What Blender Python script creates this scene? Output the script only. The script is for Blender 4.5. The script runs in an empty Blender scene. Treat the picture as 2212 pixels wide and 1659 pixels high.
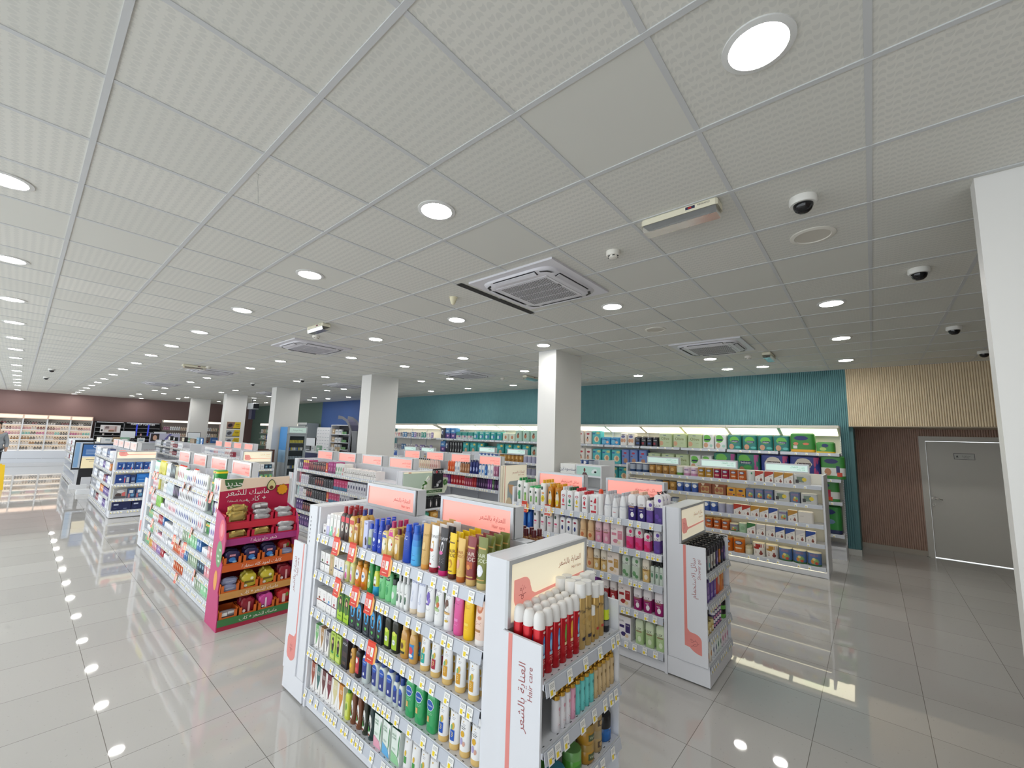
# goods wholly hidden behind others are left out (running numbers, as steps)
SKIP = set(); _n = 0
for _d in '3 6 11 1 5 1 9 1 7 35 2 1 3 3 2 1 9 1 2 2 2 1 2 1 2 1 12 2 12 3 2 1 2 1 2 1 2 2 2 2 2 2 2 2 18 2 2 2 2 9 3 3 3 3 3 2 1 2 1 3 8 2 1 2 1 2 1 2 1 2 1 2 1 4 4 3 1 2 1 9 1 1 1 1 1 1 1 1 1 1 1 1 1 1 1 1 1 40 2 2 2 2 2 2 2 2 2 1 9 1 1 1 1 1 14 1 40 17 1 2 8 27 1 2 1 1 1 2 1 1 1 1 1 1 1 1 1 1 7 15 1 1 1 1 1 1 1 1 1 1 1 15 1 1 1 1 1 9 1 1 1 1 1 1 2 1 46 2 2 2 2 2 2 2 2 43 1 1 1 1 4 1 13 1 1 1 1 1 1 42 1 1 1 1 1 1 1 7 1 1 1 1 1 1 1 1 1 1 1 1 1 1 1 1 1 1 2 1 1 1 2 1 41 1 1 21 1 1 1 18 1 1 1 18 1 21 2 4 2 2 6 2 2 3 6 2 8 2 4 2 4 2 4 2 11 6 8 4 2 22 2 7 2 2 2 2 2 2 2 2 3 2 2 2 17 1 1 1 7 3 1 1 1 2 7 1 1 2 4 1 2 2 2 10 6 2 2 6 7 3 3 6 6 3 1 1 1 1 1 2 2 2 4 2 2 2 10 2 8 2 4 6 2 39 44 1 41 1 38 39 1 38 1 3 1 1 41 1 8 123 1 5 5 1 1 1 1 1 1 1 1 1 1 1 1 1 1 1 129 1 1 2 4 1 1 2 4 1 1 1 1 4 1 7 8 8 3 3 2 1 3 1 1 5 1 5 5 1 1 1 1 1 1 1 1 1 1 1 1 1 1 1 1 1 1 1 1 1 1 1 1 1 1 1 14 1 1 1 11 1 1 1 1 1 1 1 8 1 1 1 1 1 1 8 1 1 1 1 1 24 1 2 8 12 1 1 1 1 1 1 1 1 1 1 1 12 10 1 1 1 1 1 1 1 1 1 1 1 1 4 7 3 6 1 1 1 1 1 1 1 1 1 1 1 1 1 1 1 1 1 1 1 1 1 1 1 1 1 1 1 1 1 1 1 1 1 1 1 1 1 1 1 1 1 1 1 1 44 29 1 52 4'.split():
    _n += int(_d); SKIP.add(_n)
import bpy, math, random
from math import pi, sin, cos, radians, sqrt, floor
rnd = random.Random(7)
D = bpy.data
SC = bpy.context.scene
COL = SC.collection
H = 1.847            # camera height (m)
CEIL = 3.277         # ceiling height
# ------------------------------------------------------------------ materials
def lin(h):
    h = h.lstrip('#')
    r = []
    for i in (0, 2, 4):
        c = int(h[i:i+2], 16)/255
        r.append(c/12.92 if c <= .04045 else ((c+.055)/1.055)**2.4)
    return (r[0], r[1], r[2], 1)
MATS = {}
def M(col, rough=.4, metal=0, emit=0, trans=0, coat=0):
    k = (col, rough, metal, emit, trans, coat)
    if k in MATS: return MATS[k]
    m = D.materials.new('mat_%s_%d' % (col.strip('#'), len(MATS)))
    m.use_nodes = True
    b = m.node_tree.nodes['Principled BSDF']
    b.inputs['Base Color'].default_value = lin(col)
    b.inputs['Roughness'].default_value = rough
    b.inputs['Metallic'].default_value = metal
    if emit:
        b.inputs['Emission Color'].default_value = lin(col)
        b.inputs['Emission Strength'].default_value = emit
    if trans: b.inputs['Transmission Weight'].default_value = trans
    if coat: b.inputs['Coat Weight'].default_value = coat
    MATS[k] = m
    return m
class NT:
    def __init__(s, name):
        s.m = D.materials.new(name); s.m.use_nodes = True
        s.t = s.m.node_tree; s.b = s.t.nodes['Principled BSDF']
        g = s.t.nodes.new('ShaderNodeNewGeometry'); sp = s.t.nodes.new('ShaderNodeSeparateXYZ')
        s.t.links.new(g.outputs['Position'], sp.inputs[0])
        s.pos = g.outputs['Position']; s.x, s.y, s.z = sp.outputs
    def put(s, sock, v):
        if hasattr(v, 'is_linked'): s.t.links.new(v, sock)
        else: sock.default_value = v
    def op(s, o, a, b=0.0, c=0.0):
        n = s.t.nodes.new('ShaderNodeMath'); n.operation = o
        for i, v in enumerate((a, b, c)): s.put(n.inputs[i], v)
        return n.outputs[0]
    def mix(s, f, a, b):
        n = s.t.nodes.new('ShaderNodeMix'); n.data_type = 'RGBA'
        s.put(n.inputs[0], f); s.put(n.inputs[6], a); s.put(n.inputs[7], b)
        return n.outputs[2]
    def noise(s, scale, detail=2):
        n = s.t.nodes.new('ShaderNodeTexNoise'); n.inputs['Scale'].default_value = scale
        n.inputs['Detail'].default_value = detail
        s.t.links.new(s.pos, n.inputs['Vector']); return n.outputs[0]
    def white(s, a, b):
        n = s.t.nodes.new('ShaderNodeTexWhiteNoise'); n.noise_dimensions = '2D'
        c = s.t.nodes.new('ShaderNodeCombineXYZ'); s.put(c.inputs[0], a); s.put(c.inputs[1], b)
        s.t.links.new(c.outputs[0], n.inputs['Vector']); return n.outputs[0]
    def bump(s, h, strength=.3, dist=.004):
        n = s.t.nodes.new('ShaderNodeBump'); n.inputs['Strength'].default_value = strength
        n.inputs['Distance'].default_value = dist
        s.put(n.inputs['Height'], h); s.t.links.new(n.outputs[0], s.b.inputs['Normal'])
    def col(s, v): s.put(s.b.inputs['Base Color'], v)
    def rough(s, v): s.put(s.b.inputs['Roughness'], v)
# ------------------------------------------------------------------ mesh builder
class MB:
    def __init__(s): s.v = []; s.f = []; s.mi = []; s.sm = []; s.mats = []
    def mat(s, m):
        if isinstance(m, str): m = M(m)
        if m not in s.mats: s.mats.append(m)
        return s.mats.index(m)
    def face(s, idx, m, smooth=False): s.f.append(tuple(idx)); s.mi.append(s.mat(m)); s.sm.append(smooth)
    def box(s, x0, x1, y0, y1, z0, z1, m, bev=0):
        if bev:
            # chamfered on the vertical and top edges: rounded-rectangle prism
            b = bev
            P = [(x0+b, y0), (x1-b, y0), (x1, y0+b), (x1, y1-b), (x1-b, y1), (x0+b, y1), (x0, y1-b), (x0, y0+b)]
            Q = [(min(max(x, x0+b), x1-b), min(max(y, y0+b), y1-b)) for x, y in P]
            s.rings([[(x, y, z0) for x, y in P], [(x, y, z1-b) for x, y in P], [(x, y, z1) for x, y in Q]], m)
            return s
        n = len(s.v)
        s.v += [(x0, y0, z0), (x1, y0, z0), (x1, y1, z0), (x0, y1, z0), (x0, y0, z1), (x1, y0, z1), (x1, y1, z1), (x0, y1, z1)]
        for q in ((0, 3, 2, 1), (4, 5, 6, 7), (0, 1, 5, 4), (1, 2, 6, 5), (2, 3, 7, 6), (3, 0, 4, 7)):
            s.face([n+i for i in q], m)
        return s
    def rings(s, R, m, smooth=False, cap0=True, cap1=True, ms=None):
        n = len(s.v); k = len(R[0])
        for r in R: s.v += [tuple(p) for p in r]
        for i in range(len(R)-1):
            mm = ms[i] if ms else m
            for j in range(k):
                a = n+i*k+j; b = n+i*k+(j+1) % k
                s.face((a, b, b+k, a+k), mm, smooth)
        if cap0: s.face([n+j for j in reversed(range(k))], ms[0] if ms else m)
        if cap1: s.face([n+(len(R)-1)*k+j for j in range(k)], ms[-1] if ms else m)
        return s
    def loft(s, prof, m, seg=16, cx=0, cy=0, ms=None, cap0=True, cap1=True):
        """prof: list of (z, rx, ry[, exponent])"""
        R = []
        for p in prof:
            z, rx, ry = p[:3]; e = p[3] if len(p) > 3 else 2
            R.append([(cx+rx*spow(cos(t), 2/e), cy+ry*spow(sin(t), 2/e), z) for t in (2*pi*(j+.5)/seg for j in range(seg))])
        return s.rings(R, m, True, cap0, cap1, ms)
    def tube(s, pts, r, m, seg=8):
        R = []
        for i, p in enumerate(pts):
            a = pts[max(i-1, 0)]; b = pts[min(i+1, len(pts)-1)]
            d = [b[k]-a[k] for k in range(3)]; L = sqrt(sum(q*q for q in d)) or 1; d = [q/L for q in d]
            u = (0, 0, 1) if abs(d[2]) < .9 else (1, 0, 0)
            e1 = cross(d, u); L = sqrt(sum(q*q for q in e1)); e1 = [q/L for q in e1]; e2 = cross(d, e1)
            rr = r[i] if isinstance(r, (list, tuple)) else r
            R.append([tuple(p[k]+rr*(cos(t)*e1[k]+sin(t)*e2[k]) for k in range(3)) for t in (2*pi*j/seg for j in range(seg))])
        return s.rings(R, m, True)
    def prism(s, poly, z0, z1, m, axis='z', smooth=False):
        f = {'z': lambda a, b, c: (a, b, c), 'y': lambda a, b, c: (a, c, b), 'x': lambda a, b, c: (c, a, b)}[axis]
        return s.rings([[f(a, b, z0) for a, b in poly], [f(a, b, z1) for a, b in poly]], m, smooth)
    def flat(s, poly, fn, m):
        """poly: list of (u,v); fn maps to 3-D"""
        n = len(s.v); s.v += [fn(u, v) for u, v in poly]; s.face(range(n, n+len(poly)), m); return s
    def text(s, t, fn, size, m, u=0, v=0, align='c', rot=0, sx=1, bold=False):
        V, F, (x0, x1) = textmesh(t)
        ox = {'c': -(x0+x1)/2, 'l': -x0, 'r': -x1}[align]
        n = len(s.v); cr, sr = cos(rot), sin(rot)
        for x, y in V:
            a = (x+ox)*size*sx; b = (y-.33)*size
            s.v.append(fn(u+a*cr-b*sr, v+a*sr+b*cr))
        for f in F: s.face([n+i for i in f], m)
        return s
    def build(s, name):
        me = D.meshes.new(name); me.from_pydata(s.v, [], s.f)
        for m in s.mats: me.materials.append(m)
        me.polygons.foreach_set('material_index', s.mi)
        me.polygons.foreach_set('use_smooth', s.sm)
        if any(s.sm): me.set_sharp_from_angle(angle=radians(42))
        me.update(); return me
def spow(a, p): return math.copysign(abs(a)**p, a)
def cross(a, b): return [a[1]*b[2]-a[2]*b[1], a[2]*b[0]-a[0]*b[2], a[0]*b[1]-a[1]*b[0]]
def ell(u, v, a, b, n=16, rot=0):
    c, q = cos(rot), sin(rot)
    return [(u+a*cos(t)*c-b*sin(t)*q, v+a*cos(t)*q+b*sin(t)*c) for t in (2*pi*i/n for i in range(n))]
def rc(u0, u1, v0, v1): return [(u0, v0), (u1, v0), (u1, v1), (u0, v1)]
# ------------------------------------------------------------------ lettering
AR = {'ا':(0xFE8D,0xFE8E,0,0),'أ':(0xFE83,0xFE84,0,0),'ب':(0xFE8F,0xFE90,0xFE91,0xFE92),'ة':(0xFE93,0xFE94,0,0),'ت':(0xFE95,0xFE96,0xFE97,0xFE98),'ج':(0xFE9D,0xFE9E,0xFE9F,0xFEA0),'ح':(0xFEA1,0xFEA2,0xFEA3,0xFEA4),'د':(0xFEA9,0xFEAA,0,0),'ر':(0xFEAD,0xFEAE,0,0),'ز':(0xFEAF,0xFEB0,0,0),'س':(0xFEB1,0xFEB2,0xFEB3,0xFEB4),'ش':(0xFEB5,0xFEB6,0xFEB7,0xFEB8),'ع':(0xFEC9,0xFECA,0xFECB,0xFECC),'ط':(0xFEC1,0xFEC2,0xFEC3,0xFEC4),'ف':(0xFED1,0xFED2,0xFED3,0xFED4),'ك':(0xFED9,0xFEDA,0xFEDB,0xFEDC),'ل':(0xFEDD,0xFEDE,0xFEDF,0xFEE0),'م':(0xFEE1,0xFEE2,0xFEE3,0xFEE4),'ن':(0xFEE5,0xFEE6,0xFEE7,0xFEE8),'ه':(0xFEE9,0xFEEA,0xFEEB,0xFEEC),'و':(0xFEED,0xFEEE,0,0),'ي':(0xFEF1,0xFEF2,0xFEF3,0xFEF4),'ئ':(0xFE89,0xFE8A,0xFE8B,0xFE8C),'ﻻ':(0xFEFB,0xFEFC,0,0)}
def arabic(s):
    s = s.replace('لا', 'ﻻ'); out = []
    for i, c in enumerate(s):
        if c not in AR: out.append(c); continue
        pj = i > 0 and s[i-1] in AR and AR[s[i-1]][2] != 0
        nj = i+1 < len(s) and s[i+1] in AR and AR[c][2] != 0
        out.append(chr(AR[c][3] if pj and nj else AR[c][1] if pj else AR[c][2] if nj else AR[c][0]))
    return ''.join(reversed(out))
TXT = {}
def textmesh(t):
    if t in TXT: return TXT[t]
    c = D.curves.new('t', 'FONT'); c.resolution_u = 2
    c.body = arabic(t) if any(ord(q) > 1500 for q in t) else t
    o = D.objects.new('t', c); COL.objects.link(o)
    me = o.evaluated_get(bpy.context.evaluated_depsgraph_get()).to_mesh()
    V = [(v.co.x, v.co.y) for v in me.vertices]; F = [tuple(p.vertices) for p in me.polygons]
    o.evaluated_get(bpy.context.evaluated_depsgraph_get()).to_mesh_clear()
    D.objects.remove(o); D.curves.remove(c)
    xs = [v[0] for v in V] or [0, 1]
    TXT[t] = (V, F, (min(xs), max(xs))); return TXT[t]
# ------------------------------------------------------------------ objects
def obj(name, me, parent=None, loc=(0, 0, 0), rz=0):
    if isinstance(me, MB): me = me.build(name)
    o = D.objects.new(name, me); COL.objects.link(o)
    o.location = loc; o.rotation_euler = (0, 0, rz)
    if parent: o.parent = parent
    return o
def tag(o, label, cat, group=None, kind=None):
    o['label'] = label; o['category'] = cat
    if group: o['group'] = group
    if kind: o['kind'] = kind
    return o
def thing(name, label, cat, loc=(0, 0, 0), rz=0, group=None):
    o = D.objects.new(name, None); COL.objects.link(o); o.empty_display_size = .1
    o.location = loc; o.rotation_euler = (0, 0, rz)
    return tag(o, label, cat, group)
def struct(name, mb, label=None):
    o = obj(name, mb); o['kind'] = 'structure'
    if label: o['label'] = label
    return o
def dup(o, loc, rz=None, **props):
    r = o.copy(); COL.objects.link(r); r.location = loc
    if rz is not None: r.rotation_euler = (0, 0, rz)
    for k, v in props.items(): r[k] = v
    for ch in list(o.children):
        c = ch.copy(); COL.objects.link(c); c.parent = r
        for g in list(ch.children):
            d = g.copy(); COL.objects.link(d); d.parent = c
    return r
ORD = ['leftmost', 'second from left', 'third from left', 'fourth from left', 'fifth from left', 'sixth from left', 'seventh from left', 'eighth from left', 'ninth from left', 'tenth from left', 'eleventh from left', 'twelfth from left', 'thirteenth from left', 'fourteenth from left', 'fifteenth from left', 'sixteenth from left', 'seventeenth from left', 'eighteenth from left', 'nineteenth from left', 'twentieth from left']
def ordw(i, n):
    if n == 1: return ''
    if n == 2: return ('left of two', 'right of two')[i]
    if n == 3: return ('leftmost of three', 'middle of three', 'rightmost of three')[i]
    if i == n-1: return 'rightmost'
    if i == n-2 and n > 4: return 'second from right'
    if i == n-3 and n > 7: return 'third from right'
    return ORD[i] if i < len(ORD) else str(i+1)+'th from left'
# ================================================================== SETTING
T = .6; GX = -1.1287; GY = .6778
X0, X1, Y0, Y1 = -30.0, 3.5, -3.6, 10.65
# ceiling tiles
n = NT('ceiling_tiles')
tx = n.op('DIVIDE', n.op('SUBTRACT', n.x, GX), T); ty = n.op('DIVIDE', n.op('SUBTRACT', n.y, GY), T)
w = n.white(n.op('FLOOR', tx), n.op('FLOOR', ty))
zig = n.op('MULTIPLY', n.op('SINE', n.op('MULTIPLY', n.x, 125.66)), .35)
wv = n.op('MULTIPLY', n.op('SINE', n.op('ADD', n.op('MULTIPLY', n.y, 139.6), n.op('MULTIPLY', zig, 4))), n.op('SINE', n.op('MULTIPLY', n.x, 125.66)))
wv = n.op('MULTIPLY', n.op('GREATER_THAN', wv, .12), n.op('GREATER_THAN', w, .16))
c1 = n.mix(w, lin('d3d3cc'), lin('dddcd5'))
n.col(n.mix(n.op('MULTIPLY', wv, .42), c1, lin('c3c4bf')))
n.bump(wv, .25, .003); n.rough(.85)
MCEIL = n.m
b = MB(); b.box(X0, X1, Y0, Y1, CEIL, CEIL+.08, MCEIL); struct('ceiling', b)
b = MB(); mt = M('c8cacb', .5)
for i in range(-49, 9):
    x = GX+i*T; b.box(x-.012, x+.012, Y0, Y1, CEIL-.003, CEIL, mt)
for j in range(-7, 17):
    y = GY+j*T; b.box(X0, X1, y-.012, y+.012, CEIL-.005, CEIL, mt)
struct('trim_1', b, 'white ceiling grid bars')
# floor
n = NT('floor_tiles')
def gridline(n, v, o, t, w):
    f = n.op('FRACT', n.op('DIVIDE', n.op('SUBTRACT', v, o), t))
    return n.op('LESS_THAN', n.op('MINIMUM', f, n.op('SUBTRACT', 1.0, f)), w/t/2)
g = n.op('MAXIMUM', gridline(n, n.x, -.98, .5815, .0035), gridline(n, n.y, .545, .590, .0035))
w = n.white(n.op('FLOOR', n.op('DIVIDE', n.op('SUBTRACT', n.x, -.98), .5815)), n.op('FLOOR', n.op('DIVIDE', n.op('SUBTRACT', n.y, .545), .59)))
base = n.mix(w, lin('bbb9b6'), lin('c3c1be'))
sp = n.op('GREATER_THAN', n.noise(55, 1), .73)
base = n.mix(n.op('MULTIPLY', sp, .35), base, lin('8f8b86'))
n.col(n.mix(g, base, lin('77736e')))
n.rough(n.op('ADD', .012, n.op('MULTIPLY', n.noise(1.3), .03)))
n.b.inputs['Specular IOR Level'].default_value = .75
b = MB(); b.box(X0, X1, Y0, 10.75, -.1, 0, n.m); struct('floor', b)
# fluted wall sheets
def flutemat(name, a, c, sc=.0):
    n = NT(name); nz = n.noise(9, 3)
    n.col(n.mix(nz, lin(a), lin(c))); n.rough(.7); n.bump(nz, .25, .004); return n.m
def fluted(name, x0, x1, y, z0, z1, m, pitch=.03, dep=.017, label=None):
    b = MB(); N = int(round((x1-x0)/pitch)); prof = []
    for i in range(N):
        for t in (0, .08, .25, .5, .75, .92):
            prof.append((x0+(i+t)*pitch, y-(dep*sqrt(max(0, 1-((t-.5)/.5)**2)) if t else 0)))
    prof.append((x1, y))
    n0 = len(b.v)
    for x, yy in prof: b.v += [(x, yy, z0), (x, yy, z1)]
    for i in range(len(prof)-1): b.face((n0+2*i, n0+2*i+2, n0+2*i+3, n0+2*i+1), m, True)
    b.box(x0, x1, y, y+.06, z0, z1, m)
    return struct(name, b, label)
TEAL = flutemat('teal_flutes', '5f8e94', '6b9a9f')
fluted('wall_back', -15.0, -.31, 9.72, 0, CEIL, TEAL, label='teal fluted wall')
fluted('wall_back_upper', -.305, 3.5, 9.72, 2.24, CEIL, flutemat('beige_flutes', 'dcc9aa', 'ebdabb'), label='beige fluted wall above the ledge')
fluted('wall_back_recess', -.25, .64, 10.66, .09, 2.24, flutemat('brown_flutes', 'b59788', 'c6a99a'), label='brown fluted wall')
BR2 = flutemat('brown_flutes_b', 'b59788', 'c6a99a')
fluted('wall_back_recess_right', 1.80, 3.5, 10.66, .09, 2.24, BR2)
fluted('wall_back_recess_top', .64, 1.80, 10.66, 2.10, 2.24, BR2)
b = MB(); b.box(-.305, 3.5, 9.69, 10.72, 2.225, 2.24, 'b9aa94'); struct('trim_2', b, 'ledge between the beige and brown walls')
b = MB(); b.box(-.31, -.25, 9.78, 10.72, 0, 2.24, TEAL); struct('wall_back_return', b)
b = MB(); b.box(-.25, .64, 10.63, 10.7, 0, .09, 'b9b0a4'); b.box(1.80, 3.5, 10.63, 10.7, 0, .09, 'b9b0a4'); b.box(-.44, -.24, 9.68, 9.72, 0, .1, 'd5d5d0'); struct('baseboard_back', b)
b = MB(); b.box(-20.6, -15.0, 9.66, 9.8, 0, CEIL, M('34558e', .6)); struct('wall_back_blue', b)
b = MB(); b.box(-30, -20.6, 9.66, 9.8, 0, CEIL, M('5f756b', .6)); struct('wall_back_green', b)
b = MB(); b.box(-30.1, -30, Y0, 9.8, 0, CEIL, M('856a67', .6)); struct('wall_left', b)
WHITE = M('e6e5e2', .45)
b = MB(); b.box(.488, 3.5, 3.11, 3.215, 0, CEIL, WHITE); struct('wall_right', b, 'white partition wall')
b = MB(); b.box(3.5, 3.6, Y0, 10.75, 0, CEIL, M('9b8b80', .7)); struct('wall_right_end', b)
for i, (a, c) in enumerate(((-4.15, -3.80), (-9.72, -9.28), (-15.55, -15.15), (-20.75, -20.4), (-26.1, -25.75))):
    b = MB(); b.box(a, c, 5.5, 6.28, 0, CEIL, WHITE); struct('wall_column', b, 'white square column')
# door with lever, lock and sign
d = D.objects.new('door_1', None); COL.objects.link(d); d.location = (.64, 10.6, 0); d['kind'] = 'structure'; d['label'] = 'plain white door with a lever handle'
DW = M('d6d3cc', .35)
b = MB(); b.box(0, .085, 0, .08, 0, 2.1, DW); b.box(1.075, 1.16, 0, .08, 0, 2.1, DW); b.box(.085, 1.075, 0, .08, 2.015, 2.1, DW); obj('door_frame', b, d)
b = MB(); b.box(.09, 1.07, .035, .075, .012, 2.01, M('d2d0ca', .3)); leaf = obj('door_leaf', b, d)
b = MB(); mh = M('b9b6b0', .25, 1)
b.box(.1, .155, .026, .035, .99, 1.045, mh); b.tube([(.128, .03, 1.018), (.128, -.015, 1.018), (.15, -.022, 1.018), (.24, -.02, 1.0)], .009, mh)
b.loft([(0, .022, .022), (.008, .022, .022)], mh); obj('door_handle', b, leaf)
b = MB(); b.rings([[(.128+.024*cos(t*pi/8), .035, .905+.024*sin(t*pi/8)) for t in range(16)], [(.128+.024*cos(t*pi/8), .027, .905+.024*sin(t*pi/8)) for t in range(16)]], mh); b.box(.125, .131, .0255, .027, .893, .917, '333333'); obj('lock', b, leaf)
b = MB(); b.box(.43, .68, .029, .035, 1.71, 1.815, '55575a'); b.box(.436, .674, .027, .03, 1.716, 1.809, 'c9cac6')
f = lambda u, v: (u, .0262, v)
b.text('مستودع', f, .03, M('4a4a48'), .58, 1.775); b.text('STORE', f, .022, M('4a4a48'), .58, 1.742); b.flat([(.455, 1.745), (.485, 1.745), (.47, 1.785)], f, M('4a4a48')); obj('door_sign', b, leaf)
# ------------------------------------------------------------------ camera, light
cam = D.cameras.new('camera'); co = D.objects.new('camera', cam); COL.objects.link(co); SC.camera = co
cam.sensor_width = 36; cam.lens = 904.6*36/2212; cam.clip_start = .05; cam.clip_end = 200
from mathutils import Matrix, Vector
yw, pt, rl = radians(-40.6458), radians(7.25397), radians(1.81573)
fw = Vector((sin(yw)*cos(pt), cos(yw)*cos(pt), sin(pt))); rt = Vector((cos(yw), -sin(yw), 0)); up = rt.cross(fw)
r2 = rt*cos(rl)+up*sin(rl); u2 = -rt*sin(rl)+up*cos(rl)
co.matrix_world = Matrix(((r2.x, u2.x, -fw.x, 0), (r2.y, u2.y, -fw.y, 0), (r2.z, u2.z, -fw.z, H), (0, 0, 0, 1)))
wd = D.worlds.new('sky'); SC.world = wd; wd.use_nodes = True
bg = wd.node_tree.nodes['Background']; bg.inputs[0].default_value = (.90, .96, 1, 1); bg.inputs[1].default_value = 2.5
SC.view_settings.view_transform = 'Standard'; SC.view_settings.look = 'None'; SC.view_settings.exposure = 0
SC.cycles.max_bounces = 7; SC.cycles.diffuse_bounces = 4; SC.cycles.glossy_bounces = 3; SC.cycles.transmission_bounces = 4
SC.cycles.use_denoising = True; SC.cycles.sample_clamp_indirect = 6; SC.cycles.caustics_reflective = False; SC.cycles.caustics_refractive = False
# ================================================================== CEILING FITTINGS
def disc(b, z0, z1, r, m, seg=28): b.loft([(z0, r, r), (z1, r, r)], m, seg)
def make_light():
    t = thing('downlight', '', 'light')
    b = MB(); R = [[(r*cos(a), r*sin(a), z) for a in (2*pi*k/32 for k in range(32))] for r, z in ((.118, 0), (.118, -.006), (.096, -.010), (.092, -.004))]
    b.rings(R, M('d9dad8', .4), True, False, False); obj('trim_ring', b, t)
    b = MB(); disc(b, -.0035, 0, .0925, M('fffdf8', .5, emit=95), 32); obj('diffuser', b, t)
    return t
LX = [(-3.84, -.22), (-5.73, -.22), (-7.61, -.22), (-9.37, -.21), (-11.1, -.21), (-12.85, -.21), (-14.58, -.21), (-16.45, -.2), (-18.3, -.2), (-20.1, -.2), (-21.9, -.2), (-23.7, -.2), (-25.5, -.2), (-29.2, -.2),
 (-2.04, 1.58), (-3.85, 1.58), (-5.72, 1.6), (-7.62, 1.61), (-9.4, 1.61), (-11.06, 1.59), (-12.82, 1.6), (-14.57, 1.58), (-16.47, 1.6), (-18.31, 1.59), (-20.1, 1.6), (-22.0, 1.6), (-23.8, 1.6), (-25.7, 1.6), (-27.5, 1.6), (-29.4, 1.6), (-.23, 1.57), (-2.04, 3.99), (-3.84, 3.38), (-5.7, 3.4), (-7.56, 4.02), (-9.31, 3.4), (-11.08, 3.4), (-14.52, 3.38), (-16.43, 3.4), (-18.25, 3.98), (-10.89, 5.11), (-12.65, 5.11), (-18.1, 5.15), (-19.82, 5.15), (-19.72, 6.88), (-21.57, 6.9), (-23.3, 7.47), (-24.67, 8.5), (-14.48, 6.9), (-13.33, 6.91), (-18.03, 8.66), (-18.11, 8.1), (-19.83, 8.67), (-16.22, 8.64), (-26.73, 6.88), (-25.27, 5.16), (-26.9, 5.15), (-3.78, 5.12), (-5.68, 5.2), (-7.47, 5.18), (-5.62, 6.95), (-8.07, 6.98), (-9.16, 6.91), (-7.44, 8.72), (-9.22, 8.7), (-10.96, 8.68), (-20.1, 3.41), (-21.88, 3.41), (-25.37, 3.42), (-23.56, 3.99), (-27.4, 3.45), (-29.3, 4.05), (-.23, 5.12), (-.23, 6.87), (-.25, 8.68), (-2.01, 7.49), (-2.03, 8.69), (-1.44, 8.7), (-3.81, 8.67)]
ROWN = [(-.2, 'the row nearest the shop front'), (1.6, 'the row above the front gondolas'), (3.6, 'the row above the hair colour aisle'), (5.15, 'the row along the columns'), (7, 'the row behind the columns'), (8.6, 'the row beside the back wall')]
proto = make_light(); byrow = {}
for i, (x, y) in enumerate(LX):
    o = proto if i == 0 else dup(proto, (0, 0, 0)); o.location = (x, y, CEIL)
    k = min(range(6), key=lambda q: abs(ROWN[q][0]-y)); byrow.setdefault(k, []).append(o)
for k, L in byrow.items():
    L.sort(key=lambda o: -o.location.x)
    for i, o in enumerate(L):
        nm = ['nearest', 'second nearest', 'third nearest', 'fourth nearest', 'fifth nearest', 'sixth nearest', 'seventh nearest', 'eighth nearest', 'ninth nearest', 'tenth nearest', 'eleventh nearest', 'twelfth nearest', 'thirteenth nearest', 'fourteenth nearest', 'fifteenth nearest', 'sixteenth nearest', 'seventeenth nearest', 'eighteenth nearest'][i]
        if i == len(L)-1: nm = 'farthest'
        o['label'] = 'round lit ceiling downlight, %s in %s' % (nm, ROWN[k][1]); o['group'] = 'round ceiling downlights'
# speakers
for i, (x, y, l) in enumerate(((-.227, 3.36, 'round unlit ceiling speaker grille beside the near security camera'), (-2.03, 5.16, 'round unlit ceiling speaker grille in front of the back air conditioner'))):
    t = thing('ceiling_speaker', l, 'speaker', (x, y, CEIL), 0, 'ceiling speakers')
    b = MB(); R = [[(r*cos(a), r*sin(a), z) for a in (2*pi*k/32 for k in range(32))] for r, z in ((.13, 0), (.13, -.006), (.105, -.010), (.1, -.004))]
    b.rings(R, M('dedbd2', .5), True, False, False); obj('rim', b, t)
    b = MB(); disc(b, -.005, 0, .102, M('c9c5ba', .8)); obj('grille', b, t)
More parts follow.
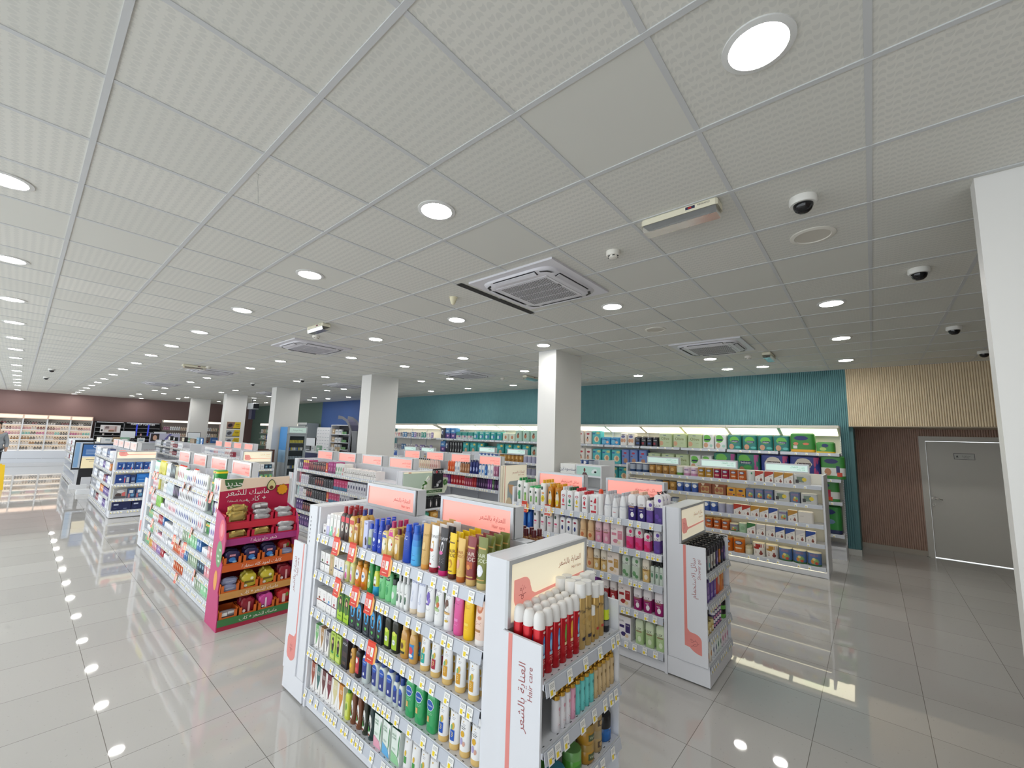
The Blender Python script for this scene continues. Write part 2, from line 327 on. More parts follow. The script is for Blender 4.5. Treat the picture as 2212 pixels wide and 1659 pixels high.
# air-conditioner cassettes
def make_ac():
    t = thing('ceiling_air_conditioner', '', 'air conditioner')
    wm = M('d9d8de', .35); dk = M('2a2a2c', .6)
    b = MB(); b.rings([[(sx*.475, sy*.475, z) for sx, sy in ((-1, -1), (1, -1), (1, 1), (-1, 1))] for z in (0, -.018)], wm)
    R = lambda r, e, z: [(r*spow(cos(a), 2/e), r*spow(sin(a), 2/e), z) for a in (2*pi*(k+.5)/40 for k in range(40))]
    obj('panel', b, t)
    b = MB(); b.rings([R(.41, 7, -.018), R(.40, 7, -.034), R(.34, 6, -.05), R(.30, 8, -.052)], wm, True, False, True); obj('fascia', b, t)
    b = MB()
    for s in range(4):
        c, q = cos(s*pi/2), sin(s*pi/2)
        P = [(-.24, -.395), (.24, -.395), (.24, -.34), (-.24, -.34)]
        zz = (-.0365, -.0365, -.0515, -.0515)
        b.v += [(x*c-y*q, x*q+y*c, z) for (x, y), z in zip(P, zz)]; k = len(b.v); b.face((k-4, k-1, k-2, k-3), dk)
        P = [(.28, -.385), (.345, -.355), (.375, -.29), (.345, -.30), (.325, -.335), (.275, -.36)]
        b.v += [(x*c-y*q, x*q+y*c, -.044) for x, y in P]; k = len(b.v); b.face([k-1-i for i in range(6)], dk)
    obj('air_outlet', b, t)
    for s in range(4):
        b = MB(); c, q = cos(s*pi/2), sin(s*pi/2)
        P = [(-.235, -.388), (.235, -.388), (.235, -.352), (-.235, -.352)]
        top = [(x*c-y*q, x*q+y*c, z) for (x, y), z in zip(P, (-.042, -.042, -.056, -.056))]
        bot = [(x, y, z-.005) for x, y, z in top]
        b.rings([top, bot], M('cfced4', .4)); obj('louvre', b, t)
    b = MB(); b.box(-.29, .29, -.29, .29, -.056, -.05, wm)
    gr = M('7d7c80', .7)
    for k in range(4):
        y = -.255+k*.132
        b.box(-.26, .26, y, y+.118, -.0575, -.056, gr)
        for j in range(24): b.box(-.26+j*.0222, -.254+j*.0222, y, y+.118, -.06, -.0575, wm)
    g = obj('grille', b, t)
    b = MB(); b.box(.262, .272, -.08, -.03, -.0585, -.056, '555555'); obj('maker_badge', b, g)
    return t
ac = make_ac()
for i, (x, y, l) in enumerate(((-2.32, 3.06, 'large ceiling cassette air conditioner nearest the camera, dark gaps beside it'), (-1.73, 6.56, 'ceiling cassette air conditioner in front of the teal wall at right'), (-7.2, 3.1, 'ceiling cassette air conditioner behind the long emergency light and smoke detector'), (-7.1, 6.66, 'ceiling cassette air conditioner between the two nearest columns'), (-12.65, 3.05, 'ceiling cassette air conditioner behind a small emergency light at left'), (-12.3, 6.4, 'ceiling cassette air conditioner half hidden by the second column'), (-17.9, 6.4, 'ceiling cassette air conditioner between the far columns'), (-18.2, 3.0, 'farthest ceiling cassette air conditioner at left'))):
    o = ac if i == 0 else dup(ac, (0, 0, 0)); o.location = (x, y, CEIL); o['label'] = l; o['group'] = 'ceiling air conditioners'
b = MB(); b.box(-2.93, -2.86, 2.55, 3.7, CEIL-.0062, CEIL-.0052, M('2f2e2c', .9)); 
struct('trim_3', b, 'dark open gap in the ceiling grid')
# dome cameras
def make_dome():
    t = thing('dome_camera', '', 'camera')
    wm = M('e4e3de', .4)
    b = MB(); b.loft([(0, .068, .068), (-.03, .07, .07), (-.042, .064, .064)], wm, 24); obj('housing', b, t)
    b = MB(); b.loft([(-.04, .05, .05), (-.055, .049, .049), (-.075, .04, .04), (-.088, .024, .024), (-.092, .006, .006)], M('101114', .08), 24); obj('dome', b, t)
    return t
dm = make_dome()
for i, (x, y, l) in enumerate(((-.224, 2.8, 'white dome security camera nearest the camera, above the ceiling speaker'), (.363, 4.5, 'white dome security camera on the darker ceiling beside the white partition'), (.8, 6.9, 'white dome security camera third along the right side ceiling'), (1.29, 8.8, 'white dome security camera beside the beige fluted wall'), (-16.6, .41, 'dome camera on the far left ceiling, nearer of two'), (-19.7, .4, 'dome camera on the far left ceiling, farther of two'), (-12.0, 5.0, 'small dome camera in front of the third column'), (-14.6, 4.6, 'small dome camera left of the third column'), (-13.1, 7.6, 'small dome camera right of the third column'))):
    o = dm if i == 0 else dup(dm, (0, 0, 0)); o.location = (x, y, CEIL); o['label'] = l; o['group'] = 'dome security cameras'
# smoke detectors
def make_smoke():
    t = thing('smoke_detector', '', 'smoke detector'); wm = M('e6e3da', .45)
    b = MB(); b.loft([(0, .052, .052), (-.028, .052, .052), (-.036, .046, .046)], wm, 24); obj('base', b, t)
    b = MB(); b.loft([(-.034, .036, .036), (-.05, .032, .032), (-.055, .02, .02)], wm, 24)
    for k in range(6):
        a = k*pi/3; b.box(.0345*cos(a)-.008, .0345*cos(a)+.008, .0345*sin(a)-.004, .0345*sin(a)+.004, -.044, -.038, '3a3a38')
    obj('sensing_chamber', b, t); return t
sm = make_smoke()
for i, (x, y, l) in enumerate(((-1.42, 2.79, 'white smoke detector between the emergency light and nearest air conditioner'), (-6.3, 2.76, 'white smoke detector in front of the air conditioner behind the emergency light'), (-1.45, 7.55, 'white smoke detector behind the back right air conditioner'), (-6.8, 7.56, 'small smoke detector left of the nearest column'), (-11.8, 2.75, 'small smoke detector on the far air conditioner edge'))):
    o = sm if i == 0 else dup(sm, (0, 0, 0)); o.location = (x, y, CEIL); o['label'] = l; o['group'] = 'smoke detectors'
t = thing('motion_sensor', 'cream cone shaped sensor on the ceiling left of the near air conditioner', 'sensor', (-3.24, 2.79, CEIL))
b = MB(); b.loft([(0, .045, .045), (-.006, .045, .045)], M('e8e2c8', .5), 20); obj('base', b, t)
b = MB(); b.loft([(-.005, .038, .038), (-.03, .034, .034), (-.07, .02, .02), (-.08, .008, .008)], M('e6dfc0', .45), 20); obj('cone', b, t)
# emergency lights
def make_em():
    t = thing('emergency_light', '', 'emergency light'); cm = M('e4dfc9', .45)
    b = MB(); b.box(-.23, .23, -.06, .06, -.05, 0, cm, .012); b.box(-.23, .23, -.06, .06, -.05, -.049, cm)
    f = lambda u, v: (u, -.0608, v)
    b.flat(rc(.05, .105, -.034, -.016), f, M('2a3050')); b.text('KEWAND', f, .016, M('333333'), .155, -.022); b.flat(rc(.065, .085, -.03, -.02), lambda u, v: (u, -.061, v), M('c03028'))
    obj('housing', b, t)
    b = MB(); b.prism([(-.056, -.05), (.056, -.05), (.045, -.092), (-.045, -.092)], -.22, .22, M('f2f0e6', .12, trans=.9), 'x'); lens = obj('lens', b, t)
    b = MB()
    for y in (-.02, .02): b.tube([(-.17, y, -.068), (.17, y, -.068)], .009, M('f2f0e6', .3), 10)
    obj('tube', b, lens); return t
em = make_em()
for i, (x, y, rz, l) in enumerate(((-.83, 2.53, 0, 'cream emergency light with fluorescent tubes on the near ceiling'), (-5.65, 2.5, 0, 'white emergency light on the ceiling before a smoke detector'), (-1.16, 7.55, pi/2, 'emergency light seen end on near the teal wall'), (-6.0, 7.65, pi/2, 'emergency light seen end on left of the nearest column'), (-11.9, 2.5, pi/2, 'boxy cream emergency light before the far left air conditioner'))):
    o = em if i == 0 else dup(em, (0, 0, 0)); o.location = (x, y, CEIL); o.rotation_euler = (0, 0, rz); o['label'] = l; o['group'] = 'emergency lights'
# ================================================================== FIXTURES
FW = M('e2e4ea', .35)      # white enamelled steel
FG = M('c9ccd2', .4)
SLOT = M('4a4c52', .7)
STRIP = M('c3c8d2', .25)
def slots(b, x, y, z0, z1, axis='y', step=.028):
    z = z0
    while z < z1-.02:
        if axis == 'y': b.box(x-.003, x+.003, y-.0008, y, z, z+.016, SLOT)
        else: b.box(x-.0008, x, y-.003, y+.003, z, z+.016, SLOT)
        z += step
tagm = None
def tag_mesh():
    global tagm
    if tagm: return tagm
    b = MB(); b.box(-.019, .019, -.0015, 0, -.05, 0, 'f4f4f2')
    f = lambda u, v: (u, -.0019, v)
    b.flat(rc(-.014, .002, -.044, -.026), f, M('f2d52a')); b.flat(rc(.006, .016, -.036, -.031), f, M('8a8a86'))
    for z in (-.009, -.014, -.019): b.flat(rc(-.014, .013, z, z+.0022), f, M('b4b4b2'))
    tagm = b.build('price_tag'); return tagm
def strip_mesh(x0, x1, tags=0, hgt=.05):
    b = MB(); b.rings([[(x, -.004, 0), (x, -.013, -hgt), (x, -.010, -hgt-.001), (x, -.001, .002)] for x in (x0, x1)], STRIP)
    if tags:
        N = int((x1-x0)/tags)
        for i in range(N):
            if (i*7+N) % 5 == 0: continue
            u = x0+(i+.5)*tags
            f = lambda a, v: (a, -.0055+v*.18-.001, v)
            b.flat(rc(u-.017, u+.017, -.045, -.006), f, M('eef0f2')); b.flat(rc(u-.012, u+.002, -.041, -.026), lambda a, v: (a, -.0062+v*.18-.001, v), M('e3cf4a'))
    return b
def lightbox(x0, x1, yf, z0, z1, label, group, texts=(), col='ffa89c', dep=.085, parent=None, glow=.42, frame='c6c9ce'):
    """free-standing lit sign on top of a gondola; front faces -y"""
    w = x1-x0; t = thing('lit_sign_box', label, 'sign', (x0, yf, z0), 0, group); h = z1-z0
    b = MB(); b.box(0, w, .006, dep, 0, h, M('d4d6d9', .4)); obj('housing', b, t)
    b = MB(); fm = M(frame, .3, .3); e = .02
    for q in ((0, w, 0, e), (0, w, h-e, h), (0, e, e, h-e), (w-e, w, e, h-e)): b.box(q[0], q[1], -.004, .012, q[2], q[3], fm)
    obj('frame', b, t)
    b = MB(); b.box(e, w-e, .002, .007, e, h-e, M(col, .25, emit=glow)); f = lambda u, v: (u, .0012, v)
    for tx_, u, v, s, c in texts: b.text(tx_, f, s, M(c, .5), u if u > 0 else w+u, v, 'r' if u < 0 else 'c')
    obj('lit_panel', b, t); return t
HC = [('العناية بالشعر', -.06, .084, .037, 'b05a56'), ('Hair care', -.06, .046, .026, 'c06a64')]
SG = [('سائل الاستحمام', -.06, .084, .036, 'b05a56'), ('Shower gel', -.06, .046, .026, 'c06a64')]
def gondola(name_place, label, x0, x1, y0, levels, bays, hgt=1.31, dep=.66, lpost=True, rpost=True, tags='merged', top_back=True, zb=.12, glow=False, white=FW, stripgap=.06):
    L = x1-x0; g = thing('shelving_gondola', label, 'shelving', (x0, y0, 0))
    b = MB(); b.box(.004, L-.004, .012, dep-.012, .004, zb-.045, white)
    for i in range(1, bays): b.box(L*i/bays-.0015, L*i/bays+.0015, .0105, .013, .004, zb-.045, SLOT)
    obj('plinth', b, g)
    b = MB()
    for i in range(bays): b.box(L*i/bays+.002, L*(i+1)/bays-.002, .29, dep-.29, zb, hgt, FG if not glow else M('e4e0d2', .5))
    obj('spine_panel', b, g)
    for i in range(bays+1):
        b = MB(); x = min(max(L*i/bays, .012), L-.012); b.box(x-.012, x+.012, .268, .289, zb, hgt-.01, white); slots(b, x, .268, zb+.05, hgt-.03)
        obj('upright', b, g)
    if lpost or rpost:
        for s in ((-.001,) if lpost else ())+((L+.001,) if rpost else ()):
            b = MB(); b.box(s-.012, s+.012, .0, dep, .0, hgt, white); obj('end_panel', b, g)
    for z in levels:
        b = MB(); d = .288
        b.box(.014, L-.014, 0, d, z-.028, z, white)
        b.box(.014, L-.014, 0, .0012, z-.03, z+.006, white)
        n_ = int(L/.05)
        for i in range(n_): b.box(.03+i*.05, .042+i*.05, .012, .016, z, z+.0004, SLOT)
        sh = obj('shelf', b, g)
        sm = strip_mesh(.016, L-.016, 0 if tags == 'each' else stripgap); s = obj('price_strip', sm, sh, (0, 0, z))
        if tags == 'each':
            xs = []; x = .035
            while x < L-.04: xs.append(x); x += rnd.choice((.045, .075, .09, .11))
            for x in xs:
                o = obj('price_tag', tag_mesh(), sh, (x, -.0075, z+.0)); o.rotation_euler = (radians(-10), 0, 0)
        if glow:
            b = MB(); b.box(.03, L-.03, .03, .045, z-.034, z-.0285, M('fff3cf', .5, emit=5)); obj('light_strip', b, sh)
    if top_back:
        b = MB(); b.box(.014, L-.014, dep-.288, dep, levels[-1]-.028, levels[-1], white); obj('shelf', b, g)
    return g
def logo(b, fn, kind, u, v, s, m):
    """line icon: hair strands, or shower hand"""
    def ln(P, w=.07):
        for (a, c), (d, e) in zip(P, P[1:]):
            l = sqrt((d-a)**2+(e-c)**2) or 1; nx, ny = -(e-c)/l*w/2, (d-a)/l*w/2
            b.flat([(u+s*(a-nx), v+s*(c-ny)), (u+s*(d-nx), v+s*(e-ny)), (u+s*(d+nx), v+s*(e+ny)), (u+s*(a+nx), v+s*(c+ny))], fn, m)
    circ = lambda x, y, r: [(x+r*cos(k*pi/6), y+r*sin(k*pi/6)) for k in range(13)]
    if kind == 'hair':
        ln([(.45, .8), (.05, .2), (0, -.1), (.05, -.6)]); ln([(-.8, -.25), (-.2, -.25)]); ln([(.2, -.25), (.8, -.25)]); ln(circ(0, -.65, .25)); ln([(-.2, -.25), (-.25, -.5)]); ln([(.2, -.25), (.25, -.5)])
        ln(circ(-.35, .45, .17)); ln([(.55, .35), (.7, .5)]); ln([(-.05, .85), (.0, 1)])
    elif kind == 'shower':
        ln([(-.8, -.8), (-.3, -.5), (.1, -.6), (.5, -.3), (.75, .1), (.6, .5), (.2, .6), (-.2, .4), (-.5, .1), (-.8, .2)]); ln([(-.2, .4), (-.5, .8)]); ln([(.2, .6), (.3, .9)]); ln([(-.3, -.5), (0, -.1), (.4, 0)]); ln(circ(-.75, .7, .14)); ln([(.75, .1), (1, .3)])
    else:
        ln(circ(0, 0, .7)); ln([(-.35, .1), (0, .3), (.35, .1)]); ln([(-.3, -.25), (.3, -.25)])
def blob(u0, u1, v0, v1, r):
    """square with two opposite round corners"""
    P = [(u0, v1)]
    P += [(u0+r-r*cos(a), v0+r-r*sin(a)) for a in (k*pi/16 for k in range(9))]
    P += [(u1, v0)]
    P += [(u1-r+r*cos(a), v1-r+r*sin(a)) for a in (k*pi/16 for k in range(9))]
    return P
def endcap(label, org, rz, ar, en, icon, levels, zb=.15, hgt=1.312, W=.655, side=True, text_on='l', header=True, hz=1.045, tags=True, pan=1.03, shelfcol=None):
    """local: x = left..right as seen from its front, y = 0 front, .325 back"""
    g = thing('endcap_display', label, 'display shelf', org, rz)
    wm = FW; PK = M('e58f88', .4); PH = M('f0a096', .4, emit=.3); TX = M('a35a5c', .5)
    b = MB(); b.box(0, W, .0, .32, .012, zb-.006, wm)
    for x in (.05, W-.05):
        for y in (.05, .27): b.box(x-.02, x+.02, y-.02, y+.02, 0, .012, SLOT)
    obj('plinth', b, g)
    b = MB(); b.box(0, W, .212, .316, zb-.004, hgt, wm); slots(b, .004, .208+.022, pan+.02, hgt-.06, 'x'); slots(b, W+.0008, .23, pan+.02, hgt-.06, 'x'); obj('back_frame', b, g)
    b = MB(); b.box(.012, W-.012, .207, .2125, zb, hz-.01, 'e6e2d3'); obj('back_panel', b, g)
    if header:
        b = MB()
        for q in ((.0, W, hz-.012, hz+.006), (0, W, hgt-.02, hgt-.0005), (0, .02, hz+.006, hgt-.02), (W-.02, W, hz+.006, hgt-.02)): b.box(q[0], q[1], .196, .2118, q[2], q[3], M('cfd2d6', .3, .2))
        hf = obj('header_frame', b, g)
        b = MB(); b.box(.018, W-.018, .204, .209, hz+.002, hgt-.015, M('f3ead0', .3, emit=.45)); k = (hgt-hz)/.267
        f = lambda u, v: (u, .2032, v); f2 = lambda u, v: (u, .2026, v)
        P = blob(.045, .165, hz+.05, hz+.175, .05); b.flat(P, f, PH)
        b.flat([(.165, hz+.062), (.20, hz+.072), (W-.02, hz+.082), (W-.02, hz+.095), (.20, hz+.088), (.178, hz+.10), (.165, hz+.13)], f, PH)
        logo(b, f2, icon, .105, hz+.112, .032, TX)
        b.text(ar, f, .040, TX, W-.052, hz+.178, 'r'); b.text(en, f, .024, TX, W-.052, hz+.138, 'r')
        obj('header_panel', b, hf)
    if side:
        for s in ('l', 'r'):
            x = -.004 if s == 'l' else W+.004
            b = MB(); b.box(x-.006, x+.006, .008, .214, zb, pan, wm)
            if s == text_on:
                f = (lambda u, v: (-.0106, .214-u, v)) if s == 'l' else (lambda u, v: (W+.0106, u+.008, v))
                f2 = (lambda u, v: (-.0111, .214-u, v)) if s == 'l' else (lambda u, v: (W+.0111, u+.008, v))
                if s == 'l':
                    b.flat(rc(.034, .056, .40, pan), f, PK)
                    P = [(.034, .40), (.034, .27)]+[(.034+.128-.128*cos(a), .355-.128*sin(a)) for a in (k*pi/16 for k in range(4, 9))]+[(.162, .227), (.162, .33)]+[(.162-.06+.06*cos(a), .33+.045*sin(a)) for a in (k*pi/12 for k in range(1, 6))]+[(.075, .378), (.056, .40)]
                    b.flat(P, f, PK); logo(b, f2, icon, .108, .30, .033, TX)
                    b.text(ar, f, .0485, TX, .112, .938, 'r', pi/2); b.text(en, f, .034, TX, .154, .934, 'r', pi/2)
                else:
                    b.flat(rc(.162, .178, .42, pan), f, PK)
                    P = [(.178, .42), (.178, .30)]+[(.178-.09+.09*cos(a), .28-.06*sin(a)) for a in (k*pi/12 for k in range(0, 6))]+[(.06, .235), (.045, .26), (.045, .36)]+[(.06, .385), (.14, .39), (.162, .42)]
                    b.flat(P, f, PK); logo(b, f2, icon, .11, .31, .03, TX)
                    b.text(ar, f, .0465, TX, .058, .92, 'r', pi/2); b.text(en, f, .033, TX, .10, .92, 'r', pi/2)
            obj('side_panel', b, g)
    for z in levels:
        b = MB(); b.box(.003, W-.003, 0, .206, z-.022, z, wm); b.box(.003, W-.003, 0, .0015, z-.024, z+.012, M('c4c8cd', .4))
        for i in range(12): b.box(.03+i*.05, .042+i*.05, .02, .024, z, z+.0004, SLOT)
        sh = obj('shelf', b, g); obj('price_strip', strip_mesh(.004, W-.004, 0 if tags == 'each' else .05, .045), sh, (0, 0, z))
        if tags == 'each':
            x = .04
            while x < W-.03:
                o = obj('price_tag', tag_mesh(), sh, (x, -.0075, z)); o.rotation_euler = (radians(-10), 0, 0); x += rnd.choice((.05, .06, .1, .13))
    return g
# --- front row (lane A)
LV1 = [.12, .385, .64, .885, 1.13]; LV2 = [.14, .41, .655, .905, 1.15]; LVE = [.16, .395, .64, .885]
gondola('hair care', 'white hair care gondola nearest the camera, full of bottles and tubes', -3.03, -1.37, 1.47, LV1, 2, tags='each')
endcap('white end display of red and gold hairspray cans nearest the camera', (-1.035, 1.455, 0), pi/2, 'العناية بالشعر', 'Hair care', 'hair', LVE, tags='each')
endcap('white end display with a hair care side panel at the left gondola end', (-3.365, 2.115, 0), -pi/2, 'العناية بالشعر', 'Hair care', 'hair', [.16, .4, .64, .885], text_on='r', hgt=1.312)
for i, (a, l) in enumerate(((-2.907, 'pink lit hair care sign box, left on the nearest gondola'), (-2.06, 'pink lit hair care sign box, right on the nearest gondola'))):
    lightbox(a, a+.59, 1.76, 1.312, 1.475, l, 'pink sign boxes on the hair care gondola', HC)
gondola('shower gel', 'white shower gel gondola behind the nearest gondola', -3.03, -1.37, 3.61, LV2, 2, tags='each')
endcap('white shower gel end display with black pump bottles', (-1.035, 3.615, 0), pi/2, 'سائل الاستحمام', 'Shower gel', 'shower', [.16, .365, .595, .82])
for a, l in ((-2.907, 'pink lit shower gel sign box, left on the shower gel gondola'), (-2.06, 'pink lit shower gel sign box, right on the shower gel gondola')):
    lightbox(a, a+.59, 3.9, 1.312, 1.475, l, 'pink sign boxes on the shower gel gondola', SG)
LVH = [.11, .377, .636, .868, 1.126]
gondola('hair colour', 'long white gondola of dark and purple hair colour boxes', -8.5, -5.2, 3.6, LVH, 4)
endcap('white end display at the left end of the hair colour gondola', (-8.845, 4.255, 0), -pi/2, 'العناية بالشعر', 'Hair care', 'hair', [.16, .4, .64, .885], text_on='r')
for a, l in ((-8.337, 'leftmost'), (-7.504, 'second from left'), (-6.681, 'third from left'), (-5.867, 'rightmost')):
    lightbox(a, a+.6, 3.9, 1.312, 1.478, 'pink lit sign box on the hair colour gondola, '+l, 'pink sign boxes on the hair colour gondola', [('العناية بالشعر', -.05, .09, .04, 'c4736c'), ('Hair care', -.05, .05, .028, 'c4736c')], dep=.12, frame='d2d4d6')
LVB = [.12, .385, .64, .885, 1.13]
gondola('body care', 'long white body care gondola in line with the columns', -8.35, -5.14, 5.72, LVB, 4)
for a, l in ((-8.143, 'leftmost'), (-7.349, 'second from left'), (-6.552, 'third from left'), (-5.749, 'rightmost')):
    lightbox(a, a+.565, 5.8, 1.312, 1.49, 'small pink lit sign box on the body care gondola, '+l, 'pink sign boxes on the body care gondola', [('العناية بالجسم', -.05, .095, .04, 'c4736c'), ('Body care', -.05, .055, .028, 'c4736c')], dep=.1, frame='d2d4d6')
LVM = [.14, .457, .728, 1.006, 1.277]
gondola('baby milk', 'white baby milk gondola of tins beside the teal wall shelves', -3.6, -.58, 7.65, LVM, 3, hgt=1.435, glow=True, stripgap=.13)
gondola('middle baby food', 'white baby food gondola between the two nearest columns', -8.2, -4.2, 7.65, LVM, 4, hgt=1.435, stripgap=.13)
gondola('left baby food', 'white baby food gondola behind the second column', -13.0, -9.3, 7.65, [.14, .45, .7, .95, 1.18], 4, hgt=1.33, stripgap=.13)
BL = [('حليب الأطفال', -.05, .085, .035, '5f9c98'), ('Baby milk', -.05, .048, .026, '6aa8a4')]
for a, b_, z0, z1, l in ((-3.348, -2.735, 1.436, 1.57, 'leftmost on the baby milk gondola'), (-2.36, -1.77, 1.436, 1.568, 'middle one on the baby milk gondola'), (-1.36, -.765, 1.436, 1.568, 'rightmost on the baby milk gondola'), (-7.94, -7.37, 1.436, 1.568, 'left one between the two nearest columns'), (-6.95, -6.37, 1.436, 1.562, 'right one between the two nearest columns'), (-11.26, -10.66, 1.332, 1.465, 'left one right of the second column'), (-10.4, -9.8, 1.332, 1.465, 'right one right of the second column')):
    lightbox(a, b_, 8.0, z0, z1, 'pale mint lit sign box, '+l, 'mint sign boxes on the baby aisle', BL, col='cfeae2', dep=.08, glow=.4)
LVG = [.12, .31, .50, .70, .925, 1.15]
gondola('skin care', 'long white gondola of small care products beside the red mask display', -8.5, -5.03, 1.42, LVG, 4, stripgap=.045)
endcap('white end display at the far left end of the care gondola', (-8.845, 2.075, 0), -pi/2, 'العناية', 'Care', 'face', [.16, .4, .64, .885], text_on='r')
for a, l in ((-8.29, 'leftmost'), (-7.456, 'second from left'), (-6.6, 'third from left'), (-5.77, 'rightmost')):
    lightbox(a, a+.6, 1.7, 1.312, 1.477, 'white box sign with pink panel on the care gondola, '+l, 'pink sign boxes on the care gondola', [('العناية بالبشرة', -.06, .1, .045, 'd8706c'), ('Skin care', -.06, .055, .03, 'd8706c')], dep=.08, frame='eceef0', col='ff9c94', glow=.35)
LVX = [.11, .361, .603, .877, 1.126]
gondola('electric', 'white gondola of oral care boxes far left', -15.1, -11.92, 1.36, LVX, 4)
endcap('white end display of blue toothbrush boxes at left', (-11.57, 1.365, 0), pi/2, 'العناية بالفم', 'Oral care', 'face', [.137, .364, .656, .93], zb=.13, pan=1.17, hz=1.16, hgt=1.318, side=False)
for a, l in ((-14.89, 'leftmost'), (-14.06, 'second from left'), (-13.2, 'third from left'), (-12.38, 'rightmost')):
    lightbox(a, a+.72, 1.65, 1.32, 1.484, 'white box sign with pale pink panel at far left, '+l, 'pink sign boxes on the oral care gondola', [('العناية', -.2, .1, .06, 'd8706c')], col='ffc4bc', dep=.08, frame='eceef0', glow=.4)
gondola('left lane', 'white skin care gondola behind the pink box signs', -15.1, -11.76, 3.6, LVH, 4)
endcap('white end display with cream header beside the fridge', (-11.41, 3.61, 0), pi/2, 'العناية بالبشرة', 'Skin care', 'face', [.16, .4, .64, .88])
for a, l in ((-14.96, 'leftmost'), (-14.14, 'second from left'), (-13.33, 'third from left'), (-12.5, 'rightmost')):
    lightbox(a, a+.6, 3.9, 1.312, 1.475, 'pink lit sign box behind the care gondola, '+l, 'pink sign boxes on the far skin care gondola', [('العناية بالبشرة', -.05, .09, .04, 'c4736c')], dep=.12, frame='e2e4e6')
# body care end panel poster and column display unit
t = thing('endcap_poster', 'tall cream body care poster on the gondola end left of the nearest column', 'poster', (-5.065, 5.72, 0), pi/2)
b = MB(); b.box(0, .69, .0, .05, 0, 1.335, M('efe6cf', .4)); f = lambda u, v: (u, -.0006, v)
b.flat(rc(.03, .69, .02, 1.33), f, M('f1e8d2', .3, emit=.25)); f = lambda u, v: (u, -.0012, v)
b.flat(rc(.06, .075, .02, 1.33), f, M('d98a78'))
b.text('العناية بالجسم', f, .062, M('9a6a5c'), .62, 1.21, 'r'); b.text('BODY CARE', f, .032, M('9a6a5c'), .61, 1.155, 'r')
b.flat([(.14, .3), (.69, .3), (.69, 1.07), (.2, 1.05), (.15, 1.0)], f, M('a8b6bc')); f = lambda u, v: (u, -.0018, v)
b.flat([(.16, 1.0), (.3, .98), (.46, .86), (.36, .74), (.2, .86)], f, M('e0b48a')); b.flat([(.52, 1.06), (.69, 1.07), (.69, .6), (.58, .7)], f, M('d9a688')); b.flat(rc(.5, .53, .92, 1.06), f, M('6c7884')); b.flat(ell(.19, .62, .09, .15), f, M('e9d7b8'))
obj('poster', b, t)
t = thing('counter_display_unit', 'white display unit with a lettered block right of the nearest column', 'display unit', (-3.70, 5.52, 0))
b = MB(); b.box(0, .27, .0, .3, .0, 1.475, M('e4e4e2', .35), .008); f = lambda u, v: (u, -.0008, v)
b.text('سنسوداين', f, .07, M('2a3a6a'), .135, 1.40); obj('lettered_block', b, t)
b = MB(); b.box(.27, .70, .02, .3, 0, .95, FW); b.box(.27, .70, .02, .3, 1.30, 1.47, FW); b.box(.685, .70, .02, .3, .95, 1.30, FW); b.box(.27, .70, .28, .3, .95, 1.3, M('c2c2c0')); b.box(.27, .7, .02, .3, 1.12, 1.13, FW); obj('carcass', b, t)
b = MB(); f = lambda u, v: (u, .0185, v); b.flat(rc(.285, .685, 1.325, 1.455), f, M('9fc2b8', .3, emit=.15)); f = lambda u, v: (u, .0178, v)
b.flat(ell(.42, 1.40, .016, .03), f, M('6a3a34')); b.flat([(.38, 1.33), (.47, 1.33), (.45, 1.365), (.40, 1.365)], f, M('5b3c40')); b.flat(ell(.58, 1.39, .05, .028, 12, .5), f, M('d8e2e2')); b.flat(ell(.60, 1.38, .02, .012), f, M('34465a')); obj('picture_panel', b, t)
# ================================================================== PRODUCT KINDS
KINDS = {}
def surf(prof, off=.0006):
    def at(z):
        z = min(max(z, prof[0][0]), prof[-1][0])
        for a, c in zip(prof, prof[1:]):
            if a[0] <= z <= c[0]:
                t = (z-a[0])/((c[0]-a[0]) or 1)
                ea = a[3] if len(a) > 3 else 2; ec = c[3] if len(c) > 3 else 2
                return a[1]+(c[1]-a[1])*t, a[2]+(c[2]-a[2])*t, ea+(ec-ea)*t
    def mk(k):
        def f(u, v):
            rx, ry, e = at(v); q = min(abs(u)/rx, .985)
            return (math.copysign(q*rx, u), -ry*(1-q**e)**(1/e)-off-k*.00025, v)
        return f
    return mk
def decals(b, mk, dec, H_=1.0, W_=1.0):
    for k, d in enumerate(dec):
        f = mk(k); t = d[0]
        if t == 'r':
            _, u, v, w, h, c = d; n = 5
            for i in range(n):
                a = u-w/2+w*i/n; b.flat(rc(a, a+w/n, v-h/2, v+h/2), f, M(c, .4))
        elif t == 'e':
            _, u, v, a, h, c = d; n = 6
            for i in range(n):
                p, q = -1+2*i/n, -1+2*(i+1)/n; hp, hq = h*sqrt(max(0, 1-p*p)), h*sqrt(max(0, 1-q*q))
                P = [(u+a*p, v-hp), (u+a*q, v-hq), (u+a*q, v+hq), (u+a*p, v+hp)]
                if hp < 1e-9: P = [P[0], P[1], P[2]]
                elif hq < 1e-9: P = [P[0], P[1], P[3]]
                b.flat(P, f, M(c, .4))
        elif t == 't': b.text(d[1], f, d[4], M(d[5], .4), d[2], d[3], 'c', d[6] if len(d) > 6 else 0)
        elif t == 'p': b.flat(d[1], f, M(d[2], .4))
        elif t == 'c':   # little line-of-text bars
            _, u, v, w, n, c = d
            for i in range(n): b.flat(rc(u-w/2*(1-.25*(i % 2)), u+w/2*(1-.25*(i % 2)), v-i*.006, v-i*.006+.0022), f, M(c, .4))
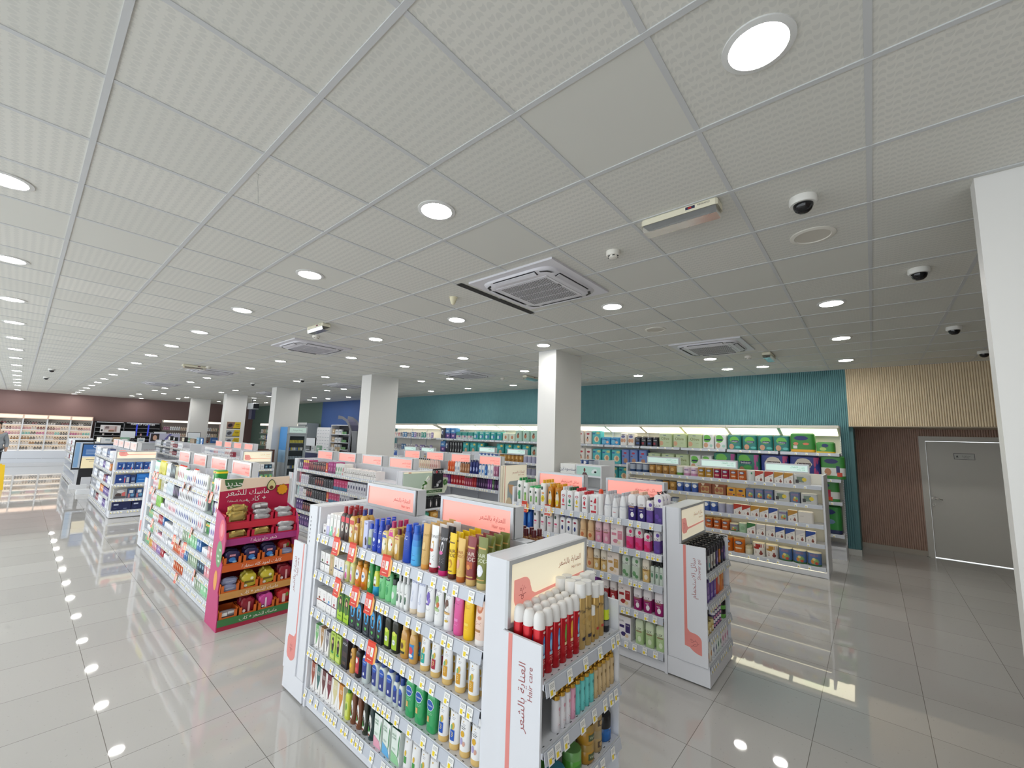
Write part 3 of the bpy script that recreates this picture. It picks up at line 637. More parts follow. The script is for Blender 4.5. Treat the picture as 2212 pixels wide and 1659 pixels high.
def kind(key, name, desc, cat, body, parts=(), w=.05, d=.05, h=.2):
    if name == 'bottle':
        for q, nm in (('oil', 'oil_bottle'), ('body wash', 'body_wash_bottle'), ('soap', 'soap_bottle'), ('lotion', 'lotion_bottle'), ('mist', 'body_mist_bottle'), ('pump', 'pump_bottle'), ('shampoo', 'shampoo_bottle'), ('white bottle', 'skin_care_bottle')):
            if q in desc: name = nm; break
    if name == 'carton':
        for q, nm in (('oil', 'oil_carton'), ('oral', 'oral_care_carton'), ('hair', 'hair_care_carton'), ('first aid', 'first_aid_carton'), ('soap', 'soap_carton'), ('aloe', 'aloe_carton')):
            if q in desc: name = nm; break
    if parts and parts[0][0] == 'pump': d += .03
    KINDS[key] = dict(name=name, desc=desc, cat=cat, me=body, parts=parts, w=w, d=d, h=h)
def tube(key, desc, col, cap, w=.056, h=.215, dec=(), name='hair_tube', cat='tube', rough=.32, caph=.026):
    r = w/2; prof = [(caph, r*.97, r*.80), (h*.45, r, r*.70), (h*.8, r*1.03, r*.36), (h*.93, r*1.05, .004), (h, r*1.05, .0028)]
    b = MB(); b.loft(prof, M(col, rough), 16); decals(b, surf(prof), dec)
    c = MB(); c.loft([(0, r*.92, r*.76), (.003, r*.97, r*.80), (caph, r*.97, r*.80)], M(cap, .3), 16)
    kind(key, name, desc, cat, b.build(name), [('cap', c.build('cap'))], w, w*.8, h)
SHAPE = {
 'straight': lambda w, d, h: [(0, w*.94, d*.94, 3), (.004, w, d, 3), (h*.78, w, d, 3), (h*.86, w*.86, d*.9, 2.6), (h*.90, w*.45, d*.6, 2)],
 'oval': lambda w, d, h: [(0, w*.9, d*.9), (.006, w, d), (h*.5, w, d), (h*.72, w*.95, d*.93), (h*.84, w*.7, d*.75), (h*.88, w*.4, d*.5)],
 'drop': lambda w, d, h: [(0, w*.86, d*.9), (.01, w*.95, d), (h*.3, w, d), (h*.6, w*.78, d*.88), (h*.8, w*.52, d*.7), (h*.88, w*.42, d*.55)],
 'up': lambda w, d, h: [(0, w*.7, d*.9, 3), (.005, w*.74, d*.95, 3), (h*.6, w*.95, d, 3), (h*.78, w, d, 3), (h*.86, w*.6, d*.7), (h*.88, w*.42, d*.55)],
 'rect': lambda w, d, h: [(0, w*.96, d*.95, 6), (.004, w, d, 6), (h*.76, w, d, 6), (h*.82, w*.8, d*.85, 5), (h*.86, w*.42, d*.6, 2)],
 'round': lambda w, d, h: [(0, w*.95, w*.95), (.004, w, w), (h*.74, w, w), (h*.80, w*.85, w*.85), (h*.86, w*.45, w*.45)],
 'full': lambda w, d, h: [(0, w*.92, d*.92, 3), (.006, w, d, 3), (h*.82, w, d, 3), (h*.9, w*.93, d*.92, 3), (h*.92, w*.8, d*.8, 3)],
 'slim': lambda w, d, h: [(0, w*.9, d*.9, 2.5), (.005, w, d, 2.5), (h*.55, w*.9, d*.95, 2.5), (h*.80, w*.7, d*.8, 2.3), (h*.86, w*.5, d*.6)],
 'waist': lambda w, d, h: [(0, w*.92, d*.92), (.006, w, d), (h*.3, w, d), (h*.5, w*.8, d*.9), (h*.68, w*.92, d*.95), (h*.82, w*.7, d*.8), (h*.88, w*.45, d*.5)],
}
def bottle(key, desc, shape, w, d, h, col, cap, dec=(), capk='cyl', caph=None, capw=None, name='bottle', cat='bottle', rough=.28, trans=0, bands=None, coat=0):
    W, Dd = w/2, d/2; prof = SHAPE[shape](W, Dd, h); zt = prof[-1][0]
    b = MB(); ms = None
    if bands:
        zs = sorted(set([p[0] for p in prof]+[q*h for q, c in bands[1:]])); mk = surf(prof)
        full = []
        for z in zs:
            for a, c in zip(prof, prof[1:]):
                if a[0] <= z <= c[0]:
                    t = (z-a[0])/((c[0]-a[0]) or 1); full.append((z, a[1]+(c[1]-a[1])*t, a[2]+(c[2]-a[2])*t, (a[3] if len(a) > 3 else 2))); break
        ms = []
        for z0, z1 in zip(zs, zs[1:]):
            m = [c for q, c in bands if q*h <= (z0+z1)/2][-1]; ms.append(M(m, rough, trans=trans))
        b.loft(full, None, 18, ms=ms)
    else: b.loft(prof, M(col, rough, trans=trans, coat=coat), 18)
    decals(b, surf(prof), dec)
    r = capw/2 if capw else min(prof[-1][1], prof[-1][2])*1.15; parts = []
    c = MB(); top = caph if caph else h-zt
    cm = M(cap, .3)
    if capk == 'cyl': c.loft([(zt-.002, r, r), (zt+top*.9, r*.97, r*.97), (zt+top, r*.85, r*.85)], cm, 16)
    elif capk == 'flip': c.loft([(zt-.002, prof[-1][1]*1.02, prof[-1][2]*1.02, 2.5), (zt+top*.85, prof[-1][1]*.98, prof[-1][2]*.98, 2.5), (zt+top, prof[-1][1]*.86, prof[-1][2]*.86, 2.5)], cm, 16)
    elif capk == 'dome': c.loft([(zt-.002, r, r), (zt+top*.5, r*.96, r*.96), (zt+top*.85, r*.7, r*.7), (zt+top, r*.25, r*.25)], cm, 16)
    elif capk == 'pump':
        c.loft([(zt-.002, r, r), (zt+top*.3, r, r), (zt+top*.34, r*.4, r*.4), (zt+top*.6, r*.35, r*.35)], cm, 14)
        c.box(-.011, .011, -.012, .012, zt+top*.6, zt+top*.78, cm, .004); c.tube([(0, -.008, zt+top*.72), (0, -.034, zt+top*.72), (0, -.040, zt+top*.62)], .0045, cm, 8)
    elif capk == 'spray':
        c.loft([(zt-.002, r, r), (zt+top*.4, r, r), (zt+top*.45, r*.55, r*.55), (zt+top*.8, r*.5, r*.5), (zt+top, r*.3, r*.3)], cm, 14); c.tube([(0, -r*.4, zt+top*.75), (0, -r*1.1, zt+top*.75)], r*.22, cm, 8)
    elif capk == 'trigger':
        c.loft([(zt-.002, r, r), (zt+top*.4, r*.8, r*.8)], cm, 12); c.box(-.009, .009, -.045, .02, zt+top*.4, zt+top, cm, .004); c.tube([(0, -.025, zt+top*.45), (0, -.034, zt-.01)], .004, cm, 6)
    kind(key, name, desc, cat, b.build(name), [({'cyl': 'cap', 'flip': 'cap', 'dome': 'cap', 'pump': 'pump', 'spray': 'spray_nozzle', 'trigger': 'trigger_head'}[capk], c.build('cap'))], w, d, h)
def carton(key, desc, w, d, h, col, dec=(), top=None, side=None, name='carton', cat='box', flap=None):
    b = MB(); m = M(col, .45)
    b.box(-w/2, w/2, -d/2, d/2, 0, h, m)
    decals(b, lambda k: (lambda u, v: (u, -d/2-.0004-k*.00025, v)), dec)
    if top: b.flat(rc(-w/2, w/2, -d/2, d/2), lambda u, v: (u, v, h+.0004), M(top, .45))
    if side:
        b.flat(rc(-d/2, d/2, 0, h), lambda u, v: (w/2+.0004, u, v), M(side, .45)); b.flat(rc(-d/2, d/2, 0, h), lambda u, v: (-w/2-.0004, -u, v), M(side, .45))
    kind(key, name, desc, cat, b.build(name), (), w, d, h)
def can(key, desc, w, h, col, cap, capf=.22, dec=(), name='spray_can', cat='can', tap=1.0, dome=True, bands=None):
    r = w/2; hb = h*(1-capf); prof = [(0, r*.95, r*.95), (.003, r, r), (hb-.008, r, r), (hb, r*.9, r*.9)]
    b = MB(); b.loft(prof, M(col, .22, .35), 20); decals(b, surf(prof), dec)
    c = MB()
    if dome: c.loft([(hb-.006, r*.98, r*.98), (hb+capf*h*.45, r*1.0, r*1.0), (h-.012, r*.86, r*.86), (h-.002, r*.72, r*.60), (h, r*.6, r*.5)], M(cap, .4), 20)
    else: c.loft([(hb-.004, r*1.03, r*1.03), (h-.004, r*1.03, r*1.03), (h, r*.98, r*.98)], M(cap, .35), 20)
    kind(key, name, desc, cat, b.build(name), [('cap', c.build('cap'))], w, w, h)
def tin(key, desc, w, h, col, lid='d8d2c0', dec=(), name='milk_tin', rim='c9a860', bands=None, metal=0):
    r = w/2; prof = [(0, r*.98, r*.98), (.004, r, r), (h-.012, r, r)]
    b = MB()
    if bands:
        zs = [q*h for q, c in bands]+[h-.012]; prof = [(z, r, r) for z in zs]; b.loft(prof, None, 20, ms=[M(c, .32, metal) for q, c in bands])
    else: b.loft(prof, M(col, .32, metal), 20)
    decals(b, surf(prof), dec)
    c = MB(); c.loft([(h-.013, r*1.03, r*1.03), (h-.002, r*1.03, r*1.03), (h, r*.97, r*.97)], M(lid, .4), 20)
    kind(key, name, desc, 'tin', b.build(name), [('lid', c.build('lid'))], w, w, h)
def jar(key, desc, w, h, col, lid, dec=(), lidf=.3, trans=0, name='jar'):
    r = w/2; hb = h*(1-lidf); prof = [(0, r*.92, r*.92), (.005, r, r), (hb*.9, r, r), (hb, r*.9, r*.9)]
    b = MB(); b.loft(prof, M(col, .2, trans=trans), 22); decals(b, surf(prof), dec)
    c = MB(); c.loft([(hb-.004, r*.98, r*.98), (h-.004, r*.98, r*.98), (h, r*.92, r*.92)], M(lid, .25, trans=.4 if trans else 0), 22)
    kind(key, name, desc, 'jar', b.build(name), [('lid', c.build('lid'))], w, w, h)
def pack(key, desc, w, d, h, col, dec=(), name='nappy_pack', cat='pack', bulge=.02, bands=None):
    """soft plastic bag, slightly pillowed"""
    W, Dd = w/2, d/2; R = []; zs = (0, .02, .15, .5, .85, .98, 1)
    prof = [(z*h, W*(1+bulge*sin(pi*z)-.08*(z in (0, 1))), Dd*(1+bulge*sin(pi*z)-.22*(z in (0, 1))), 6) for z in zs]
    b = MB()
    ms = None
    if bands: ms = [M([c for q, c in bands if q <= (z0+z1)/2][-1], .35) for z0, z1 in zip(zs, zs[1:])]
    b.loft(prof, M(col, .35) if not ms else None, 20, ms=ms); decals(b, surf(prof), dec)
    b.box(-W*.9, W*.9, -.002, .002, h-.002, h+.012, M(col or bands[-1][1], .4))
    kind(key, name, desc, cat, b.build(name), (), w, d, h)
# ------------------------------------------------------------------ placing
REG = {}; PUTN = [0]; IDS = {}
try: SKIP
except NameError: SKIP = set()
def put(key, x, y, z, rz=0, place='', front=True, tilt=0, s=1, unique=None, desc=None):
    K = KINDS[key]; PUTN[0] += 1
    if PUTN[0] in SKIP: return None
    o = D.objects.new(K['name'], K['me']); COL.objects.link(o); o.location = (x, y, z); o.rotation_euler = (tilt, 0, rz)
    if s != 1: o.scale = (s, s, s)
    for pn, pm in K['parts']:
        c = D.objects.new(pn, pm); COL.objects.link(c); c.parent = o
    o['category'] = K['cat']; IDS[o.name] = PUTN[0]
    if unique: o['label'] = unique
    else: REG.setdefault((desc or K['desc'], place, front), []).append(o)
    return o
def finish_labels():
    for (desc, place, front), L in REG.items():
        grp = '%s, %s' % (desc, place) if len(L) > 1 else None
        # order along the shelf as its front shows it
        rz = L[0].rotation_euler[2]; ax = (cos(round(rz/(pi/2))*pi/2), sin(round(rz/(pi/2))*pi/2))
        L.sort(key=lambda o: (round(o.location.z, 2) < 0, o.location.x*ax[0]+o.location.y*ax[1]))
        for i, o in enumerate(L):
            if front:
                w = ordw(i, len(L)); lab = '%s, %s%s' % (desc, w+', ' if w else '', place)
            else: lab = '%s behind front row, %s' % (desc, place)
            o['label'] = lab
            if grp: o['group'] = grp if front else grp+', behind'
class Row:
    """products along one shelf. fixed line y (centre of the product's front), front to the -y side (rz=0) or +x side (rz=pi/2)"""
    def __init__(s, place, line, z, rz=0, deep=.238): s.place = place; s.line = line; s.z = z; s.rz = rz; s.deep = deep
    def at(s, key, u, back=0, gap=.004, jit=.003, rows_gap=None, first=True, place=None):
        K = KINDS[key]; d = K['d']
        for r in range(back+1):
            if r == 0 and not first: continue
            off = d/2+r*(d+gap)
            if r and off+d/2 > s.deep: break
            j = rnd.uniform(-jit, jit) if r == 0 else rnd.uniform(-jit*2, jit*2)
            a = rnd.uniform(-.06, .06)
            if abs(s.rz) < .1: x, y = u+j*.4, s.line+off
            elif s.rz > 0: x, y = s.line-off, u+j*.4
            else: x, y = s.line+off, u+j*.4
            put(key, x, y, s.z+.0005, s.rz+a, place or s.place, r == 0)
    def seq(s, u, items, gap=.004, end=None, fill=None):
        """items: (key, count[, back rows])"""
        for it in items:
            key, n = it[0], it[1]; bk = it[2] if len(it) > 2 else 0
            if key == '_': u += n; continue
            w = KINDS[key]['w']
            for i in range(n):
                if end is not None and u+w > end: return u
                s.at(key, u+w/2, bk); u += w+gap
        while fill and end is not None:
            k = rnd.choice(fill); n = rnd.choice((2, 3, 4)); w = KINDS[k]['w']
            if u+w > end: break
            for i in range(n):
                if u+w <= end: s.at(k, u+w/2, 0); u += w+gap
        return u
# ================================================================== NEAREST GONDOLA: kinds
# cartons
carton('smallwhite', 'small white carton with a dark flower', .046, .04, .065, 'f1efee', [('e', .004, .02, .012, .009, '4a4048'), ('c', 0, .055, .03, 2, 'c9a8b0')])
carton('lav', 'tall white and lavender carton', .038, .035, .135, 'f3f1f4', [('r', 0, .03, .036, .06, 'c9c6e6'), ('c', 0, .12, .028, 3, 'b9b0c0')])
def wedge(c): return [('p', [(-.018, .002), (.018, .002), (.018, .05), (-.018, .02)], c), ('c', 0, .135, .026, 3, 'b8b0ae'), ('e', .008, .055, .008, .012, c)]
for k, n_, c in (('grnbox', 'mint green', '7fd6ab'), ('pnkbox', 'coral pink', 'ee8f92'), ('yelbox', 'yellow green', 'e6e08a')):
    carton(k, 'tall white carton with a %s corner' % n_, .042, .045, .15, 'f4f1ee', wedge(c), side='dfe8e2' if k == 'grnbox' else None)
bottle('blkred', 'dark oil bottle with red label and cap', 'rect', .05, .036, .205, '4a3c38', 'a3242c', [('r', 0, .135, .042, .035, 'e04a55'), ('e', 0, .085, .016, .03, 'ded8cc'), ('e', .002, .085, .006, .01, '8c3a4a')], capw=.026, caph=.04)
bottle('goldflat', 'gold oil bottle with red label', 'rect', .06, .036, .20, 'd0a445', '7c1f30', [('r', 0, .13, .05, .026, 'd8504e'), ('e', -.004, .07, .02, .035, 'efe6d2'), ('e', .01, .072, .006, .009, 'd0703c')], capw=.026, caph=.036, rough=.12, coat=.6)
bottle('goldsm', 'small gold oil bottle with maroon cap', 'rect', .048, .034, .155, 'cf9f4c', '6f2a34', [('r', 0, .10, .04, .02, 'b5604c'), ('e', 0, .05, .013, .024, 'efe6d2')], capw=.022, caph=.03, rough=.12, coat=.6)
bottle('goldnavy', 'tapered golden bottle with navy cap', 'up', .062, .04, .215, 'd3aa58', '23357f', [('t', 'VATIKA', -.002, .13, .016, '2a3a70', pi/2), ('r', .012, .09, .006, .05, 'e9d9a8')], capw=.026, caph=.035)
carton('lavtall', 'pale lavender carton with dark hair picture', .046, .04, .165, 'cdd3f4', [('p', [(.002, .02), (.018, .02), (.02, .05), (.008, .075), (-.004, .06)], '3a2c34'), ('c', 0, .15, .03, 2, '4a4a9a')])
bottle('clearnav', 'small clear bottle with blue cap', 'straight', .036, .03, .14, 'b9c2c4', '2b4fc0', [('r', 0, .05, .03, .05, '8aa85a'), ('r', 0, .02, .03, .02, '2f3f80')], capw=.022, caph=.028, rough=.1)
bottle('blue', 'royal blue hair lotion bottle', 'slim', .05, .036, .185, '1f41b4', '2450cc', [('t', 'SC', -.002, .12, .026, 'e8ecf8'), ('e', .002, .07, .010, .012, 'dfe6f6'), ('c', 0, .04, .026, 2, 'c8d2f0')], capw=.026, caph=.03)
bottle('appleblue', 'clear gold hair oil with blue label', 'rect', .058, .038, .165, 'd8bd72', '54407c', [('r', 0, .115, .048, .03, '3a57b8'), ('e', -.002, .06, .02, .032, 'f2ecdc'), ('e', .012, .066, .005, .007, '6a8a3a')], capw=.026, caph=.028, rough=.12, coat=.6)
bottle('applepink', 'clear gold hair oil with magenta label', 'rect', .06, .038, .195, 'd6b864', 'b3245e', [('r', 0, .135, .052, .034, 'd93f96'), ('e', -.002, .07, .022, .036, 'f4eede'), ('e', .012, .074, .006, .008, 'c23a34')], capw=.028, caph=.034, rough=.12, coat=.6)
bottle('goldmar', 'gold hair oil bottle with maroon cap', 'rect', .05, .036, .16, 'd4ab50', '661c2c', [('r', 0, .12, .04, .018, 'b04a50'), ('e', 0, .06, .014, .03, 'efe4cc')], capw=.024, caph=.03, rough=.12, coat=.6)
bottle('bigblue', 'cobalt blue shampoo bottle', 'slim', .064, .042, .20, '1d46b0', '2459d0', [('t', 'SC', -.006, .135, .03, 'dfe6f8'), ('c', 0, .09, .034, 4, '3a62cc')], capw=.034, caph=.035)
bottle('ltblue', 'light blue shampoo bottle fading to dark', 'slim', .068, .044, .205, None, '1f62cc', [('c', .004, .06, .03, 3, '2f6ab8'), ('r', .004, .03, .03, .003, '2f5aa8')], bands=[(0, '4fb0ea'), (.30, '49a6e6'), (.5, '3a90dc'), (.66, '2a72cc'), (.8, '1f5cc0')], capw=.036, caph=.035)
tube('tgold', 'golden hair mask tube', 'd9b068', 'dd9a44', .052, .235, [('t', 'ELVIVE', 0, .175, .018, 'b08a3c'), ('e', 0, .12, .012, .02, 'e8c888'), ('r', 0, .10, .03, .003, 'a8802c'), ('c', 0, .065, .03, 3, 'b48a3c')])
tube('twhite', 'white hair mask tube with red cap', 'f3f2f1', '9a1830', .058, .235, [('t', 'ELVIVE', 0, .18, .021, '4a4a4e'), ('e', .001, .135, .010, .024, 'd9b060'), ('e', .001, .131, .007, .018, 'f3f2f1'), ('e', -.003, .112, .016, .008, 'd2552e'), ('c', 0, .085, .036, 5, '55555a'), ('r', -.006, .042, .02, .008, 'c22838')])
tube('tblack', 'black hair mask tube with magenta cap', '2a2529', 'c81a70', .058, .235, [('t', 'ELVIVE', 0, .18, .021, 'e8e6e8'), ('e', .001, .14, .011, .026, 'e9e6ea'), ('e', .001, .137, .007, .018, '2a2529'), ('e', -.003, .112, .016, .009, 'e06aa8'), ('c', 0, .085, .036, 5, 'b8b2b8'), ('r', -.006, .042, .02, .008, 'd86aa0')])
tube('tyellow', 'bright yellow hair food tube with brown cap', 'f4cf1c', '5d2c20', .05, .22, [('r', 0, .175, .036, .006, '6a4a1c'), ('t', 'HAIR', 0, .135, .024, '6a3a20'), ('t', 'FOOD', 0, .115, .024, '6a3a20'), ('e', 0, .075, .014, .02, 'c98a28'), ('e', 0, .072, .009, .013, 'f4cf1c'), ('r', 0, .04, .03, .005, '7a5a20')])
tube('ttan', 'pale orange hair food tube with copper cap', 'e5bd6a', 'c06a2c', .052, .205, [('t', 'HAIR', 0, .14, .02, 'b56a30'), ('t', 'FOOD', 0, .122, .02, 'b56a30'), ('e', -.004, .085, .012, .022, 'e8a894'), ('c', 0, .05, .03, 2, 'b5803c')])
tube('tmaroon', 'maroon hair food tube with gold cap', '8a3036', 'd3b070', .06, .225, [('r', 0, .175, .05, .008, 'd9ae62'), ('t', 'HAIR', 0, .145, .026, 'ecd9cc'), ('t', 'FOOD', 0, .122, .026, 'ecd9cc'), ('r', 0, .095, .044, .03, 'b8542e'), ('e', 0, .085, .012, .012, 'd98a4a'), ('r', 0, .042, .05, .006, 'd9ae62')], caph=.03)
tube('tolive', 'olive green hair food tube with gold cap', '7d8340', 'cbb57c', .06, .235, [('r', 0, .185, .05, .007, 'd9ae62'), ('t', 'HAIR', 0, .152, .024, 'e6ead0'), ('t', 'FOOD', 0, .13, .024, 'e6ead0'), ('e', 0, .085, .02, .027, 'e8eaf0'), ('e', 0, .085, .015, .02, 'f4f6f8'), ('c', 0, .095, .018, 3, '6a7ab0'), ('r', 0, .045, .05, .005, 'd9ae62')], caph=.03)
bottle('marcap', 'dark maroon capped oil bottle', 'rect', .05, .036, .20, '8a5a34', '5c1820', [], capw=.028, caph=.036)
# shelf 2
def white_oil(k, bar, dots, desc):
    carton(k, desc, .064, .06, .125, 'f1efed', [('r', 0, .052, .062, .007, bar), ('t', 'L K', 0, .102, .013, 'a8a8a8'), ('t', 'OIL', 0, .088, .012, 'c89ca0'), ('e', .0, .068, .011, .009, dots), ('e', .0, .025, .004, .002, '8a8a8a')], top='e5e3e0')
white_oil('woildk', '4a484c', '5a6a3a', 'white oil carton with a dark grey stripe')
white_oil('woilpk', '4a484c', 'c0505a', 'white oil carton with red spices')
white_oil('woilnv', '3f4a86', '2a2c34', 'white oil carton with a navy stripe')
white_oil('woilbl', '3f4a86', '5aa0d8', 'white oil carton with a blue drop')
white_oil('woilrd', 'b54a34', '8a4a30', 'white oil carton with a rust stripe')
white_oil('woilmr', '7a3048', 'a83040', 'white oil carton with a maroon stripe')
carton('kraft', 'beige kraft oil carton', .056, .06, .135, 'c3ad83', [('r', 0, .075, .012, .05, 'd8b08a'), ('e', 0, .03, .006, .006, '4a4440'), ('c', 0, .11, .024, 2, '8a7a58')], top='b29c70')
bottle('yelpouch', 'clear yellow spray bottle with floral label', 'up', .058, .04, .15, 'd8d68a', 'e0dfa6', [('p', [], '')][:0]+[('r', -.002, .06, .026, .09, 'e9dfe9'), ('e', -.002, .04, .012, .02, 'd86aa8'), ('e', 0, .09, .012, .012, 'c8ccc8')], capw=.034, caph=.02, rough=.12)
bottle('orange', 'orange hair oil bottle with white label', 'oval', .062, .042, .15, 'e2921e', 'e8a23a', [('e', 0, .075, .02, .03, 'eef2f4'), ('e', 0, .078, .01, .008, '5a7aa8'), ('r', 0, .028, .04, .02, 'd9701c')], capw=.03, caph=.02, rough=.12, coat=.6)
bottle('green', 'deep green hair oil bottle', 'slim', .06, .042, .185, '2c8c44', '3fa357', [('e', 0, .065, .018, .04, 'a9d08a'), ('e', .002, .12, .008, .008, 'd8d43a'), ('e', 0, .07, .009, .008, 'e8f0e8')], capw=.034, caph=.03, rough=.15)
bottle('cocoblue', 'coconut oil bottle with blue base', 'slim', .054, .04, .165, None, '3f9a4c', [('e', 0, .08, .014, .03, 'f1f2ee'), ('e', 0, .06, .010, .008, '8a5a34'), ('t', 'oil', 0, .09, .014, '3a6ab0')], bands=[(0, '38a8d8'), (.32, 'd8d84a'), (.8, 'cfd046')], capw=.03, caph=.025)
bottle('mint', 'mint green enriched oil bottle', 'oval', .062, .042, .18, '7fd08e', '27924a', [('r', -.002, .125, .04, .022, '24382c'), ('t', 'vatika', -.002, .125, .014, 'd8e8d8'), ('e', 0, .06, .012, .024, '4aa868'), ('c', 0, .095, .03, 2, '3a8a5a')], capw=.036, caph=.035)
bottle('mint2', 'dark capped mint oil bottle', 'oval', .05, .04, .12, '8fcf9c', '22342a', [('e', 0, .05, .012, .02, 'dfe8e0')], capw=.036, caph=.03)
bottle('minis', 'clear white mini bottle with leaf label', 'straight', .032, .03, .15, 'eceeec', 'f2f2f0', [('r', 0, .05, .028, .08, 'f4f5f3'), ('e', 0, .055, .009, .016, '5a7a62'), ('e', 0, .04, .007, .010, '3a5a52'), ('c', 0, .088, .02, 2, '4a4a4a')], capw=.014, caph=.05)
tube('dove', 'white tube with blue lettering and cream cap', 'e9ebf4', 'e5d3b8', .058, .205, [('t', 'Dove', -.002, .165, .026, '5a68a8'), ('e', .004, .09, .005, .03, 'd3d8ea'), ('c', 0, .07, .02, 2, 'b9bcd0')])
def white_tube(k, desc, c1, c2, extra=(), txt='LOVE', cap='f0f0f0', col='f3f3f2'):
    tube(k, desc, col, cap, .058, .205, [('t', txt, 0, .165, .017, '8a8a9a'), ('c', 0, .15, .03, 2, 'b0b0b8'), ('e', -.004, .12, .014, .022, c1), ('e', .006, .10, .010, .013, c2), ('r', -.004, .083, .026, .008, c1), ('c', 0, .06, .03, 2, 'c0c0c0')]+list(extra))
white_tube('tlav', 'white hair tube with purple lavender', '6a54b0', '8a74c8')
white_tube('tavo', 'white hair tube with avocado picture', '8aa85a', 'c8703c', [('r', 0, .075, .034, .012, 'bcd0a0')])
white_tube('tcoco', 'white hair tube with coconut and gold band', '6a4a3a', 'e9e6e0', [('r', 0, .08, .04, .01, 'd8b070'), ('e', .004, .045, .012, .006, 'd8b84a')])
def frizz(k, desc, c, cd, cl):
    tube(k, desc, c, c, .06, .215, [('e', 0, .175, .019, .02, cl), ('t', 'NK', 0, .175, .022, cd), ('c', 0, .145, .034, 2, cd), ('r', 0, .07, .026, .012, cl), ('c', 0, .052, .03, 2, cl)])
frizz('tpink', 'hot pink hair tube', 'df5a9c', 'b03a7a', 'e88ac0'); frizz('tylw', 'yellow hair tube with orange swirl', 'f3c41c', 'd08a1c', 'f8da5a')
tube('tpeach', 'pale peach hair tube with orange face', 'efd2c2', 'f2ebe6', .062, .215, [('e', 0, .165, .02, .026, 'cf7a50'), ('e', 0, .168, .014, .016, 'e8b090'), ('e', .004, .12, .012, .008, 'd88a6a'), ('c', 0, .10, .03, 3, 'c89a8a'), ('r', -.002, .065, .032, .01, 'b5804c'), ('c', 0, .05, .03, 1, 'c89a8a')])
# shelf 3
carton('lady', 'green hair henna carton with long haired lady', .072, .05, .185, '3a7a2c', [('r', 0, .03, .07, .055, 'a9d03a'), ('e', 0, .10, .028, .055, 'b8d84a'), ('e', .0, .098, .024, .05, '2c221e'), ('e', .0, .115, .011, .015, 'dcb496'), ('p', [(-.014, .055), (.014, .055), (.01, .098), (-.01, .098)], '4a7a34'), ('t', 'HAIR', 0, .17, .016, 'e8e04a'), ('t', 'henna', 0, .03, .016, '3a6a2c')], top='4a8a38')
carton('darkbox', 'black hair colour carton with blue oval lady', .066, .05, .185, '2a2f38', [('e', 0, .11, .025, .047, '3aa0e0'), ('e', 0, .11, .021, .041, '4ab0e8'), ('e', 0, .112, .011, .022, '26222a'), ('e', .002, .12, .006, .009, 'd8ac8e'), ('p', [(-.012, .074), (.012, .074), (.008, .10), (-.006, .10)], '2a2a3a'), ('p', [(0, .028), (.012, .042), (.006, .05), (0, .044), (-.006, .05), (-.012, .042)], '5ac05a'), ('c', 0, .018, .04, 2, '8a929a')], top='3a404a')
bottle('lime', 'black hair oil bottle with lime label', 'straight', .056, .042, .19, '2c2f26', '8fae3a', [('r', 0, .06, .044, .085, 'a9c83a'), ('e', 0, .10, .016, .012, 'd8e25a'), ('e', 0, .055, .014, .014, 'e8ecea'), ('t', 'VATIKA', 0, .055, .009, '4a6aa0')], capw=.032, caph=.032, rough=.15)
bottle('goldoil', 'golden oil bottle with coconut label', 'oval', .06, .042, .165, 'cf9a4a', 'e0bd7a', [('r', 0, .06, .042, .07, 'e0c23a'), ('e', -.002, .065, .012, .016, '6a4a2c'), ('r', 0, .032, .036, .012, '3a3a2c')], capw=.034, caph=.028, rough=.12, coat=.6)
bottle('goldoilb', 'golden oil bottle with blue and red label', 'oval', .06, .042, .165, 'd3a254', 'e6c88a', [('r', 0, .06, .042, .07, '3a8ac8'), ('e', 0, .065, .016, .018, 'd84a54'), ('e', 0, .04, .016, .008, 'f0f0f0')], capw=.034, caph=.028, rough=.12, coat=.6)
def pan(k, desc, c, ov=None):
    tube(k, desc, 'f0f0f0', 'e3c07a', .06, .19, [('t', 'PANTENE', 0, .158, .0125, '6a6a74'), ('e', -.002, .143, .003, .003, 'c9a23a'), ('c', .002, .132, .022, 2, 'b8b8c0'), ('p', [], '')][:3]+([('r', .002, .062, .026, .045, c), ('e', .004, .10, .009, .014, 'd9b03a'), ('e', -.004, .095, .007, .010, '7ab07a'), ('t', '3', .002, .066, .03, 'e6cf8a')] if not ov else [('e', 0, .095, .013, .012, 'd9a82c'), ('e', -.004, .065, .010, .014, 'a9a2d0'), ('e', .012, .058, .007, .01, 'd8a898'), ('c', 0, .12, .03, 2, '55555a')]), caph=.026)
pan('pteal', 'white hair tube with teal square', '2aa89a'); pan('pred', 'white hair tube with red square', 'a82c3c'); pan('pgold', 'white hair tube with gold square', 'd39a2c'); pan('pblue', 'white hair tube with blue square', '2358b8'); pan('plav', 'white hair tube with gold and lilac drops', '', True)
pan('pgreen', 'white hair tube with green square', '3a9a4a')
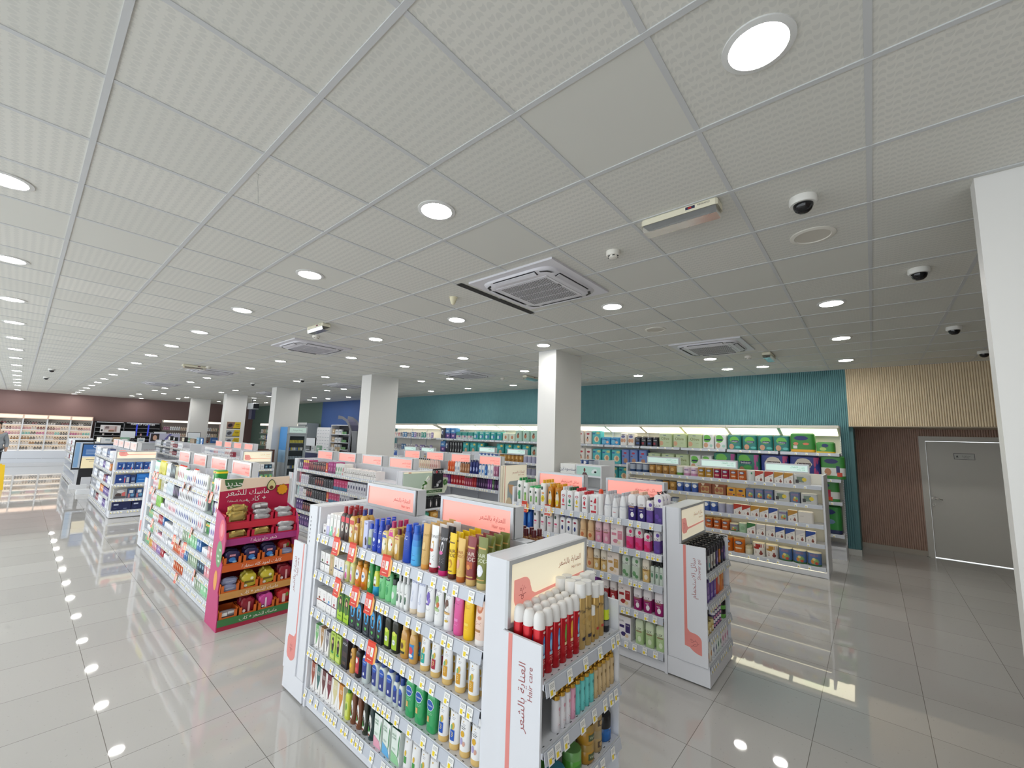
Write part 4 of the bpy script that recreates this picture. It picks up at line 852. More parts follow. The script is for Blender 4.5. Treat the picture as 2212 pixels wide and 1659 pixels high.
# shelf 4
def tongue(k, desc, c, w=.054, h=.145, cd='f2efec', dd='5a5048'):
    carton(k, desc, w, .075, h, cd, [('p', [(-w*.32, h), (w*.40, h), (w*.40, h*.55), (w*.2, h*.36), (w*.02, h*.14), (-w*.1, h*.14), (-w*.12, h*.36), (-w*.32, h*.55)], c), ('c', .004, h*.8, w*.5, 4, 'e8e2dc'), ('e', -w*.3, h*.1, .003, .003, dd), ('e', w*.2, h*.06, .003, .003, dd)], top=c)
for k, n_, c in (('tggreen', 'green', '7fb87a'), ('tgtan', 'tan', 'b08a5e'), ('tggrey', 'grey', '77737a')): tongue(k, 'white carton with a %s comb shape' % n_, c)
for k, n_, c in (('dyerust', 'rust', 'a0523e'), ('dyeteal', 'dark teal', '3f6a66'), ('dyebrown', 'brown', '6a3c3c'), ('dyemaroon', 'maroon', '7a2f3c'), ('dyecream', 'cream', 'd9cf9e'), ('dyeorange', 'orange', 'd08c3c')): tongue(k, 'white dye carton with %s comb shape' % n_, c, .066, .165)
carton('limelady', 'lime green carton with long haired lady', .06, .05, .165, 'b7d05a', [('e', -.002, .09, .016, .045, '2c2420'), ('e', -.004, .105, .008, .012, 'd8b090'), ('t', 'HAIR', 0, .15, .016, '4a6a1c'), ('e', 0, .045, .018, .008, '3a8a4a'), ('r', 0, .018, .05, .02, 'cfe07a')], top='9aba3a')
carton('blackbox', 'black and purple hair oil carton', .07, .06, .18, '2c282e', [('t', 'AVLA', 0, .14, .022, 'd8d8dc'), ('p', [(-.034, .18), (.034, .18), (.034, .16), (-.01, .172)], '6a2c6a'), ('r', 0, .08, .05, .03, '4a3838'), ('c', 0, .035, .04, 3, '8a6a5a')], top='5a2c5c')
bottle('ladygold', 'golden bottle with lady label', 'waist', .05, .036, .16, 'd8a24a', '2c2a2a', [('e', 0, .10, .010, .022, '3a2a22'), ('e', 0, .105, .007, .009, 'e0b896'), ('e', 0, .045, .014, .014, 'f0c83a')], capw=.02, caph=.02)
bottle('redoil', 'black hair oil bottle with red label', 'straight', .05, .038, .165, '2a2222', '3a2430', [('r', 0, .07, .04, .09, 'c23a48'), ('e', 0, .095, .012, .016, 'e8e4e2'), ('e', 0, .045, .010, .012, 'e0645a')], capw=.03, caph=.026)
bottle('vasclr', 'clear oil bottle with navy cap', 'straight', .062, .04, .165, 'cdd6d4', '20408c', [('r', 0, .07, .046, .085, '2b3a86'), ('e', 0, .115, .022, .018, '2a5ab8'), ('e', 0, .115, .024, .020, '2a5ab8'), ('t', 'Vaseline', 0, .115, .0115, 'f0f4fa'), ('e', 0, .05, .007, .009, 'e8eaf0')], capw=.034, caph=.034, rough=.08, coat=.7)
bottle('vassm', 'small clear oil bottle with navy cap', 'straight', .042, .034, .135, 'cdd6d4', '20408c', [('r', 0, .055, .032, .07, '2b3a86'), ('e', 0, .09, .014, .014, '2a5ab8'), ('e', 0, .04, .005, .007, 'e8eaf0')], capw=.026, caph=.032, rough=.08, coat=.7)
bottle('vasgrn', 'green oil bottle with blue oval label', 'straight', .068, .045, .20, '35a564', '1c7a44', [('e', 0, .125, .027, .026, 'f0f4f8'), ('e', 0, .125, .025, .023, '2458b0'), ('t', 'Vaseline', 0, .125, .013, 'f4f6fa'), ('r', -.008, .06, .014, .026, 'e0b070'), ('c', .008, .09, .028, 2, '8fd0a8')], capw=.04, caph=.045, rough=.1, coat=.6)
# shelf 5
bottle('limespray', 'lime green spray bottle', 'straight', .05, .036, .16, 'cfd84a', '4a8a3a', [('r', 0, .06, .034, .08, 'd6e07a'), ('e', 0, .07, .010, .02, '6a9a3a')], capk='spray', capw=.022, caph=.035)
def palm(k, desc, c, cap):
    bottle(k, desc, 'drop', .054, .042, .205, c, cap, [('e', -.002, .075, .017, .055, 'efeee9'), ('e', -.004, .05, .012, .006, '3a8a3c'), ('e', -.004, .06, .005, .012, '3f9040'), ('e', 0, .03, .008, .006, '8a4a34'), ('c', -.002, .10, .014, 2, '7a8aa0')], capw=.034, caph=.03, rough=.12, coat=.5)
palm('palmbrn', 'brown palm oil bottle with yellow green cap', '7a4a30', 'd2c33c'); palm('palmblk', 'black palm oil bottle with lime cap', '2e3426', 'a9b83a'); palm('palmgrn', 'dark green palm oil bottle with green cap', '203a3a', '1f8a44')
def aloe(k, desc, c):
    carton(k, desc, .072, .06, .165, 'e4eee6', [('p', [(.0, .165), (.036, .165), (.036, .02), (.02, .02), (.022, .09)], 'f4f6f4'), ('p', [(.026, .15), (.031, .14), (.027, .06), (.018, .03), (.02, .10)], '3f8a54'), ('p', [(.0335, .14), (.0355, .13), (.034, .05), (.031, .03)], '2c7444'), ('t', 'ROSE', -.014, .135, .014, '5a8a6a'), ('t', 'CARE', -.014, .12, .014, '5a8a6a'), ('p', [(-.036, .002), (.036, .002), (.02, .04), (-.036, .055)], c), ('c', -.014, .07, .03, 2, 'b0c8b8')], top='2a5a44')
aloe('aloepnk', 'white aloe carton with pink corner', 'e9a9bc'); aloe('aloeblu', 'white aloe carton with blue corner', '6ab4e4'); aloe('aloegrn', 'white aloe carton with green corner', '9ad0a0')
tube('psilver', 'white and silver hair tube with pale cap', 'eeeeee', 'dcdcdc', .058, .19, [('t', 'PANTENE', 0, .155, .0125, '8a8a94'), ('e', 0, .14, .004, .004, 'c9a23a'), ('r', 0, .06, .02, .03, '4a9a4a'), ('e', 0, .09, .008, .012, 'e0b83a')])
# ------------------------------------------------------------------ nearest gondola: placing
PL = ['bottom shelf, nearest gondola', 'second lowest shelf, nearest gondola', 'middle shelf, nearest gondola', 'second highest shelf, nearest gondola', 'top shelf, nearest gondola']
R5 = [Row(PL[i], 1.492, LV1[i]) for i in range(5)]
r = R5[4]
for k, u, bk in (('smallwhite', -2.985, 0), ('lav', -2.938, 1), ('grnbox', -2.893, 1), ('pnkbox', -2.845, 1), ('yelbox', -2.798, 1), ('blkred', -2.743, 2), ('blkred', -2.688, 2), ('goldflat', -2.628, 2), ('goldsm', -2.57, 2), ('goldnavy', -2.51, 1), ('lavtall', -2.452, 0), ('clearnav', -2.405, 2), ('blue', -2.357, 3), ('blue', -2.302, 2), ('appleblue', -2.243, 2), ('applepink', -2.179, 2), ('goldmar', -2.119, 3), ('bigblue', -2.036, 1), ('ltblue', -1.960, 1), ('tgold', -1.876, 4), ('twhite', -1.805, 4), ('tblack', -1.732, 1), ('tyellow', -1.658, 4), ('ttan', -1.595, 3), ('tmaroon', -1.525, 3), ('tolive', -1.450, 3)):
    r.at(k, u, bk)
r = R5[3]
u = -2.975
for k in ('woildk', 'woilpk'): r.at(k, u, 2); u += .067
r.at('kraft', -2.846, 2)
for k, u in (('woilnv', -2.785), ('woilbl', -2.718)): r.at(k, u, 2)
for k, u, bk in (('yelpouch', -2.655, 2), ('yelpouch', -2.588, 2), ('orange', -2.520, 3), ('orange', -2.450, 3), ('green', -2.380, 2), ('cocoblue', -2.317, 2), ('mint', -2.253, 2), ('mint', -2.186, 1), ('mint2', -2.127, 1), ('minis', -2.081, 1), ('minis', -2.044, 1), ('minis', -2.007, 1), ('dove', -1.952, 1), ('dove', -1.885, 1), ('tlav', -1.816, 1), ('tavo', -1.744, 1), ('tcoco', -1.669, 1), ('tpink', -1.597, 1), ('tylw', -1.524, 1), ('tpeach', -1.446, 1)): r.at(k, u, bk)
r = R5[2]
for k, u in (('woilrd', -2.978), ('woilpk', -2.909), ('woilbl', -2.840), ('woilmr', -2.771)): r.at(k, u, 2)
for k, u in (('lady', -2.690), ('lady', -2.613), ('darkbox', -2.536), ('darkbox', -2.463), ('darkbox', -2.378), ('darkbox', -2.306), ('darkbox', -2.236), ('lime', -2.161), ('lime', -2.090), ('goldoil', -2.008), ('goldoilb', -1.934), ('pteal', -1.836), ('pred', -1.750), ('pgold', -1.660), ('pgold', -1.566), ('pgold', -1.476)): r.at(k, u, 1)
r = R5[1]
for k, u in (('tggreen', -2.97), ('tgtan', -2.895), ('tggrey', -2.82), ('limelady', -2.745), ('limelady', -2.675), ('blackbox', -2.592), ('ladygold', -2.515), ('redoil', -2.447), ('vasclr', -2.365), ('vasclr', -2.260), ('vasclr', -2.186), ('vasclr', -2.112), ('vassm', -2.052), ('vassm', -2.003), ('vasgrn', -1.928), ('vasgrn', -1.848), ('vasgrn', -1.752), ('pblue', -1.668), ('pblue', -1.589), ('plav', -1.518), ('plav', -1.442)): r.at(k, u, 2 if k in ('vasclr', 'vasgrn', 'vassm') else 1)
r = R5[0]
for k, u, bk in (('dyerust', -2.975, 2), ('dyeteal', -2.90, 2), ('dyebrown', -2.825, 2), ('dyemaroon', -2.752, 2), ('dyecream', -2.675, 2), ('dyeorange', -2.600, 2), ('limespray', -2.528, 1), ('palmbrn', -2.466, 1), ('palmbrn', -2.40, 1), ('palmblk', -2.333, 1), ('palmgrn', -2.267, 0), ('aloepnk', -2.183, 3), ('aloeblu', -2.098, 3), ('aloegrn', -2.013, 3), ('psilver', -1.93, 0), ('psilver', -1.862, 0), ('pgreen', -1.79, 0), ('psilver', -1.72, 0), ('psilver', -1.65, 0), ('psilver', -1.58, 0)): r.at(k, u, bk)
# maroon capped bottles on the far side of the top shelf
for i in range(11):
    for j in range(2): put('marcap', -2.02+i*.056, 1.90+j*.05+.03, LV1[4]+.0005, pi, 'back of the top shelf, nearest gondola', False)
# promotional folded cards clipped to the price strips
def promo_mesh(face='e8452f', edge='f0b060'):
    b = MB(); m = M(face, .4)
    b.box(-.036, .036, -.0012, 0, -.075, .028, m)
    b.flat([(.036, .028), (.036, -.075), (.058, -.06), (.058, .012)], lambda u, v: (u, -.0006-(u-.036)*.12, v), M(edge, .4)); b.flat([(-.036, .028), (.036, .028), (.046, .04), (-.028, .04)], lambda u, v: (u, -.001-(v-.028)*.3, v), M('d8402a', .4))
    f = lambda u, v: (u, -.0016, v)
    b.flat(rc(-.03, -.004, -.035, .005), f, M('f4b8b4')); b.flat(rc(.002, .026, -.04, .006), f, M('ededea')); b.text('2', f, .03, M('d8383a'), -.017, -.016)
    b.flat(rc(.008, .014, -.03, -.02), lambda u, v: (u, -.002, v), M('e8c93a')); b.flat(rc(-.034, .034, -.068, -.046), f, M('d93a2a')); f = lambda u, v: (u, -.002, v); b.flat(rc(-.02, .02, -.059, -.055), f, M('f2c8b0'))
    return b.build('promo_card')
PM = promo_mesh(); mem = {}
for x, lv, l in ((-2.735, 4, 'orange two for one promo card on the top shelf edge, leftmost'), (-2.53, 4, 'orange two for one promo card on the top shelf edge, middle'), (-2.155, 4, 'orange two for one promo card on the top shelf edge, rightmost'), (-2.68, 3, 'orange promo card on the second highest shelf edge, leftmost'), (-2.46, 3, 'orange promo card on the second highest shelf edge, middle'), (-2.30, 3, 'orange promo card on the second highest shelf edge, rightmost'), (-2.245, 2, 'orange promo card alone on the middle shelf edge')):
    o = obj('promo_card', PM, None, (x, 1.47-.0155, LV1[lv]-.012), 0); o.rotation_euler = (radians(-8), 0, rnd.uniform(-.1, .1)); tag(o, l, 'sign', 'orange promo cards on the nearest gondola')
o = obj('promo_card', promo_mesh('d8442c', 'f0b060'), None, (-2.86, 3.61-.0135, LV2[4]-.012), 0); tag(o, 'orange promo card on the shower gel gondola top shelf', 'sign')
o = obj('promo_card', promo_mesh('f0efec', 'f0c890'), None, (-2.56, 3.61-.0135, LV2[4]-.012), 0); tag(o, 'white promo card on the shower gel gondola top shelf', 'sign')
# ------------------------------------------------------------------ hairspray end display (front faces +x)
for k, n_, c in (('spblue', 'blue', '3a86d0'), ('spgreen', 'green', '7ab04a'), ('spyel', 'yellow', 'e8b03a')):
    can(k, 'red hairspray can with %s figure' % n_, .05, .245, 'c01824', 'eceae8', .23, [('e', 0, .12, .008, .038, c), ('e', -.002, .11, .006, .02, '8ac0e8' if n_ == 'blue' else c), ('e', 0, .172, .009, .005, 'e8c0b8'), ('r', 0, .078, .018, .012, 'a9d0e8' if n_ == 'blue' else 'ecd0a0'), ('c', 0, .062, .018, 3, 'e89a94'), ('r', .004, .03, .012, .003, 'f0d8d4')], name='hairspray_can')
can('spgold', 'tall gold hairspray can with flat white cap', .052, .285, 'c9a96a', 'f1f1f0', .20, [('t', 'Elnett', 0, .165, .022, '3a3028'), ('e', 0, .12, .016, .014, 'b89450'), ('r', .0, .045, .03, .014, '2c2a3c'), ('c', 0, .088, .024, 3, '9a7a3c')], name='hairspray_can', dome=False)
can('spgoldm', 'gold hairspray can with red stripe', .046, .25, 'c9a560', 'f1f1f0', .22, [('t', 'Elnett', 0, .15, .018, '3a3028'), ('r', 0, .05, .026, .012, 'b8382c'), ('c', 0, .088, .024, 3, '9a7a3c')], name='hairspray_can', dome=False)
can('spgolds', 'slim gold travel hairspray can', .030, .16, 'c9a560', 'f4f3ef', .22, [('r', 0, .03, .018, .010, '4a3c2c')], name='hairspray_can', dome=False)
bottle('spgrey', 'grey bottle with lime band and black base', 'slim', .044, .036, .19, None, '8f9498', [('c', .004, .085, .02, 3, '3a3a2c')], bands=[(0, '22242a'), (.16, '77797c'), (.28, '202226'), (.31, 'cfe02c'), (.56, '8f9498')], capk='cyl', capw=.022, caph=.02)
PE = 'top shelf, hairspray end display'
e4 = Row(PE, -1.062, LVE[3], pi/2)
ys = [1.496, 1.551, 1.606, 1.659, 1.712, 1.765]; ks = ['spblue', 'spblue', 'spblue', 'spgreen', 'spyel', 'spblue']
for y, k in zip(ys, ks):
    put(k, -1.068-.025, y, LVE[3]+.0005, pi/2+rnd.uniform(-.1, .1), PE)
    for j, dx in enumerate((.053, .107)): put('spblue', -1.093-dx, y+rnd.uniform(-.002, .002), LVE[3]+.0005, pi/2, PE, False)
for y, k in ((1.82, 'spgold'), (1.875, 'spgold'), (1.955, 'spgoldm'), (2.004, 'spgoldm')):
    put(k, -1.095, y, LVE[3]+.0005, pi/2+rnd.uniform(-.1, .1), PE)
    put('spgold', -1.15, y, LVE[3]+.0005, pi/2, PE, False)
    if y < 1.9: put('spgold', -1.205, y, LVE[3]+.0005, pi/2, PE, False)
put('spgolds', -1.085, 1.914, LVE[3]+.0005, pi/2, PE)
put('spgrey', -1.09, 2.062, LVE[3]+.0005, pi/2, PE)
def mist(k, desc, c, dc):
    b = MB(); w = .038; h = .165; zt = .12; prof = [(0, .018, .018), (.004, .019, .019), (zt, .019, .019), (zt+.004, .015, .015)]
    b.loft(prof, M(c, .3), 16); decals(b, surf(prof), [('t', 'mist', 0, .075, .014, dc, pi/2), ('c', .0, .035, .016, 3, dc), ('e', 0, .09, .006, .008, dc)])
    g = MB(); gm = M('d3a84a', .2, .9); g.loft([(zt, .0165, .0165), (zt+.018, .0165, .0165), (zt+.021, .008, .008), (zt+.03, .0085, .0085), (zt+.044, .007, .007)], gm, 14); g.tube([(0, -.006, zt+.038), (0, -.013, zt+.038)], .0025, gm, 6)
    kind(k, 'hair_mist_bottle', desc, 'bottle', b.build('hair_mist_bottle'), [('spray_nozzle', g.build('spray_nozzle'))], w, w, h)
mist('miwhite', 'white hair mist bottle with gold nozzle', 'eceaee', 'd89aa8'); mist('mipink', 'pink hair mist bottle with gold nozzle', 'e6a9c0', 'c06a8c'); mist('miaqua', 'aqua hair mist bottle with gold nozzle', '6fd0cc', '3a8a8c'); mist('migold', 'champagne gold hair mist bottle with gold nozzle', 'd3b88a', '8a7040')
PE2 = 'third shelf, hairspray end display'
for i, k in enumerate(['miwhite']*3+['mipink']+['miaqua']*4+['migold']*5):
    y = 1.60+i*.0402
    put(k, -1.075, y, LVE[2]+.0005, pi/2+rnd.uniform(-.15, .15), PE2)
    if i > 2: put(k, -1.12, y, LVE[2]+.0005, pi/2, PE2, False)
jar('gelblue', 'clear blue hair gel tub', .088, .095, '4ab4d0', '5ac0dc', [('r', 0, .035, .07, .03, '2a5a6c'), ('t', 'gel', 0, .035, .024, 'c8e0c0')], trans=.3, name='gel_tub'); jar('gelgreen', 'clear green hair gel tub', .085, .10, '6ac04a', '8fd07a', [('r', 0, .035, .05, .03, '3a8a2c'), ('t', 'gel', 0, .035, .022, 'd8e8c8')], trans=.3, name='gel_tub')
jar('gelgold', 'amber hair gel tub', .085, .078, 'd09a34', 'd9b05a', [('r', 0, .03, .05, .026, '4a5a3a'), ('t', 'Vatika', 0, .03, .016, 'd8d8b8')], trans=.25, name='gel_tub'); jar('geltan', 'pale gold hair gel tub', .07, .09, 'cdb07a', 'd8c49a', [('r', 0, .035, .04, .026, '5a4a3a'), ('e', 0, .035, .012, .010, 'b89a6a')], trans=.25, name='gel_tub'); jar('gelblack', 'blue hair wax jar with large black lid', .085, .11, '2a6ab4', '17181c', [('r', 0, .055, .07, .014, '20242c'), ('t', 'wax', 0, .056, .012, 'c8d0d8')], lidf=.45, name='wax_jar')
PE3 = 'second lowest shelf, hairspray end display'
for k, y, z, x in (('gelblue', 1.52, 0, -1.085), ('gelblue', 1.615, 0, -1.085), ('gelgreen', 1.755, 0, -1.09), ('gelgreen', 1.69, 0, -1.175), ('gelgold', 1.865, 0, -1.09), ('gelgold', 1.865, .078, -1.09), ('geltan', 1.955, 0, -1.09), ('geltan', 1.955, .09, -1.09), ('gelblack', 2.05, 0, -1.10)):
    put(k, x, y, LVE[1]+.0005+z, pi/2, PE3)
PE4 = 'bottom shelf, hairspray end display'
for i, k in enumerate(('gelblue', 'gelgreen', 'gelgold', 'geltan', 'gelgold', 'gelgreen')): put(k, -1.09, 1.52+i*.1, LVE[0]+.0005, pi/2, PE4)
# ================================================================== SHOWER GEL GONDOLA
def lux(k, desc, c_top, c_bot, band, cap, w=.064, h=.235, shape='straight', capk='flip', top=.5, fl=None):
    bottle(k, desc, shape, w, .042, h, None, cap, [('t', 'LUX', -.004, h*.56, .028, '3a3438')]+([('r', 0, h*.46, w*.94, h*.05, band)] if band else [])+([('e', .012, h*.72, .014, .016, fl), ('e', -.012, h*.22, .018, .02, fl), ('e', .01, h*.12, .016, .014, fl)] if fl else [('e', .006, h*.2, .016, .022, c_top), ('c', 0, h*.36, .03, 2, c_top)]), capk=capk, bands=[(0, c_bot), (top, c_top)], capw=.022)
bottle('detgrn', 'white soap bottle with green label and cap', 'full', .074, .045, .25, 'f1f2ef', '1c8a4a', [('e', 0, .175, .016, .018, '28503c'), ('r', .002, .08, .026, .09, '3a9a5a'), ('e', -.01, .09, .012, .02, '5ab070')], capk='cyl', capw=.03, caph=.03)
bottle('detlime', 'white soap bottle with lime label', 'full', .068, .045, .235, 'f1f2ef', '1c8a4a', [('e', -.006, .165, .014, .016, 'e8eee8'), ('e', -.006, .165, .009, .011, '2a4a3c'), ('r', .002, .07, .024, .085, '8aba4a'), ('r', .002, .10, .024, .02, '5a9a3c')], capk='cyl', capw=.03, caph=.03)
bottle('detsm', 'small white soap bottle with green cap', 'full', .058, .04, .185, 'f1f2ef', '2faa62', [('e', -.006, .125, .012, .013, '2a4a3c'), ('r', .004, .055, .02, .06, '6ab04a')], capk='flip')
bottle('detyel', 'white soap bottle with yellow label and cap', 'full', .076, .045, .25, 'f1f2ef', 'e8b41c', [('e', -.012, .18, .016, .018, '2a4a3c'), ('e', 0, .075, .024, .034, 'ecd41c'), ('e', 0, .075, .012, .016, 'c9a81c'), ('r', .002, .13, .03, .016, 'e8a050')], capk='cyl', capw=.03, caph=.035)
bottle('detora', 'clear amber soap bottle with yellow label', 'full', .064, .045, .22, 'c9811c', 'e0a41c', [('e', 0, .09, .020, .075, 'f0e8d0'), ('e', -.004, .145, .010, .012, '2a4a3c'), ('e', 0, .055, .016, .024, 'ecd41c')], capk='cyl', capw=.028, caph=.03, rough=.1)
for k, n_, c, cap in (('lifepnk', 'pink', 'd85a6a', 'e0e0e4'), ('lifegrn', 'green', '2a8a5a', '1f5a34'), ('lifeyel', 'yellow', 'e8c83a', 'c01c2c'), ('lifered', 'red', 'c8283a', 'c01c2c')):
    bottle(k, 'flat white body wash bottle with %s print' % n_, 'rect', .064, .04, .22 if k != 'lifered' else .195, 'f2f3f4', cap, [('e', 0, .135, .018, .012, 'b02840'), ('e', 0, .135, .012, .006, 'f0e0e4'), ('e', 0, .085, .012, .022, c), ('r', 0, .045, .034, .012, c), ('c', 0, .115, .03, 2, 'c0c8d0')], capk='flip', name='body_wash_bottle')
pack('redpack', 'red and white wash twin pack', .085, .045, .165, 'eef0f0', [('r', .0, .02, .08, .02, 'c8283a'), ('p', [(.0, .10), (.03, .10), (.03, .14), (.016, .15)], 'c8283a'), ('e', -.022, .115, .012, .009, 'a03048'), ('r', -.022, .075, .022, .01, 'd0485a'), ('r', .018, .06, .014, .04, 'd85a6a')], name='wash_pack')
bottle('orangecap', 'white bottle with round orange red cap', 'full', .046, .04, .215, 'f2f2f2', 'e04a22', [], capk='dome', capw=.046, caph=.04)
bottle('johnson', 'white teardrop lotion bottle with grey cap', 'drop', .074, .045, .225, 'f1f2f4', 'bcc0c6', [('t', "Johnson's", 0, .105, .016, '4a5a8c'), ('c', 0, .08, .03, 2, 'c0c8d4')], capk='flip')
bottle('johnsm', 'small white teardrop lotion bottle', 'drop', .062, .042, .195, 'f1f2f4', 'bcc0c6', [('t', "Johnson's", 0, .09, .013, '4a5a8c'), ('e', 0, .045, .016, .004, 'e8b0b4')], capk='flip')
lux('luxpur', 'white and purple body wash with tan band', 'f0eef0', '3a2a78', 'b89070', 'e8bfa4', .074, .25)
lux('luxflo', 'dark floral body wash bottle', 'ece8ea', '6a4a9a', None, '1c1a1e', .06, .21, fl='6a50a8')
lux('luxflobig', 'large floral pump body wash bottle', 'ece8ea', '5a4a8a', None, '1a181c', .082, .27, capk='pump', fl='6a4aa8')
lux('luxpink', 'pale pink body wash with brown band', 'eac6cc', 'e39ab4', 'a87a6a', 'e8c8c0', .066, .21)
lux('luxmag', 'magenta floral body wash bottle', 'efe6e6', 'e04a8c', None, '2a2024', .066, .205, fl='e0286a')
lux('luxmags', 'small magenta floral body wash bottle', 'efe6e6', 'e04a8c', None, '201c20', .056, .175, fl='e0286a')
lux('luxgold', 'cream and gold body wash with brown band', 'efe6d4', 'e0bd7a', 'a07a4a', 'd8b080', .062, .21)
lux('luxgrn', 'pale green botanical body wash bottle', 'dce6da', 'c9d8c6', None, '3a4a3a', .074, .21, fl='6a9a6a')
lux('luxplum', 'white and plum body wash', 'f0eaee', '9a1c6a', '9a6a5a', 'e8c8b8', .072, .205)
lux('luxred', 'white and red body wash bottle', 'f0e8e6', 'a8242c', '8a4a3c', 'e0c0b0', .066, .21)
lux('luxmint', 'light green body wash with brown band', 'dfeccc', 'b9d49a', 'a08a6a', 'e8c0a0', .072, .22)
bottle('minigrn', 'mini green botanical bottle with black cap', 'straight', .034, .03, .16, 'cdd8cc', '1a1a1c', [('e', 0, .07, .010, .02, '5a8a6a'), ('t', 'LUX', 0, .10, .012, '3a3a3a')], capw=.016, caph=.028)
def gift(k, desc, a, c, cap): carton(k, desc, .115, .06, .185, a, [('r', -.026, .10, .045, .022, c), ('t', 'LUX', -.03, .145, .024, '3a3438'), ('r', .03, .095, .044, .075, c), ('t', 'LUX', .03, .115, .015, 'f0e8e8'), ('e', -.01, .04, .026, .018, c), ('e', .02, .03, .018, .014, cap)], top=cap)
gift('gpink', 'pink and white body wash gift box', 'f2e6e6', 'd88a9c', 'e8d8c0'); gift('gcream', 'cream body wash gift box', 'f2e6dc', 'c9a060', 'e8d8c0'); gift('gred', 'white and red body wash gift box', 'f2e8e4', 'a8282c', 'e0c8a0'); gift('gpur', 'white and purple body wash gift box', 'efecf0', '3a2a6a', 'e8d0b0')
bottle('bluecap', 'blue body wash bottle', 'straight', .06, .042, .21, '1f5ab0', '183a7a', [('e', 0, .10, .016, .05, '3a86d0')], capk='flip')
bottle('whitepink', 'white soap bottle with pink print', 'full', .066, .042, .215, 'f3f1f2', 'e8b8c4', [('e', -.006, .15, .013, .016, '2a4a3c'), ('r', 0, .085, .03, .016, 'd84a7a'), ('c', 0, .065, .03, 3, 'e08aa8')], capk='flip')
bottle('whitenavy', 'white body wash bottle with navy print', 'rect', .06, .04, .20, 'f2f3f5', '2a3a8c', [('e', 0, .13, .016, .01, '9a2a48'), ('p', [(-.012, .05), (.012, .05), (.006, .10), (-.002, .075)], '')][:1]+[('e', 0, .07, .012, .022, '2a3a7a')], capk='flip')
bottle('peach', 'pale peach waisted lotion bottle', 'waist', .07, .044, .215, 'e8c496', 'dcb080', [('t', "Johnson's", 0, .085, .013, 'a8643c'), ('e', 0, .045, .018, .02, 'd0784a')], capk='flip')
bottle('purple', 'purple body wash bottle', 'drop', .068, .044, .20, '8a3aa0', 'a86ac0', [('e', 0, .08, .016, .03, 'c08ad0')], capk='flip')
bottle('rust', 'rust orange body wash bottle', 'waist', .06, .042, .19, 'd0763a', 'e8c0a0', [('e', 0, .07, .014, .03, 'f0d0b0')], capk='flip')
bottle('whiteslant', 'white squeeze bottle', 'up', .05, .04, .15, 'eef0f0', '3a8a5a', [('c', 0, .06, .02, 2, 'c8d0d0')], capw=.012, caph=.012)
P2 = ['bottom shelf, shower gel gondola', 'second lowest shelf, shower gel gondola', 'middle shelf, shower gel gondola', 'second highest shelf, shower gel gondola', 'top shelf, shower gel gondola']
Q = [Row(P2[i], 3.632, LV2[i]) for i in range(5)]
for k, u, bk in (('detgrn', -2.965, 2), ('detlime', -2.883, 3), ('detsm', -2.805, 3), ('detsm', -2.733, 3), ('detyel', -2.645, 3), ('detora', -2.555, 3), ('detora', -2.468, 3), ('lifepnk', -2.392, 3), ('lifegrn', -2.318, 3), ('lifeyel', -2.235, 3), ('lifered', -2.148, 3), ('redpack', -2.05, 2), ('orangecap', -1.98, 0), ('johnson', -1.91, 3), ('johnsm', -1.836, 3), ('johnson', -1.757, 3), ('luxpur', -1.667, 2), ('luxpur', -1.582, 2), ('luxflo', -1.507, 2), ('luxflobig', -1.432, 3)): Q[4].at(k, u, bk)
for k, u in (('bluecap', -2.97), ('bluecap', -2.895), ('bluecap', -2.82), ('whitepink', -2.735), ('whitepink', -2.645), ('whitepink', -2.56), ('whitepink', -2.478), ('whitenavy', -2.398), ('whitenavy', -2.325), ('whitenavy', -2.255), ('peach', -2.17), ('peach', -2.085), ('luxpink', -2.002), ('luxpink', -1.922), ('gpink', -1.812), ('luxmag', -1.692), ('luxmag', -1.606), ('luxmags', -1.531), ('luxflo', -1.446)): Q[3].at(k, u, 1)
for k, u in (('whitepink', -2.95), ('whitepink', -2.86), ('purple', -2.77), ('purple', -2.68), ('rust', -2.59), ('rust', -2.51), ('whitenavy', -2.42), ('whitenavy', -2.34), ('peach', -2.26), ('peach', -2.17), ('peach', -2.11+.02), ('luxgold', -2.018), ('luxgold', -1.943), ('gcream', -1.845), ('luxgrn', -1.727), ('luxgrn', -1.635), ('luxgold', -1.545), ('minigrn', -1.484), ('minigrn', -1.446), ('minigrn', -1.408)): Q[2].at(k, u, 1)
for k, u in (('bluecap', -2.95), ('bluecap', -2.87), ('purple', -2.45), ('purple', -2.35), ('purple', -2.25), ('purple', -2.12), ('purple', -2.03), ('luxred', -1.93), ('luxred', -1.85), ('gred', -1.74), ('luxplum', -1.622), ('luxplum', -1.532), ('luxplum', -1.436)): Q[1].at(k, u, 1)
for k, u in (('rust', -2.0), ('rust', -1.92), ('rust', -1.84), ('gpur', -1.735), ('luxmint', -1.605), ('luxmint', -1.515), ('luxmint', -1.425)): Q[0].at(k, u, 1)
for i in range(5):
    put('whiteslant', -1.62+i*.053, 4.07, LV2[4]+.0005, pi, 'back of the top shelf, shower gel gondola')
    put('whiteslant', -1.62+i*.053, 4.13, LV2[4]+.0005, pi, 'back of the top shelf, shower gel gondola', False)
